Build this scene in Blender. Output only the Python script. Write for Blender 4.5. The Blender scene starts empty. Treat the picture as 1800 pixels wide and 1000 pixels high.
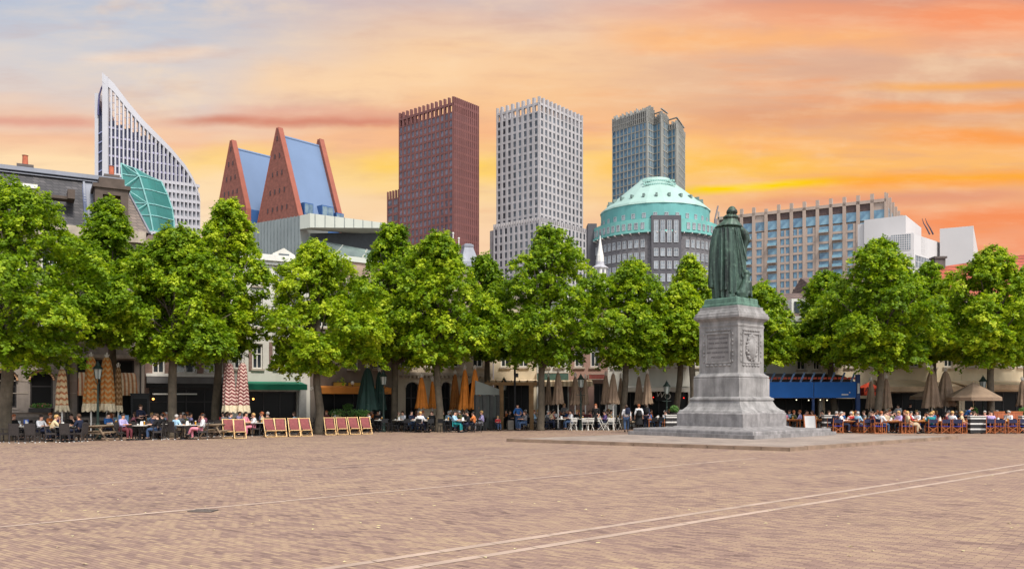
EXPO, SUN_E, SKY_E, GLOW = 1.42, 1.5, .10, 0.374
def _l(r, g, b): return (r, g, b, 1)
LEAF = [_l(.05, .11, .007), _l(.19, .30, .011), _l(.42, .50, .02), _l(.60, .64, .05)]
import bpy, math, random
import numpy as np
from mathutils import Vector, Matrix
R = math.radians
rng = random.Random(7)
sc = bpy.context.scene
COL = sc.collection
F, HZ, CH = 1500.0, 702.0, 2.05          # focal length and horizon in photo pixels, eye height in metres

def gy(py): return F * CH / (py - HZ)                       # distance of a ground point
def G(px, py=None, Y=None, z=0.0):
    Y = gy(py) if Y is None else Y
    return Vector(((px - 900) / F * Y, Y, z))
def zat(py, Y): return CH + (HZ - py) / F * Y
def wm(wpx, Y): return wpx / F * Y
def lin(c):
    o = []
    for v in c[:3]:
        v = v / 255.0
        o.append(v / 12.92 if v <= .04045 else ((v + .055) / 1.055) ** 2.4)
    return (o[0], o[1], o[2], 1.0)

# ---------------------------------------------------------------- mesh builder
class MB:
    def __init__(s): s.v = []; s.f = []; s.m = []
    def add(s, vs, fs, m=0):
        b = len(s.v); s.v += [tuple(v) for v in vs]
        for q in fs: s.f.append(tuple(b + i for i in q)); s.m.append(m)
    def hexa(s, p, m=0):   # p: bottom 4, top 4
        s.add(p, [(3, 2, 1, 0), (4, 5, 6, 7), (0, 1, 5, 4), (1, 2, 6, 5), (2, 3, 7, 6), (3, 0, 4, 7)], m)
    def box(s, x0, y0, z0, x1, y1, z1, m=0):
        if x0 > x1: x0, x1 = x1, x0
        if y0 > y1: y0, y1 = y1, y0
        if z0 > z1: z0, z1 = z1, z0
        s.hexa([(x0, y0, z0), (x1, y0, z0), (x1, y1, z0), (x0, y1, z0), (x0, y0, z1), (x1, y0, z1), (x1, y1, z1), (x0, y1, z1)], m)
    def bar(s, a, b, w, d=None, m=0, up=(0, 0, 1)):
        a = Vector(a); b = Vector(b); d = w if d is None else d
        t = (b - a).normalized(); u = Vector(up)
        if abs(t.dot(u)) > .95: u = Vector((0, 1, 0))
        x = t.cross(u).normalized() * (w / 2); y = t.cross(x).normalized() * (d / 2)
        s.hexa([a - x - y, a + x - y, a + x + y, a - x + y, b - x - y, b + x - y, b + x + y, b - x + y], m)
    def poly(s, pts, m=0): s.add(pts, [tuple(range(len(pts)))], m)
    def prism(s, pts, off, m=0):   # pts polygon 3d, off vector
        n = len(pts); off = Vector(off); q = [Vector(p) for p in pts]
        s.add(q + [p + off for p in q], [tuple(range(n))[::-1], tuple(range(n, 2 * n))] + [(i, (i + 1) % n, n + (i + 1) % n, n + i) for i in range(n)], m)
    def loft(s, rings, m=0, cap=True, close=True):
        n = len(rings[0]); b = len(s.v)
        for r in rings: s.v += [tuple(p) for p in r]
        for k in range(len(rings) - 1):
            for i in range(n if close else n - 1):
                j = (i + 1) % n
                s.f.append((b + k * n + i, b + k * n + j, b + (k + 1) * n + j, b + (k + 1) * n + i)); s.m.append(m)
        if cap and close:
            s.f.append(tuple(b + i for i in range(n))[::-1]); s.m.append(m)
            e = b + (len(rings) - 1) * n
            s.f.append(tuple(e + i for i in range(n))); s.m.append(m)
    def tube(s, pts, rad, n=8, m=0):
        pts = [Vector(p) for p in pts]
        if not isinstance(rad, (list, tuple)): rad = [rad] * len(pts)
        rings = []; pu = None
        for i, p in enumerate(pts):
            t = (pts[min(i + 1, len(pts) - 1)] - pts[max(i - 1, 0)])
            t = t.normalized() if t.length > 1e-9 else Vector((0, 0, 1))
            if pu is None:
                pu = t.orthogonal().normalized()
            pu = (pu - t * pu.dot(t)); pu = pu.normalized() if pu.length > 1e-6 else t.orthogonal().normalized()
            w = t.cross(pu)
            rings.append([p + (pu * math.cos(a) + w * math.sin(a)) * rad[i] for a in [2 * math.pi * k / n for k in range(n)]])
        s.loft(rings, m)
    def lathe(s, prof, n=16, c=(0, 0), rf=None, m=0, cap=True):
        rings = []
        for r, z in prof:
            ring = []
            for k in range(n):
                a = 2 * math.pi * k / n; rr = r * (rf(a, z) if rf else 1)
                ring.append((c[0] + rr * math.cos(a), c[1] + rr * math.sin(a), z))
            rings.append(ring)
        s.loft(rings, m, cap)
    def ell(s, c, r, n=12, k=8, m=0):
        if not isinstance(r, (tuple, list)): r = (r, r, r)
        rings = []
        for i in range(k + 1):
            t = -math.pi / 2 + math.pi * i / k; cr = max(math.cos(t), .02)
            rings.append([(c[0] + r[0] * cr * math.cos(2 * math.pi * j / n), c[1] + r[1] * cr * math.sin(2 * math.pi * j / n), c[2] + r[2] * math.sin(t)) for j in range(n)])
        s.loft(rings, m)
    def sq(s, prof, m=0):   # square stack: prof of (side, z)
        rings = [[(-a / 2, -a / 2, z), (a / 2, -a / 2, z), (a / 2, a / 2, z), (-a / 2, a / 2, z)] for a, z in prof]
        s.loft(rings, m)
    def mesh(s, name, mats, smooth=False):
        me = bpy.data.meshes.new(name); me.from_pydata(s.v, [], s.f)
        for x in (mats if isinstance(mats, (list, tuple)) else [mats]): me.materials.append(x)
        if any(s.m): me.polygons.foreach_set('material_index', s.m)
        if smooth: me.polygons.foreach_set('use_smooth', [True] * len(me.polygons))
        me.update(); return me
    def build(s, name, mats, parent=None, loc=None, rz=None, smooth=False):
        return link(name, s.mesh(name, mats, smooth), parent, loc, rz)

def link(name, data, parent=None, loc=None, rz=None):
    o = bpy.data.objects.new(name, data); COL.objects.link(o)
    if parent is not None: o.parent = parent
    if loc is not None: o.location = loc
    if rz is not None: o.rotation_euler = (0, 0, rz)
    return o
def tag(o, label=None, cat=None, group=None, kind=None):
    if label: o['label'] = label
    if cat: o['category'] = cat
    if group: o['group'] = group
    if kind: o['kind'] = kind
    return o
def thing(name, label, cat, loc=(0, 0, 0), rz=0, group=None):
    return tag(link(name, None, None, loc, rz), label, cat, group)
def kids(o): return [c for c in ALLKIDS.get(o.name, [])]
def copy_tree(src, parts, loc, rz=None, mats=None):
    """copy of a thing and of each of its parts (parts: list of (object, [sub-parts]))"""
    r = src.copy(); COL.objects.link(r); r.location = loc
    if rz is not None: r.rotation_euler = (0, 0, rz)
    for p, subs in parts:
        c = p.copy(); COL.objects.link(c); c.parent = r
        for q in subs:
            d = q.copy(); COL.objects.link(d); d.parent = c
    return r
def baked(o):
    dg = bpy.context.evaluated_depsgraph_get(); dg.update()
    return bpy.data.meshes.new_from_object(o.evaluated_get(dg))
def remeshed(mb, name, mat, voxel, smooth_iter=4, parent=None):
    me = mb.mesh(name, mat); o = link(name, me)
    md = o.modifiers.new('r', 'REMESH'); md.mode = 'VOXEL'; md.voxel_size = voxel; md.use_smooth_shade = True
    ms = o.modifiers.new('s', 'SMOOTH'); ms.iterations = smooth_iter; ms.factor = .5
    m2 = baked(o); o.modifiers.clear(); o.data = m2; m2.name = name
    if not m2.materials: m2.materials.append(mat)
    if parent is not None: o.parent = parent
    return o

# ---------------------------------------------------------------- materials
class NT:
    """tiny node-graph helper"""
    def __init__(s, tree): s.t = tree; s.n = tree.nodes; s.l = tree.links
    def new(s, ty, **kw):
        n = s.n.new(ty)
        for k, v in kw.items(): setattr(n, k, v)
        return n
    def set(s, inp, v):
        if hasattr(v, 'is_output') or isinstance(v, bpy.types.NodeSocket): s.l.new(v, inp)
        elif isinstance(v, (tuple, list)) and inp.type == 'RGBA' and len(v) == 3: inp.default_value = (*v, 1)
        else: inp.default_value = v
    def math(s, op, a, b=0.0, c=0.0, clamp=False):
        n = s.new('ShaderNodeMath', operation=op, use_clamp=clamp)
        for i, v in enumerate((a, b, c)): s.set(n.inputs[i], v)
        return n.outputs[0]
    def mix(s, f, a, b, mode='MIX', clamp=True):
        n = s.new('ShaderNodeMix', data_type='RGBA', blend_type=mode, clamp_factor=True)
        s.set(n.inputs[0], f); s.set(n.inputs[6], a); s.set(n.inputs[7], b)
        return n.outputs[2]
    def noise(s, vec, scale, detail=4, rough=.55, dim='3D'):
        n = s.new('ShaderNodeTexNoise', noise_dimensions=dim)
        if vec is not None: s.l.new(vec, n.inputs['Vector'])
        n.inputs['Scale'].default_value = scale; n.inputs['Detail'].default_value = detail; n.inputs['Roughness'].default_value = rough
        return n.outputs[0]
    def ramp(s, f, stops, interp='LINEAR'):
        n = s.new('ShaderNodeValToRGB'); r = n.color_ramp; r.interpolation = interp
        while len(r.elements) < len(stops): r.elements.new(.5)
        for e, (p, c) in zip(r.elements, stops): e.position = p; e.color = c if len(c) == 4 else (*c, 1)
        s.set(n.inputs[0], f); return n.outputs[0]
    def maprange(s, v, a, b, c=0.0, d=1.0, smooth=False):
        n = s.new('ShaderNodeMapRange', clamp=True); n.interpolation_type = 'SMOOTHSTEP' if smooth else 'LINEAR'
        s.set(n.inputs[0], v)
        for i, x in enumerate((a, b, c, d)): n.inputs[i + 1].default_value = x
        return n.outputs[0]
    def scalevec(s, vec, sx, sy, sz, rz=0.0, loc=(0, 0, 0)):
        n = s.new('ShaderNodeMapping'); s.l.new(vec, n.inputs[0])
        n.inputs[1].default_value = loc; n.inputs[2].default_value = (0, 0, rz); n.inputs[3].default_value = (sx, sy, sz); return n.outputs[0]

def base_mat(name):
    m = bpy.data.materials.new(name); m.use_nodes = True
    g = NT(m.node_tree); p = g.n['Principled BSDF']
    return m, g, p
MC = {}
def mat(name, col, rough=.7, metal=0.0, ns=3.0, na=.25, bump=0.0, spec=.4, rnd=0.0, streak=0.0, emit=None):
    """plain surface: colour broken up by noise, optional dirt streaks, optional per-object variation"""
    if name in MC: return MC[name]
    m, g, p = base_mat(name); c = lin(col)
    tc = g.new('ShaderNodeTexCoord').outputs['Object']
    f = g.noise(tc, ns, 5, .6)
    fac = g.maprange(f, .3, .7, 1 - na, 1 + na)
    if streak:
        f2 = g.noise(g.scalevec(tc, 1, 1, .12), ns * 1.7, 4, .6)
        fac = g.math('MULTIPLY', fac, g.maprange(f2, .35, .7, 1.0, 1 - streak))
    if rnd:
        oi = g.new('ShaderNodeObjectInfo').outputs['Random']
        fac = g.math('MULTIPLY', fac, g.maprange(oi, 0, 1, 1 - rnd, 1 + rnd))
    v = g.new('ShaderNodeVectorMath', operation='SCALE'); v.inputs[0].default_value = c[:3]; g.l.new(fac, v.inputs['Scale'])
    g.l.new(v.outputs[0], p.inputs['Base Color'])
    p.inputs['Roughness'].default_value = rough; p.inputs['Metallic'].default_value = metal
    p.inputs['Specular IOR Level'].default_value = spec
    if bump:
        b = g.new('ShaderNodeBump'); b.inputs['Strength'].default_value = bump; b.inputs['Distance'].default_value = .03
        g.l.new(g.noise(tc, ns * 6, 4), b.inputs['Height']); g.l.new(b.outputs[0], p.inputs['Normal'])
    if emit:
        p.inputs['Emission Color'].default_value = lin(emit[0]); p.inputs['Emission Strength'].default_value = emit[1]
    MC[name] = m; return m
def glass(name, a, b, rough=.08, spec=.6):
    """opaque glazing: dark rooms behind, each pane slightly different"""
    if name in MC: return MC[name]
    m, g, p = base_mat(name)
    oi = g.new('ShaderNodeObjectInfo').outputs['Random']
    tc = g.new('ShaderNodeTexCoord').outputs['Object']
    n = g.noise(tc, .31, 2, .7)
    r = g.math('ADD', g.math('MULTIPLY', oi, .45), g.maprange(n, .4, .62, 0, .55))
    g.l.new(g.mix(r, lin(a), lin(b)), p.inputs['Base Color'])
    p.inputs['Roughness'].default_value = rough; p.inputs['Specular IOR Level'].default_value = spec
    MC[name] = m; return m
def brick_mat(name, c1, c2, mortar, bw=.22, bh=.07, rough=.85, axis='XZ'):
    if name in MC: return MC[name]
    m, g, p = base_mat(name)
    tc = g.new('ShaderNodeTexCoord').outputs['Object']
    sp = g.new('ShaderNodeSeparateXYZ'); g.l.new(tc, sp.inputs[0])
    cb = g.new('ShaderNodeCombineXYZ'); g.l.new(g.math('ADD', sp.outputs[0], sp.outputs[1]), cb.inputs[0]); g.l.new(sp.outputs[2], cb.inputs[1])
    b = g.new('ShaderNodeTexBrick'); g.l.new(cb.outputs[0], b.inputs['Vector'])
    b.inputs['Color1'].default_value = lin(c1); b.inputs['Color2'].default_value = lin(c2); b.inputs['Mortar'].default_value = lin(mortar)
    b.inputs['Scale'].default_value = 1; b.inputs['Brick Width'].default_value = bw; b.inputs['Row Height'].default_value = bh; b.inputs['Mortar Size'].default_value = bh * .12
    n = g.maprange(g.noise(tc, .8, 4), .3, .7, .75, 1.2)
    v = g.new('ShaderNodeVectorMath', operation='SCALE'); g.l.new(b.outputs[0], v.inputs[0]); g.l.new(n, v.inputs['Scale'])
    g.l.new(v.outputs[0], p.inputs['Base Color']); p.inputs['Roughness'].default_value = rough
    MC[name] = m; return m
def stripe_mat(name, c1, c2, freq, axis=0, width=.5, chevron=0.0, rough=.85):
    """woven cloth with stripes along one object axis; chevron > 0 turns rings round a pole into zigzags"""
    if name in MC: return MC[name]
    m, g, p = base_mat(name)
    tc = g.new('ShaderNodeTexCoord').outputs['Object']
    sp = g.new('ShaderNodeSeparateXYZ'); g.l.new(tc, sp.inputs[0])
    v = g.math('MULTIPLY', sp.outputs[axis], freq)
    if chevron:
        a = g.math('ARCTAN2', sp.outputs[1], sp.outputs[0])
        v = g.math('ADD', v, g.math('MULTIPLY', g.math('PINGPONG', g.math('MULTIPLY', a, 1.9), 1.0), chevron))
    s = g.math('GREATER_THAN', g.math('FRACT', v), width)
    n = g.maprange(g.noise(tc, 5, 4), .3, .7, .8, 1.15)
    vv = g.new('ShaderNodeVectorMath', operation='SCALE'); g.l.new(g.mix(s, lin(c1), lin(c2)), vv.inputs[0]); g.l.new(n, vv.inputs['Scale'])
    g.l.new(vv.outputs[0], p.inputs['Base Color']); p.inputs['Roughness'].default_value = rough
    MC[name] = m; return m

# ---------------------------------------------------------------- camera, sun, sky
cam = bpy.data.cameras.new('Camera'); co = link('camera', cam); sc.camera = co
cam.sensor_width = 36; cam.lens = F / 1800 * 36; cam.clip_end = 9000; cam.clip_start = .3
co.location = (0, 0, CH); co.rotation_euler = (R(90), 0, 0); cam.shift_y = (HZ - 500) / 1800
sc.view_settings.view_transform = 'Standard'; sc.view_settings.look = 'None'; sc.view_settings.gamma = 1
sc.view_settings.exposure = EXPO
sun = bpy.data.lights.new('Sun', 'SUN'); so = link('sun', sun)
SE, SA = R(54), R(146)                      # elevation; azimuth clockwise from the view axis
sun.energy = SUN_E; sun.angle = R(11); sun.color = (1, .95, .87)
sd = Vector((math.sin(SA) * math.cos(SE), math.cos(SA) * math.cos(SE), math.sin(SE)))
so.rotation_euler = sd.to_track_quat('Z', 'Y').to_euler()

W = bpy.data.worlds.new('World'); sc.world = W; W.use_nodes = True
g = NT(W.node_tree); g.n.clear()
dirv = g.new('ShaderNodeTexCoord').outputs['Generated']
sp = g.new('ShaderNodeSeparateXYZ'); g.l.new(dirv, sp.inputs[0])
X, Yv, Z = sp.outputs
az = g.math('ARCTAN2', X, Yv)                        # 0 on the towers, positive to the right (radians)
el = g.math('ARCSINE', Z)
ns = g.new('ShaderNodeTexSky', sky_type='NISHITA', sun_disc=False, sun_elevation=SE, sun_rotation=SA)
hs = g.new('ShaderNodeHueSaturation'); hs.inputs['Saturation'].default_value = .38; g.l.new(ns.outputs[0], hs.inputs['Color'])
bg1 = g.new('ShaderNodeBackground'); g.l.new(hs.outputs[0], bg1.inputs[0]); bg1.inputs[1].default_value = SKY_E
# sunset cloud deck over the towers
cv = g.new('ShaderNodeCombineXYZ'); el_ = el; el = g.math('ARCTAN2', Z, g.math('MAXIMUM', Yv, .05)); g.l.new(az, cv.inputs[0]); g.l.new(el, cv.inputs[1])
# streaks dip a little towards the sides
wv = cv.outputs[0]
n1 = g.noise(g.scalevec(wv, 2.2, 13, 1, R(4), (3.1, 1.7, 0)), 1.0, 4, .5)
n2 = g.noise(g.scalevec(wv, 3.0, 26, 1, R(-3), (9.1, 4.7, 0)), 1.0, 5, .55)
n3 = g.noise(g.scalevec(wv, 5.5, 11, 1, R(7), (1.3, 8.7, 0)), 1.0, 5, .6)
e2 = g.math('ADD', el, g.math('MULTIPLY', g.math('SUBTRACT', n1, .5), .11))
e01 = g.maprange(e2, .0, .46)                         # 0 at the horizon, 1 above the picture
def dp(py): return math.atan((702 - py) / 1500) / .46
left = g.ramp(e01, [(0, lin((252, 226, 190))), (dp(400), lin((252, 226, 192))), (dp(285), lin((255, 222, 176))), (dp(235), lin((246, 196, 160))), (dp(190), lin((224, 208, 200))), (dp(95), lin((212, 208, 210))), (dp(-5), lin((170, 188, 214))), (1, lin((156, 180, 212)))])
mid = g.ramp(e01, [(0, lin((246, 208, 176))), (dp(420), lin((250, 210, 170))), (dp(345), lin((250, 212, 164))), (dp(295), lin((255, 214, 132))), (dp(250), lin((248, 186, 138))), (dp(170), lin((250, 200, 150))), (dp(70), lin((247, 206, 166))), (dp(0), lin((226, 194, 178))), (1, lin((205, 190, 190)))])
right = g.ramp(e01, [(0, lin((240, 160, 125))), (dp(420), lin((246, 158, 115))), (dp(345), lin((244, 178, 130))), (dp(300), lin((255, 192, 106))), (dp(240), lin((252, 186, 118))), (dp(190), lin((226, 172, 138))), (dp(120), lin((226, 180, 152))), (dp(40), lin((244, 172, 132))), (dp(-10), lin((236, 160, 124))), (1, lin((206, 156, 140)))])
c = g.mix(g.maprange(az, -.42, -.06, 0, 1, True), left, mid)
c = g.mix(g.maprange(az, .0, .36, 0, 1, True), c, right)
# pale puffs, mauve shadows
c = g.mix(g.math('MULTIPLY', g.maprange(n3, .52, .72, 0, 1, True), .45), c, lin((255, 224, 186)))
c = g.mix(g.math('MULTIPLY', g.maprange(n2, .56, .74, 0, 1, True), g.maprange(az, -.3, .5, .25, .55)), c, lin((205, 160, 150)))
c = g.mix(g.math('MULTIPLY', g.maprange(n2, .44, .28, 0, 1, True), g.maprange(az, -.1, .4, .05, .42)), c, lin((255, 156, 84)))
def band(az0, az1, py0, slope, wid, col, amt, ragged=.35):
    """one long streak: centre at pixel row py0 seen from the square, falling or rising along the azimuth"""
    e0 = math.atan((702 - py0) / 1500)
    cen = g.math('ADD', e0, g.math('MULTIPLY', g.math('SUBTRACT', az, (az0 + az1) / 2), slope))
    d = g.math('ADD', g.math('SUBTRACT', el, cen), g.math('MULTIPLY', g.math('SUBTRACT', n3, .5), wid * ragged * 6))
    a = g.maprange(g.math('ABSOLUTE', d), 0, wid, 1, 0, True)
    mid_, half = (az0 + az1) / 2, abs(az1 - az0) / 2
    b = g.maprange(g.math('ABSOLUTE', g.math('SUBTRACT', az, mid_)), half * .45, half, 1, 0, True)
    return lambda col0: g.mix(g.math('MULTIPLY', g.math('MULTIPLY', a, b), amt), col0, lin(col))
def azp(px): return math.atan((px - 900) / 1500)
for args in [
    (azp(-250), azp(260), 214, 0, .010, (226, 160, 140), .8), (azp(240), azp(800), 214, .0, .010, (206, 120, 96), .85), (azp(330), azp(820), 200, 0, .02, (228, 160, 138), .6),
    (azp(250), azp(640), 288, 0, .026, (255, 212, 112), .6), (azp(560), azp(1000), 292, 0, .022, (255, 208, 92), .75),
    (azp(990), azp(1500), 292, .01, .02, (255, 196, 74), .7), (azp(1130), azp(1560), 327, .06, .0085, (255, 214, 0), 1.0), (azp(1380), azp(2100), 314, .02, .006, (255, 198, 50), .9),
    (azp(1350), azp(2200), 318, .02, .017, (255, 160, 66), .7), (azp(1240), azp(1900), 352, .03, .012, (226, 150, 120), .7), (azp(1500), azp(2300), 388, .0, .02, (248, 140, 84), .75),
    (azp(1150), azp(1900), 205, .02, .018, (226, 160, 122), .7), (azp(1420), azp(2300), 186, .0, .010, (255, 162, 84), .7), (azp(1500), azp(2200), 240, .0, .018, (255, 158, 72), .8),
    (azp(1500), azp(2300), 34, .0, .022, (255, 150, 98), .65), (azp(1450), azp(2300), 150, .0, .008, (255, 176, 80), .8), (azp(1000), azp(1700), 70, -.02, .02, (255, 186, 122), .7),
    (azp(100), azp(420), 98, .05, .010, (250, 224, 200), .7), (azp(350), azp(900), 135, .08, .03, (255, 214, 168), .7)]:
    c = band(*args)(c)
n4 = g.noise(g.scalevec(wv, 9, 46, 1, R(5), (4.4, 2.2, 0)), 1.0, 6, .6)
c = g.mix(g.maprange(n4, .5, .72, 0, .24), c, lin((255, 226, 190)))
c = g.mix(g.maprange(n4, .48, .3, 0, .22), c, lin((206, 158, 140)))
bg2 = g.new('ShaderNodeBackground'); g.l.new(c, bg2.inputs[0]); bg2.inputs[1].default_value = GLOW
# the coloured deck fills the sky ahead up to about 35 degrees and thins out to plain cloud elsewhere
fwd = g.math('MULTIPLY', g.maprange(g.math('ABSOLUTE', az), .75, 1.5, 1, 0, True), g.maprange(el_, .48, .85, 1, 0, True))
ms = g.new('ShaderNodeMixShader'); g.l.new(fwd, ms.inputs[0]); g.l.new(bg1.outputs[0], ms.inputs[1]); g.l.new(bg2.outputs[0], ms.inputs[2])
wo = g.new('ShaderNodeOutputWorld'); g.l.new(ms.outputs[0], wo.inputs[0])
# ---------------------------------------------------------------- ground
TH = R(48.5)                                          # the square's main axis, clockwise from the view axis
U = Vector((math.sin(TH), math.cos(TH), 0)); Vv = Vector((-math.cos(TH), math.sin(TH), 0)); ROT = R(90) - TH
def paving_mat():
    m, g, p = base_mat('klinker_paving')
    tc = g.new('ShaderNodeTexCoord').outputs['Object']
    wob = g.new('ShaderNodeTexNoise'); g.l.new(tc, wob.inputs[0]); wob.inputs['Scale'].default_value = .35; wob.inputs['Detail'].default_value = 3
    wv = g.new('ShaderNodeVectorMath', operation='MULTIPLY_ADD'); g.l.new(wob.outputs['Color'], wv.inputs[0]); wv.inputs[1].default_value = (.10, .10, 0); g.l.new(tc, wv.inputs[2])
    v = g.scalevec(wv.outputs[0], 1, 1, 1, R(38))
    b = g.new('ShaderNodeTexBrick'); g.l.new(v, b.inputs['Vector']); b.offset = .5
    b.inputs['Color1'].default_value = (0, 0, 0, 1); b.inputs['Color2'].default_value = (1, 1, 1, 1); b.inputs['Mortar'].default_value = (.5, .5, .5, 1)
    b.inputs['Scale'].default_value = 1; b.inputs['Brick Width'].default_value = .21; b.inputs['Row Height'].default_value = .075
    b.inputs['Mortar Size'].default_value = .005; b.inputs['Mortar Smooth'].default_value = .2
    patch = g.noise(tc, .55, 5, .62); patch2 = g.noise(tc, .11, 3, .5); patch3 = g.noise(g.scalevec(v, 1.6, 5, 1), 1.0, 4, .6)
    r = g.math('ADD', g.math('MULTIPLY', b.outputs[0], .50), g.math('ADD', g.maprange(patch, .3, .7, -.06, .26), g.maprange(patch3, .3, .7, -.06, .24)))
    c = g.ramp(r, [(0.0, lin((98, 78, 72))), (.16, lin((134, 110, 101))), (.36, lin((156, 130, 116))), (.54, lin((170, 144, 122))), (.74, lin((180, 155, 128))), (.92, lin((192, 167, 132))), (1, lin((208, 186, 150)))])
    c = g.mix(g.maprange(patch2, .38, .66, 0, .25), c, lin((152, 124, 117)))
    c = g.mix(g.math('MULTIPLY', b.outputs[1], .6), c, lin((84, 68, 60)))
    st = g.noise(tc, .22, 6, .7); c = g.mix(g.maprange(st, .56, .72, 0, .32), c, lin((110, 92, 82)))      # worn and stained areas
    # scattered light litter and leaf specks
    vo = g.new('ShaderNodeTexVoronoi'); g.l.new(tc, vo.inputs['Vector']); vo.inputs['Scale'].default_value = .9
    c = g.mix(g.math('LESS_THAN', vo.outputs['Distance'], .035), c, lin((226, 212, 150)))
    c = g.mix(1.0, c, (.86, .838, .81, 1), 'MULTIPLY')
    g.l.new(c, p.inputs['Base Color']); p.inputs['Roughness'].default_value = .82; p.inputs['Specular IOR Level'].default_value = .3
    bp = g.new('ShaderNodeBump'); bp.inputs['Strength'].default_value = .8; bp.inputs['Distance'].default_value = .012
    h = g.math('ADD', g.math('SUBTRACT', 1.0, b.outputs[1]), g.math('MULTIPLY', b.outputs[0], .6)); g.l.new(h, bp.inputs['Height']); g.l.new(bp.outputs[0], p.inputs['Normal'])
    return m
mb = MB(); mb.poly([(-4000, -500, -.02), (4000, -500, -.02), (4000, 6000, -.02), (-4000, 6000, -.02)])
tag(mb.build('ground', mat('ground_far', (120, 112, 104), .9)), kind='structure')
mb = MB(); mb.poly([(-75, -12, 0), (95, -12, 0), (95, 75, 0), (-75, 75, 0)])
tag(mb.build('plaza_paving', paving_mat()), kind='structure')
STRIP = mat('paving_strip', (172, 149, 132), .8, ns=1.2, na=.22, bump=.3)
def strip(name, a, b, w, seg=1.1):
    """a row of long kerbstones laid flush in the brickwork"""
    mb = MB(); a = Vector(a); b = Vector(b); d = (b - a).normalized(); n = Vector((-d.y, d.x, 0)) * w / 2
    L = (b - a).length; k = 0.0
    while k < L:
        e = min(k + seg * rng.uniform(.75, 1.25), L); p, q = a + d * k, a + d * (e - .015)
        z = Vector((0, 0, .004 + rng.uniform(0, .003))); j = n * rng.uniform(.9, 1.06)
        mb.poly([p - j + z, q - j + z, q + j + z, p + j + z]); k = e
    tag(mb.build(name, STRIP), kind='structure')
def gline(px0, py0, px1, py1, w, ext0=0, ext1=0):
    a, b = G(px0, py0), G(px1, py1); d = (b - a).normalized()
    strip('paving_strip', a - d * ext0, b + d * ext1, w)
gline(560, 1001, 1800, 816, .17, 3, 3); gline(700, 1001, 1800, 825, .17, 4, 3)
gline(0, 926, 1330, 805, .15, 4, 0); gline(0, 861, 900, 801, .12, 4, 6)
gline(1440, 769, 1800, 791, .14, 0, 4)
# drain cover in the brickwork
t = thing('drain_cover', 'dark slotted iron drain cover set in the brick paving beside a pale strip', 'drain cover', G(357, 898, z=.006), R(-10)); t.scale = (.5, .6, 1)
mb = MB(); IRON = mat('cast_iron', (120, 108, 100), .6, .4)
for k in range(7): mb.box(-.42 + k * .125, -.21, 0, -.42 + k * .125 + .075, .21, .012)
for s_ in (-1, 1): mb.box(-.45, s_ * .235 - .025, 0, .45, s_ * .235 + .025, .014)
mb.build('grate', IRON, t); mb = MB(); mb.box(-.45, -.21, -.004, .45, .21, .001); mb.build('pit', mat('pit_black', (44, 42, 42), .9), t)
mb = MB()   # autumn-dry linden bracts and scraps lying about the square
for k in range(150):
    y = 9 + 40 * rng.random() ** 1.3; x = rng.uniform(-.62, .62) * y; a = rng.uniform(0, 6.3); r_ = rng.uniform(.02, .05)
    c_, s_ = math.cos(a) * r_, math.sin(a) * r_; z = .008
    mb.poly([(x - c_, y - s_, z), (x + s_ * .5, y - c_ * .5, z + .006), (x + c_, y + s_, z), (x - s_ * .5, y + c_ * .5, z + .01)])
tag(mb.build('litter', mat('dry_leaf', (214, 200, 150), .8, na=.3)), 'tiny pale dry leaves scattered over the brick paving', 'litter', kind='stuff')

# raised kerbed platform round the monument
pN, pL, pR = G(1388, 793), G(890, 776), G(1685, 771); pF = pL + pR - pN
KERB = mat('kerb_stone', (134, 112, 94), .8, ns=1.5, na=.3, bump=.3)
SLAB = None
def slab_mat():
    m, g, p = base_mat('platform_slabs'); tc = g.new('ShaderNodeTexCoord').outputs['Object']
    v = g.scalevec(tc, 1, 1, 1, R(48.5))
    b = g.new('ShaderNodeTexBrick'); g.l.new(v, b.inputs['Vector']); b.inputs['Scale'].default_value = 1; b.inputs['Brick Width'].default_value = .6; b.inputs['Row Height'].default_value = .3; b.inputs['Mortar Size'].default_value = .008
    b.inputs['Color1'].default_value = lin((134, 120, 110)); b.inputs['Color2'].default_value = lin((158, 141, 127)); b.inputs['Mortar'].default_value = lin((120, 106, 98))
    n = g.maprange(g.noise(tc, .5, 5), .3, .7, .8, 1.15); s = g.new('ShaderNodeVectorMath', operation='SCALE'); g.l.new(b.outputs[0], s.inputs[0]); g.l.new(n, s.inputs['Scale'])
    g.l.new(s.outputs[0], p.inputs['Base Color']); p.inputs['Roughness'].default_value = .8; return m
cen = (pN + pF) / 2
def inset(p, d): return p + (cen - p).normalized() * d
mb = MB(); q = [inset(p, .42) for p in (pN, pR, pF, pL)]; mb.prism([(p.x, p.y, 0) for p in q], (0, 0, .142))
tag(mb.build('monument_pavement', slab_mat()), kind='structure')
mb = MB(); o4 = (pN, pR, pF, pL)
for k in range(4):
    a, b, c_, d_ = o4[k], o4[(k + 1) % 4], q[(k + 1) % 4], q[k]
    n_ = 12
    for j in range(n_):
        f0, f1 = j / n_ + .0008, (j + 1) / n_ - .0008; dz = rng.uniform(-.004, .004)
        mb.prism([a.lerp(b, f0), a.lerp(b, f1), d_.lerp(c_, f1), d_.lerp(c_, f0)], (0, 0, .15 + dz))
tag(mb.build('kerb', KERB), kind='structure')

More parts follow.
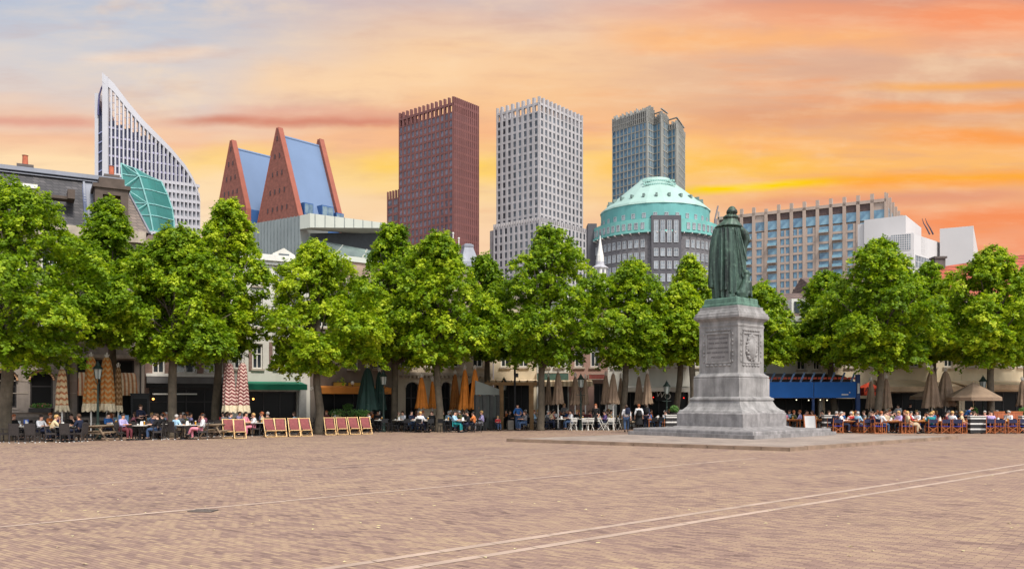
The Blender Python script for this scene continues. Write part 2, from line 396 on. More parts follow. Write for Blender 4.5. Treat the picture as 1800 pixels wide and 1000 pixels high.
# ---------------------------------------------------------------- monument: pedestal and statue
PC = Vector((11.93, 46.4, .142))
STONE = mat('grey_limestone', (148, 144, 141), .8, ns=1.6, na=.26, bump=.35, streak=.45)
STONE2 = mat('grey_limestone_dark', (138, 133, 131), .8, ns=2.2, na=.3, bump=.35, streak=.35)
BRONZE_TOP = mat('verdigris_slab', (96, 126, 110), .6, .25, ns=3, na=.35, streak=.4)
ped = thing('stone_pedestal', 'tall grey stone pedestal with inscription panel and carved shield under the bronze statue', 'pedestal', PC, ROT)
def pz(z): return z - .142
mb = MB(); mb.sq([(7.9, 0), (7.9, .19)]); mb.build('step', STONE2, ped)
mb = MB(); mb.sq([(7.5, .19), (7.5, .31), (7.46, .36)]); mb.build('step', STONE2, ped)
mb = MB(); mb.sq([(5.0, .36), (4.6, .42), (4.3, .48), (4.15, .49), (4.15, pz(1.30)), (4.05, pz(1.36))]); mb.build('base_block', STONE2, ped)
mb = MB(); mb.sq([(4.05, pz(1.361)), (3.98, pz(1.45)), (3.7, pz(1.52)), (3.42, pz(1.66)), (3.22, pz(1.85)), (3.12, pz(1.98)), (3.2, pz(2.0)), (3.24, pz(2.06)), (3.2, pz(2.13)), (3.0, pz(2.16)), (2.92, pz(2.21))]); mb.build('base_moulding', STONE, ped)
mb = MB(); mb.sq([(2.88, pz(2.211)), (2.88, pz(3.17)), (2.8, pz(3.2))]); mb.build('plinth', STONE, ped)
mb = MB(); mb.sq([(2.8, pz(3.201)), (2.86, pz(3.24)), (2.84, pz(3.3)), (2.66, pz(3.36)), (2.54, pz(3.42)), (2.47, pz(3.47))]); mb.build('plinth_moulding', STONE, ped)
DZ0, DZ1 = pz(3.471), pz(5.92)
mb = MB(); mb.sq([(2.44, DZ0), (2.44, DZ1)]); die = mb.build('die', STONE, ped)
mb = MB(); mb.sq([(2.48, DZ1 + .001), (2.5, pz(6.0)), (2.42, pz(6.04)), (2.44, pz(6.2)), (2.56, pz(6.26)), (2.72, pz(6.32)), (2.86, pz(6.38)), (2.88, pz(6.5)), (2.8, pz(6.53)), (2.76, pz(6.66)), (2.6, pz(6.7)), (2.5, pz(6.84)), (2.42, pz(6.86))]); mb.build('cornice', STONE, ped)
mb = MB(); mb.sq([(2.4, pz(6.861)), (2.38, pz(7.02))]); mb.build('cap_block', STONE, ped)
# framed inscription panel on the face that looks left, shield on the face that looks right
def frame_on(side, h, w0, w1, z0, z1, name, extra):
    mb = MB(); t_ = .09
    def bx(a0, a1, zz0, zz1, d0, d1):
        if side == 'L': mb.box(-h - d1, a0, zz0, -h - d0, a1, zz1)
        else: mb.box(a0, -h - d1, zz0, a1, -h - d0, zz1)
    bx(w0, w1, z0, z0 + t_, -.01, .06); bx(w0, w1, z1 - t_, z1, -.01, .06)
    bx(w0, w0 + t_, z0 + t_, z1 - t_, -.01, .055); bx(w1 - t_, w1, z0 + t_, z1 - t_, -.01, .055)
    if extra:   # eared corners, scrolls and carved drops round the frame
        for s_, a in ((-1, w0), (1, w1)):
            for zz in np.linspace(z0 + .1, z1 - .1, 6) + np.array([0, .05, -.04, .03, -.05, 0]):
                c_ = (-h - .02, a + s_ * .12, zz) if side == 'L' else (a + s_ * .12, -h - .02, zz)
                rr = (.035, .06, .075) if side == 'L' else (.06, .035, .075)
                mb.ell(c_, rr, 8, 5)
        for zz, ww in ((z1 + .12, 7), (z0 - .1, 6)):
            for a in np.linspace(w0 + .1, w1 - .1, ww):
                c_ = (-h - .02, a, zz) if side == 'L' else (a, -h - .02, zz)
                mb.ell(c_, (.05, .13, .07) if side == 'L' else (.13, .05, .07), 8, 5)
    return mb.build(name, STONE, ped, smooth=False)
H_ = 1.22
frame_on('L', H_, -.78, .78, pz(3.98), pz(5.62), 'panel_frame', True)
frame_on('R', H_, -.80, .80, pz(3.98), pz(5.62), 'panel_frame', True)
mb = MB(); mb.box(-H_ - .012, -.68, pz(4.08), -H_ + .05, .68, pz(5.52)); insc = mb.build('inscription_panel', mat('panel_stone', (132, 127, 124), .75, ns=2, na=.25, streak=.2), ped)
lines = ['AAN WILLEM DEN EERSTE', 'PRINS VAN ORANJE', 'VADER DES VADERLANDS', 'HET DANKBARE VOLK', 'MDCCCXLVIII']
INK = mat('incised_letters', (84, 80, 80), .9)
for k, tx in enumerate(lines):
    cu = bpy.data.curves.new('lettering', 'FONT'); cu.body = tx; cu.align_x = 'CENTER'; cu.size = .135 if len(tx) < 19 else .105; cu.extrude = .004
    to = link('lettering', cu); me = baked(to); bpy.data.objects.remove(to)
    me.materials.clear(); me.materials.append(INK)
    me.transform(Matrix(((0, 0, -1, 0), (-1, 0, 0, 0), (0, 1, 0, 0), (0, 0, 0, 1)))); lo = link('lettering', me, insc); lo.location = (-H_ - .017, 0, pz(5.27) - k * .25)
mb = MB()
c0 = pz(4.78)
mb.ell((0, -H_ - .04, c0 + .03), (.40, .2, .5), 16, 10)
mb.ell((0, -H_ - .04, c0 - .18), (.31, .19, .42), 16, 10)
for k in range(26):
    a = 2 * math.pi * k / 26; r0 = .54 + .05 * math.sin(k * 2.4)
    mb.ell((r0 * .86 * math.cos(a), -H_ - .04, c0 - .03 + r0 * 1.1 * math.sin(a)), (.07 + .05 * (k % 3 == 0), .09, .07 + .04 * (k % 4 == 1)), 8, 6)
for k in range(5): mb.ell((-.24 + k * .12, -H_ - .06, c0 + .62 + (.06 if k == 2 else .02 * (k % 2))), (.06, .07, .1), 8, 6)
mb.box(-.3, -H_ - .1, c0 + .5, .3, -H_ + .02, c0 + .56)
sh = remeshed(mb, 'carved_shield', STONE, .025, 2); sh.parent = ped

BRONZE = None
def bronze_mat():
    m, g, p = base_mat('patinated_bronze'); tc = g.new('ShaderNodeTexCoord').outputs['Object']
    a = g.noise(g.scalevec(tc, 3.2, 3.2, .28), 1.0, 6, .65); b = g.noise(tc, 5, 5, .6)
    c = g.mix(g.maprange(a, .4, .6), lin((18, 27, 23)), lin((60, 83, 71)))
    c = g.mix(g.maprange(b, .55, .75, 0, .6), c, lin((104, 130, 110)))
    ge = g.new('ShaderNodeNewGeometry'); s2 = g.new('ShaderNodeSeparateXYZ'); g.l.new(ge.outputs['Normal'], s2.inputs[0])
    c = g.mix(g.maprange(s2.outputs[2], .25, .9, 0, .5), c, lin((100, 126, 102)))        # surfaces that face up are tinted a paler green
    g.l.new(c, p.inputs['Base Color']); p.inputs['Metallic'].default_value = .2; p.inputs['Roughness'].default_value = .5
    bp = g.new('ShaderNodeBump'); bp.inputs['Strength'].default_value = .5; bp.inputs['Distance'].default_value = .02; g.l.new(b, bp.inputs['Height']); g.l.new(bp.outputs[0], p.inputs['Normal'])
    return m
BRONZE = bronze_mat()
sl = thing('bronze_statue', 'green bronze statue of a cloaked man in a skull cap seen from behind, on pedestal', 'statue', PC + Vector((-.22, 0, pz(7.021))), 0)
SX = .00651
def sx(zx): return (zx - 470) * SX
def sz(zy): return (825 - zy) * SX + .46
mb = MB(); rings = []
cr, sr_ = math.cos(ROT), math.sin(ROT)
for a, z in ((2.2, 0), (2.2, .1), (2.06, .16), (2.02, .4), (1.94, .47)):
    rings.append([(x * cr - y * sr_ + .20, x * sr_ + y * cr, z) for x, y in ((-a / 2, -a / 2), (a / 2, -a / 2), (a / 2, a / 2), (-a / 2, a / 2))])
mb.loft(rings); mb.build('base_slab', BRONZE_TOP, sl)
# body: head with face turned away, trunk, legs, bent right arm, left arm hanging
mb = MB()
mb.ell((sx(508), .02, sz(100)), (.265, .3, .36), 16, 12)                       # skull
mb.ell((sx(512), .27, sz(104)), (.05, .09, .07), 8, 6)                         # nose
mb.ell((sx(512), .17, sz(122)), (.15, .13, .1), 10, 8)                         # jaw and beard
mb.ell((sx(512), .22, sz(138)), (.1, .1, .13), 10, 8)
for s_ in (-1, 1):
    mb.ell((sx(508) + s_ * .235, .02, sz(104)), (.035, .07, .09), 8, 6)        # ears
    mb.ell((sx(510) + s_ * .09, .26, sz(96)), (.05, .04, .035), 8, 6)          # brow
mb.tube([(sx(506), 0, sz(118)), (sx(502), -.02, sz(165))], [.16, .2], 12)
tr = [(230, .62, .36), (300, .58, .36), (380, .5, .33), (470, .5, .34)]
mb.loft([[(sx(480) + hw * math.cos(a), .1 + dd * math.sin(a), sz(zy)) for a in [2 * math.pi * k / 16 for k in range(16)]] for zy, hw, dd in tr])
for s_ in (-1, 1): mb.tube([(sx(480) + s_ * .24, .12, sz(460)), (sx(484) + s_ * .25, .2, sz(640)), (sx(486) + s_ * .26, .16, sz(800)), (sx(486) + s_ * .3, .42, sz(815))], [.3, .22, .15, .12], 12)
mb.tube([(sx(575), .02, sz(238)), (sx(622), .04, sz(275)), (sx(640), .1, sz(330)), (sx(612), .42, sz(322)), (sx(585), .6, sz(280))], [.2, .2, .17, .12, .09], 12)
hc = Vector((sx(583), .64, sz(268)))
mb.ell(hc, (.1, .07, .12), 10, 8)
for k, (dx, ln) in enumerate(((-.07, .16), (-.025, .26), (.02, .17), (.06, .14))): mb.tube([hc + Vector((dx, .02, .08)), hc + Vector((dx, .05, .08 + ln * .6)), hc + Vector((dx, .03 if k == 1 else .0, .08 + ln))], [.03, .027, .02], 6)
mb.tube([hc + Vector((.08, .03, -.02)), hc + Vector((.15, .06, .07))], [.035, .025], 6)
mb.tube([(sx(385), .04, sz(238)), (sx(352), .08, sz(370)), (sx(338), .16, sz(500)), (sx(334), .2, sz(560))], [.2, .18, .13, .1], 12)
remeshed(mb, 'body', BRONZE, .04, 3, sl)
# cloak with hanging folds
prof = [(205, 392, 565, .34), (230, 372, 588, .42), (300, 362, 588, .46), (380, 352, 596, .5), (460, 345, 606, .53), (540, 340, 622, .56), (620, 340, 620, .6), (690, 346, 612, .64), (750, 352, 604, .68), (800, 356, 598, .70), (824, 358, 596, .71)]
N_ = 120; rings = []
for zy, l_, r_, dp_ in prof:
    cxm, hw = (sx(l_) + sx(r_)) / 2, (sx(r_) - sx(l_)) / 2; t_ = max(0, (zy - 200) / 620)
    ring = []
    for k in range(N_):
        a = 2 * math.pi * k / N_
        fold = .55 * math.sin(13 * a + .8 * math.sin(3 * a)) + .3 * math.sin(23 * a + 1.3 + t_) + .22 * math.sin(37 * a + 2 * t_)
        if math.cos(a - math.pi * 1.5) < -.2: fold *= .4
        amp = .018 + .085 * min(1, t_ * 1.5)
        q_ = 1 + amp * fold
        ring.append((cxm + hw * q_ * math.cos(a), .06 + dp_ * q_ * math.sin(a), sz(zy) + (.03 * math.sin(5 * a) if zy > 800 else 0)))
    rings.append(ring)
mb = MB(); mb.loft(rings)
mb.loft([[(sx(x) + w_ * math.cos(a), y_ + .2 * math.sin(a), sz(zy)) for a in [2 * math.pi * k / 14 for k in range(14)]] for zy, x, w_, y_ in ((232, 392, .13, .0), (320, 366, .16, .0), (430, 350, .17, .02), (540, 340, .17, .04), (640, 336, .16, .05), (700, 335, .16, .05), (728, 336, .15, .05))])   # hanging left sleeve
mb.loft([[(sx(x) + w_ * math.cos(a), y_ + .24 * math.sin(a), sz(zy)) for a in [2 * math.pi * k / 14 for k in range(14)]] for zy, x, w_, y_ in ((225, 572, .14, .0), (280, 612, .26, .0), (335, 628, .23, .04), (385, 612, .17, .05), (470, 606, .13, .05), (560, 612, .11, .08), (620, 614, .09, .08))])   # right sleeve falling from the raised arm
for a_, b_, w_ in (((548, 245), (605, 520), .05), ((520, 235), (580, 600), .045), ((440, 240), (430, 760), .05), ((470, 240), (468, 780), .045), ((405, 240), (392, 770), .05), ((500, 245), (520, 780), .045)):
    mb.tube([(sx(a_[0]), -.38, sz(a_[1])), (sx((a_[0] + b_[0]) / 2) + .02, -.50, sz((a_[1] + b_[1]) / 2)), (sx(b_[0]), -.66, sz(b_[1]))], [w_ * .6, w_, w_ * 1.3], 8)
remeshed(mb, 'cloak', BRONZE, .03, 2, sl)
mb = MB()   # broad shoulder cape with standing collar
rr = [(222, 366, 602, .5), (216, 368, 600, .51), (196, 392, 585, .46), (172, 425, 562, .36), (152, 442, 556, .28), (140, 443, 556, .29), (126, 446, 554, .28), (116, 452, 550, .27)]
mb.loft([[((sx(l_) + sx(r_)) / 2 + (sx(r_) - sx(l_)) / 2 * math.cos(a) * (1 + .02 * math.sin(9 * a)), .03 + dd * math.sin(a) * (1 + .03 * math.sin(11 * a)), sz(zy) - .03 * math.cos(2 * a)) for a in [2 * math.pi * k / 48 for k in range(48)]] for zy, l_, r_, dd in rr])
for k in range(22):
    a = 2 * math.pi * k / 22; mb.ell((sx(499) + .36 * math.cos(a), .02 + .3 * math.sin(a), sz(140)), (.07, .06, .08), 8, 6)
remeshed(mb, 'cape', BRONZE, .028, 3, sl)
mb = MB()
mb.loft([[(sx(508) + r_ * math.cos(a), r_ * 1.12 * math.sin(a), sz(zy)) for a in [2 * math.pi * k / 24 for k in range(24)]] for zy, r_ in ((108, .285), (100, .297), (86, .285), (75, .24), (68, .165), (63, .05))])
mb.build('skull_cap', BRONZE, sl, smooth=True)
mb = MB()   # small dog sitting at the heel
mb.loft([[(sx(x) + w_ * math.cos(a), y_ + d_ * math.sin(a), sz(zy)) for a in [2 * math.pi * k / 16 for k in range(16)]] for zy, x, w_, y_, d_ in ((826, 565, .36, -.44, .3), (780, 572, .4, -.46, .34), (735, 590, .33, -.46, .3), (690, 603, .24, -.46, .24), (650, 610, .18, -.44, .2), (625, 608, .16, -.42, .17))])
mb.ell((sx(606), -.42, sz(612)), (.2, .2, .17), 12, 8); mb.tube([(sx(620), -.45, sz(612)), (sx(650), -.5, sz(628))], [.11, .07], 10)
for s_ in (-1, 1): mb.tube([(sx(604) + s_ * .12, -.46, sz(592)), (sx(604) + s_ * .19, -.48, sz(625)), (sx(604) + s_ * .18, -.5, sz(650))], [.04, .07, .04], 8)
for s_ in (-1, 1):
    mb.ell((sx(575) + s_ * .25, -.5, sz(785)), (.16, .26, .2), 10, 8)                # haunches
    mb.tube([(sx(618) + s_ * .1, -.6, sz(690)), (sx(622) + s_ * .12, -.66, sz(770)), (sx(622) + s_ * .12, -.72, sz(822))], [.1, .075, .07], 8)
mb.tube([(sx(545), -.5, sz(815)), (sx(515), -.66, sz(812)), (sx(500), -.62, sz(800))], [.07, .05, .03], 8)
remeshed(mb, 'dog', BRONZE, .03, 3, sl)

# ---------------------------------------------------------------- distant towers
def tower_frame(pN, D, pL, pR, theta):
    t = R(theta); kN, kL, kR = [(p - 900) / F for p in (pN, pL, pR)]; Nx = kN * D
    a = (kR * D - Nx) / (math.sin(t) - kR * math.cos(t)); b = (Nx - kL * D) / (math.cos(t) + kL * math.sin(t))
    return Vector((Nx, D, 0)), R(90) - t, a, b
class Face:
    """facade helper in a tower's own frame: a runs along, o outward"""
    def __init__(s, org, d, n): s.o = Vector(org); s.d = Vector(d); s.n = Vector(n)
    def p(s, a, o, z): q = s.o + s.d * a + s.n * o; return (q.x, q.y, z)
    def box(s, mb, a0, a1, o0, o1, z0, z1, m=0):
        mb.hexa([s.p(a0, o0, z0), s.p(a1, o0, z0), s.p(a1, o1, z0), s.p(a0, o1, z0), s.p(a0, o0, z1), s.p(a1, o0, z1), s.p(a1, o1, z1), s.p(a0, o1, z1)], m)
def place_windows(root, wins, gmat, zvis, fmat=None, name='window', limit=100, o0=.02, o1=.12, key=None):
    """wins: (face, a0, a1, z0, z1). The 100 largest in view are parts of their own, the rest is one mass."""
    vis = [w for w in wins if w[4] > zvis]; low = [w for w in wins if w[4] <= zvis]
    vis.sort(key=key or (lambda w: (-(w[2] - w[1]) * abs(w[0].n.dot(Vector((0, -1, 0)))), w[3])))
    cache = {}
    for f, a0, a1, z0, z1 in vis[:limit]:
        k = (id(f), round(a1 - a0, 3), round(z1 - z0, 3))
        if k not in cache:
            mb = MB(); d = f.d * ((a1 - a0) / 2)
            def bx(x0, x1, zz0, zz1, oo0, oo1, m):
                pts = [f.d * x + f.n * o for x, o in ((x0, oo0), (x1, oo0), (x1, oo1), (x0, oo1))]
                mb.hexa([(q.x, q.y, zz0) for q in pts] + [(q.x, q.y, zz1) for q in pts], m)
            w, h = (a1 - a0) / 2, (z1 - z0) / 2
            bx(-w, w, -h, h, o0, o1, 0)
            if fmat:
                t = min(w, h) * .16
                bx(-w, w, -h, -h + t, o1, o1 + .1, 1); bx(-w, w, h - t, h, o1, o1 + .1, 1)
                for xx in (-w, w - t, -t / 2): bx(xx, xx + t, -h + t, h - t, o1, o1 + .08, 1)
                bx(-w + t, -t / 2, -t * .5, t * .5, o1, o1 + .07, 1); bx(t / 2, w - t, -t * .5, t * .5, o1, o1 + .07, 1)
            cache[k] = mb.mesh(name, [gmat, fmat] if fmat else gmat)
        q = f.o + f.d * ((a0 + a1) / 2); link(name, cache[k], root, (q.x, q.y, (z0 + z1) / 2))
    rest = vis[limit:] + low
    if rest:
        mb = MB()
        for f, a0, a1, z0, z1 in rest:
            f.box(mb, a0, a1, o0, o1, z0, z1, 0)
            if fmat:
                t = min(a1 - a0, z1 - z0) * .08; am = (a0 + a1) / 2; zm = (z0 + z1) / 2
                f.box(mb, a0, a1, o1, o1 + .1, z0, z0 + t, 1); f.box(mb, a0, a1, o1, o1 + .1, z1 - t, z1, 1)
                for xx in (a0, a1 - t, am - t / 2): f.box(mb, xx, xx + t, o1, o1 + .08, z0 + t, z1 - t, 1)
                f.box(mb, a0 + t, am - t / 2, o1, o1 + .07, zm - t / 2, zm + t / 2, 1); f.box(mb, am + t / 2, a1 - t, o1, o1 + .07, zm - t / 2, zm + t / 2, 1)
        tag(mb.build('window_rows', [gmat, fmat] if fmat else gmat, root), kind='stuff')

def grid_face(f, mb, wins, a0, a1, z0, z1, ncol, nrow, pier, span, op=.45, os=.3, m=0, pair=False, skip=None):
    cw = (a1 - a0) / ncol; rh = (z1 - z0) / nrow
    for c in range(ncol + 1):
        x = a0 + c * cw; f.box(mb, max(a0, x - pier / 2), min(a1, x + pier / 2), 0, op, z0, z1, m)
    for r in range(nrow + 1):
        z = z0 + r * rh; f.box(mb, a0 + .01, a1 - .01, 0, os, max(z0, z - span / 2), min(z1, z + span / 2), m)
    for c in range(ncol):
        for r in range(nrow):
            if skip and skip(c, r): continue
            x0, x1 = a0 + c * cw + pier / 2 + .02, a0 + (c + 1) * cw - pier / 2 - .02; zz0, zz1 = z0 + r * rh + span / 2 + .02, z0 + (r + 1) * rh - span / 2 - .02
            if pair:
                xm = (x0 + x1) / 2; wins += [(f, x0, xm - pair / 2, zz0, zz1), (f, xm + pair / 2, x1, zz0, zz1)]
                f.box(mb, xm - pair / 2 + .02, xm + pair / 2 - .02, 0, os * .9, zz0, zz1, m)
            else: wins.append((f, x0, x1, zz0, zz1))

GL_D = glass('tower_glass_dark', (30, 33, 38), (112, 117, 124), .12)
GL_R = glass('tower_glass_mauve', (42, 36, 44), (118, 108, 120), .14)
GL_B = glass('tower_glass_blue', (58, 86, 108), (112, 146, 166), .1)
GL_T = glass('flat_glass_sky', (62, 96, 124), (124, 160, 176), .1)
def ztop(py, D): return zat(py, D)

def office_tower(name, label, pN, D, pL, pR, theta, pyN, wall_c, gm, ncl, ncr, nrow, pier, span, crown, zvis_py, corner_recess=None, step=None, pair=0, trim=None):
    org, rz, a, b = tower_frame(pN, D, pL, pR, theta); root = thing(name, label, 'office tower', org, rz)
    H = zat(pyN, D); HB = H - crown
    wm_ = mat(name + '_wall', wall_c, .75, ns=.12, na=.12, streak=.1)
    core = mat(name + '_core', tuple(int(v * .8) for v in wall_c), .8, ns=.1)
    fR = Face((0, 0, 0), (1, 0, 0), (0, -1, 0)); fL = Face((0, 0, 0), (0, 1, 0), (-1, 0, 0))
    mb = MB(); mb.box(0, 0, 0, a, b, HB - .6); mb.build('core', core, root)
    mb = MB(); wins = []
    grid_face(fR, mb, wins, 0, a, 0, HB, ncr, nrow, pier, span, pair=pair)
    grid_face(fL, mb, wins, 0, b, 0, HB, ncl, nrow, pier, span, pair=pair, skip=corner_recess)
    # back and far sides of the grid kept plain
    mb.box(a + .0, 0, 0, a + .3, b, HB); mb.box(0, b, 0, a, b + .3, HB)
    mb.build('facade_grid', wm_, root)
    # open colonnade on the roof
    mb = MB(); mb2 = MB()
    def colon(f, L, n):
        for c in range(n + 1):
            x = L * c / n; w_ = pier * .42
            f.box(mb, max(0, x - w_), min(L, x + w_), -.9, .46, HB + .001, H)
        f.box(mb, 0, L, -.7, .3, HB + crown * .44, HB + crown * .6)
    colon(fR, a, ncr); colon(fL, b, ncl)
    colon(Face((0, b, 0), (1, 0, 0), (0, 1, 0)), a, ncr); colon(Face((a, 0, 0), (0, 1, 0), (1, 0, 0)), b, ncl)
    mb.build('roof_colonnade', wm_, root)
    mb2.box(a * .3, b * .3, HB - .58, a * .8, b * .8, HB + crown * .35); mb2.build('roof_plant_room', core, root)
    if corner_recess:
        mb = MB()
        c0, c1 = trim; cw = b / ncl
        fL.box(mb, c0 * cw + pier / 2, c1 * cw - pier / 2, .01, .1, 0, HB - 4); mb.build('recessed_bay', GL_D, root)
        for r in range(1, nrow):
            mb = MB(); z = HB * r / nrow; fL.box(mb, c0 * cw + pier / 2, c1 * cw - pier / 2, .1, .22, z - span / 2, z + span / 2); mb.build('floor_band', mat('recess_band', (96, 96, 98), .7), root)
    if step:   # wider lower block wrapping the corner
        z1, e = step; mb = MB(); w2 = []
        mb3 = MB(); mb3.box(-2.2, -2.2, 0, a + e, b + (e if e else 0), z1 - .5); mb3.build('podium_core', core, root)
        f1 = Face((-2.2, -2.2, 0), (1, 0, 0), (0, -1, 0)); f2 = Face((-2.2, -2.2, 0), (0, 1, 0), (-1, 0, 0)); rh = HB / nrow
        nr = int(z1 / rh)
        grid_face(f1, mb, w2, 0, a + e + 2.2, 0, z1, ncr + 2, nr, pier, span); grid_face(f2, mb, w2, 0, b + 2.2, 0, z1, ncl + 1, nr, pier, span)
        for f, L, n in ((f1, a + e + 2.2, (ncr + 2) * 2), (f2, b + 2.2, ncl * 2 + 2)):
            for c in range(n + 1): f.box(mb, max(0, L * c / n - .3), min(L, L * c / n + .3), -.6, .46, z1 + .001, z1 + 2.2)
        mb.build('podium_grid', wm_, root); wins = [w for w in wins if w[3] > z1 + 1] + w2
    place_windows(root, wins, gm, zat(zvis_py, D))
    return root, a, b, HB

wt = office_tower('white_office_tower', 'pale grey office tower with square window grid and comb of roof columns, centre of skyline', 948, 395, 873.5, 1023.5, 39.5, 170, (172, 167, 167), GL_D, 8, 11, 37, 1.42, 1.05, 6.6, 470,
             corner_recess=lambda c, r: c == 3, trim=(3, 4), step=(zat(392, 395), 2.6))
rt = office_tower('red_office_tower', 'dark red brick office tower with fine window grid and open roof columns', 797, 400, 702, 841, 39.5, 170, (118, 76, 72), GL_R, 13, 13, 37, .9, 1.05, 7.0, 450)
org, rz, a, b = tower_frame(797, 400, 702, 841, 39.5)
# lower shoulder of the red tower
rroot = rt[0]; f2 = Face((0, b, 0), (0, 1, 0), (-1, 0, 0)); ext = 8.6; zs = zat(340, 415)
mb = MB(); mb.box(0, b + .31, 0, a * .8, b + ext, zs - .5); mb.build('shoulder_core', MC['red_office_tower_core'], rroot)
mb = MB(); w2 = []; f3 = Face((0, b + .31, 0), (0, 1, 0), (-1, 0, 0)); grid_face(f3, mb, w2, 0, ext - .31, 0, zs, 2, 26, .95, 1.25)
for c in range(5): f3.box(mb, max(0, c * 2.07 - .3), min(ext - .31, c * 2.07 + .3), -.6, .46, zs + .001, zs + 4)
mb.build('shoulder_grid', MC['red_office_tower_wall'], rroot)
mb = MB()
for f, a0, a1, z0, z1 in w2: f.box(mb, a0, a1, .02, .12, z0, z1)
tag(mb.build('shoulder_windows', GL_R, rroot), kind='stuff')

# blue-grey faceted tower with stepped crown of fins
D = 414; root = thing('glass_apartment_tower', 'blue glass tower with beige ribs and stepped crown of thin fins behind the teal dome', 'apartment tower', G(1138, Y=D), 0)
BG = mat('beige_rib', (146, 144, 136), .7, ns=.1, na=.12); BC = mat('blue_tower_core', (62, 84, 100), .5)
pts = [(1077, 424), (1138, 408), (1149, 413), (1163, 409), (1174, 416), (1190, 412), (1203, 428)]
P2 = [Vector(((px - 900) / F * Y - G(1138, Y=D).x, Y - D, 0)) for px, Y in pts]
back = [Vector((P2[-1].x + .5, P2[-1].y + 26, 0)), Vector((P2[0].x + 3.5, P2[0].y + 28, 0))]
tops = [zat(y, D) for y in (221, 221, 221, 216, 228, 228)]; crowns = [zat(y, D) for y in (196, 194, 206, 205, 217, 216)]
mb = MB(); mb.prism(P2 + back, (0, 0, zat(232, D))); mb.build('core', BC, root)
mb = MB(); mbc = MB(); wins = []
for k in range(len(P2) - 1):
    p, q = P2[k], P2[k + 1]; d = (q - p); L = d.length; d.normalize(); n = Vector((d.y, -d.x, 0)); f = Face(p, d, n); zt = tops[k]
    nc = max(2, round(L / 2.3)); cw = L / nc; nr = 38; rh = zt / nr
    for c in range(nc + 1): f.box(mb, max(0, c * cw - .2), min(L, c * cw + .2), -1, .4, 0, zt)
    for r in range(nr + 1): f.box(mb, .01, L - .01, -.9, .3, r * rh - .25, r * rh + .25)
    for c in range(nc):
        for r in range(nr): wins.append((f, c * cw + .3, (c + 1) * cw - .3, r * rh + .34, (r + 1) * rh - .34))
    nf = max(3, round(L / 1.25))
    for c in range(nf + 1):
        x = L * c / nf; f.box(mbc, max(0, x - .16), min(L, x + .16), -.9, .56, zt + .001, crowns[k] + (rng.uniform(-.7, .9)))
    f.box(mbc, 0, L, -.6, .2, zt + 2.2, zt + 2.7); f.box(mbc, 0, L, -.6, .2, zt + 5, zt + 5.4)
for i_, (p, q) in enumerate(((P2[-1], back[0]), (back[0], back[1]), (back[1], P2[0]))):
    d = q - p; L = d.length; d.normalize(); f = Face(p, d, Vector((d.y, -d.x, 0))); nf = round(L / 1.1)
    zt = zat(228, D); zc = [zat(217, D), zat(212, D), zat(202, D)][i_]
    for c in range(nf + 1): f.box(mbc, max(0, L * c / nf - .16), min(L, L * c / nf + .16), -.9, .3, zt - 3, zc)
mb.build('facade_ribs', BG, root); mbc.build('crown_fins', mat('crown_fin', (142, 140, 134), .7, ns=.1), root)
place_windows(root, wins, GL_B, zat(345, D), o0=.02, o1=.1)

# round dark block with teal drums and pale dome
D = 290; root = thing('domed_office_block', 'round dark grey brick office block with two teal drums and a pale copper cone roof', 'office block', G(1151, Y=D), 0)
DB = brick_mat('dark_grey_brick', (86, 84, 88), (104, 100, 102), (112, 108, 108), .9, .3); TEAL = mat('teal_copper', (112, 172, 164), .6, ns=.15, na=.12, streak=.15); TEAL2 = mat('teal_copper_deep', (98, 160, 156), .6, ns=.15, na=.12, streak=.15)
PALE = mat('pale_copper_roof', (156, 182, 172), .6, ns=.1, na=.08, streak=.1); WF = mat('white_window_frame', (180, 180, 180), .6, na=.05)
Rr = 20.9; ncol = 64
zA = zat(408, 272); zB = zat(387, 272); zC = zat(360, 275); zD_ = zat(318.5, 284)
def ring(mb, r, z0, z1, n=64, m=0): mb.lathe([(r, z0), (r, z1)], n, m=m)
mb = MB(); ring(mb, Rr, 0, zA - .6); mb.build('brick_drum', DB, root)
mb = MB(); mb.lathe([(Rr, zA - .59), (Rr + .9, zA - .5), (Rr + .9, zA + .1), (Rr + .55, zA + .15), (Rr + .55, zB)], 64); mb.build('teal_band', TEAL, root)
mb = MB()
for k in range(48):
    a = 2 * math.pi * k / 48; mb.bar((math.cos(a) * (Rr - .1), math.sin(a) * (Rr - .1), zA - 1.1), (math.cos(a) * (Rr + 1.3), math.sin(a) * (Rr + 1.3), zA - .75), .35)
mb.build('eaves_brackets', mat('bracket', (168, 160, 156), .7), root)
mb = MB(); mb.lathe([(Rr + .4, zB + .001), (18.3, zB + .3), (18.2, zB + .31), (18.2, zC)], 64); mb.build('teal_drum', TEAL2, root)
mb = MB(); n8 = 20; mb.lathe([(18.6, zC + .001), (18.3, zC + .7), (17.2, zC + 1.6), (5.5, 75.8), (5.3, 76.3)], n8); mb.build('cone_roof', PALE, root)
mb = MB()
for zz in (.87, .70):
    for k in range(15):
        rr_ = 17.2 + (5.5 - 17.2) * zz; z = zC + 1.6 + (75.8 - zC - 1.6) * zz
        mb.box(-5.2 + k * .72, -rr_ * .985 - .35, z - .35, -5.2 + k * .72 + .5, -rr_ * .985 + .3, z + .35)
tag(mb.build('roof_vents', mat('roof_vent', (136, 176, 166), .6), root), kind='stuff')
for k in range(24):
    dorm = MB()
    a = 2 * math.pi * (k + .5) / 24; r_ = 15.6; z = zC + 3.2
    p = Vector((math.cos(a) * r_, math.sin(a) * r_, z)); d = Vector((math.cos(a), math.sin(a), 0)); dorm.bar(p - d * .8, p + d * .6, .7, 1.1); dorm.build('roof_dormer', mat('dormer_grey', (108, 126, 120), .6), root)
wins = []; fl = []
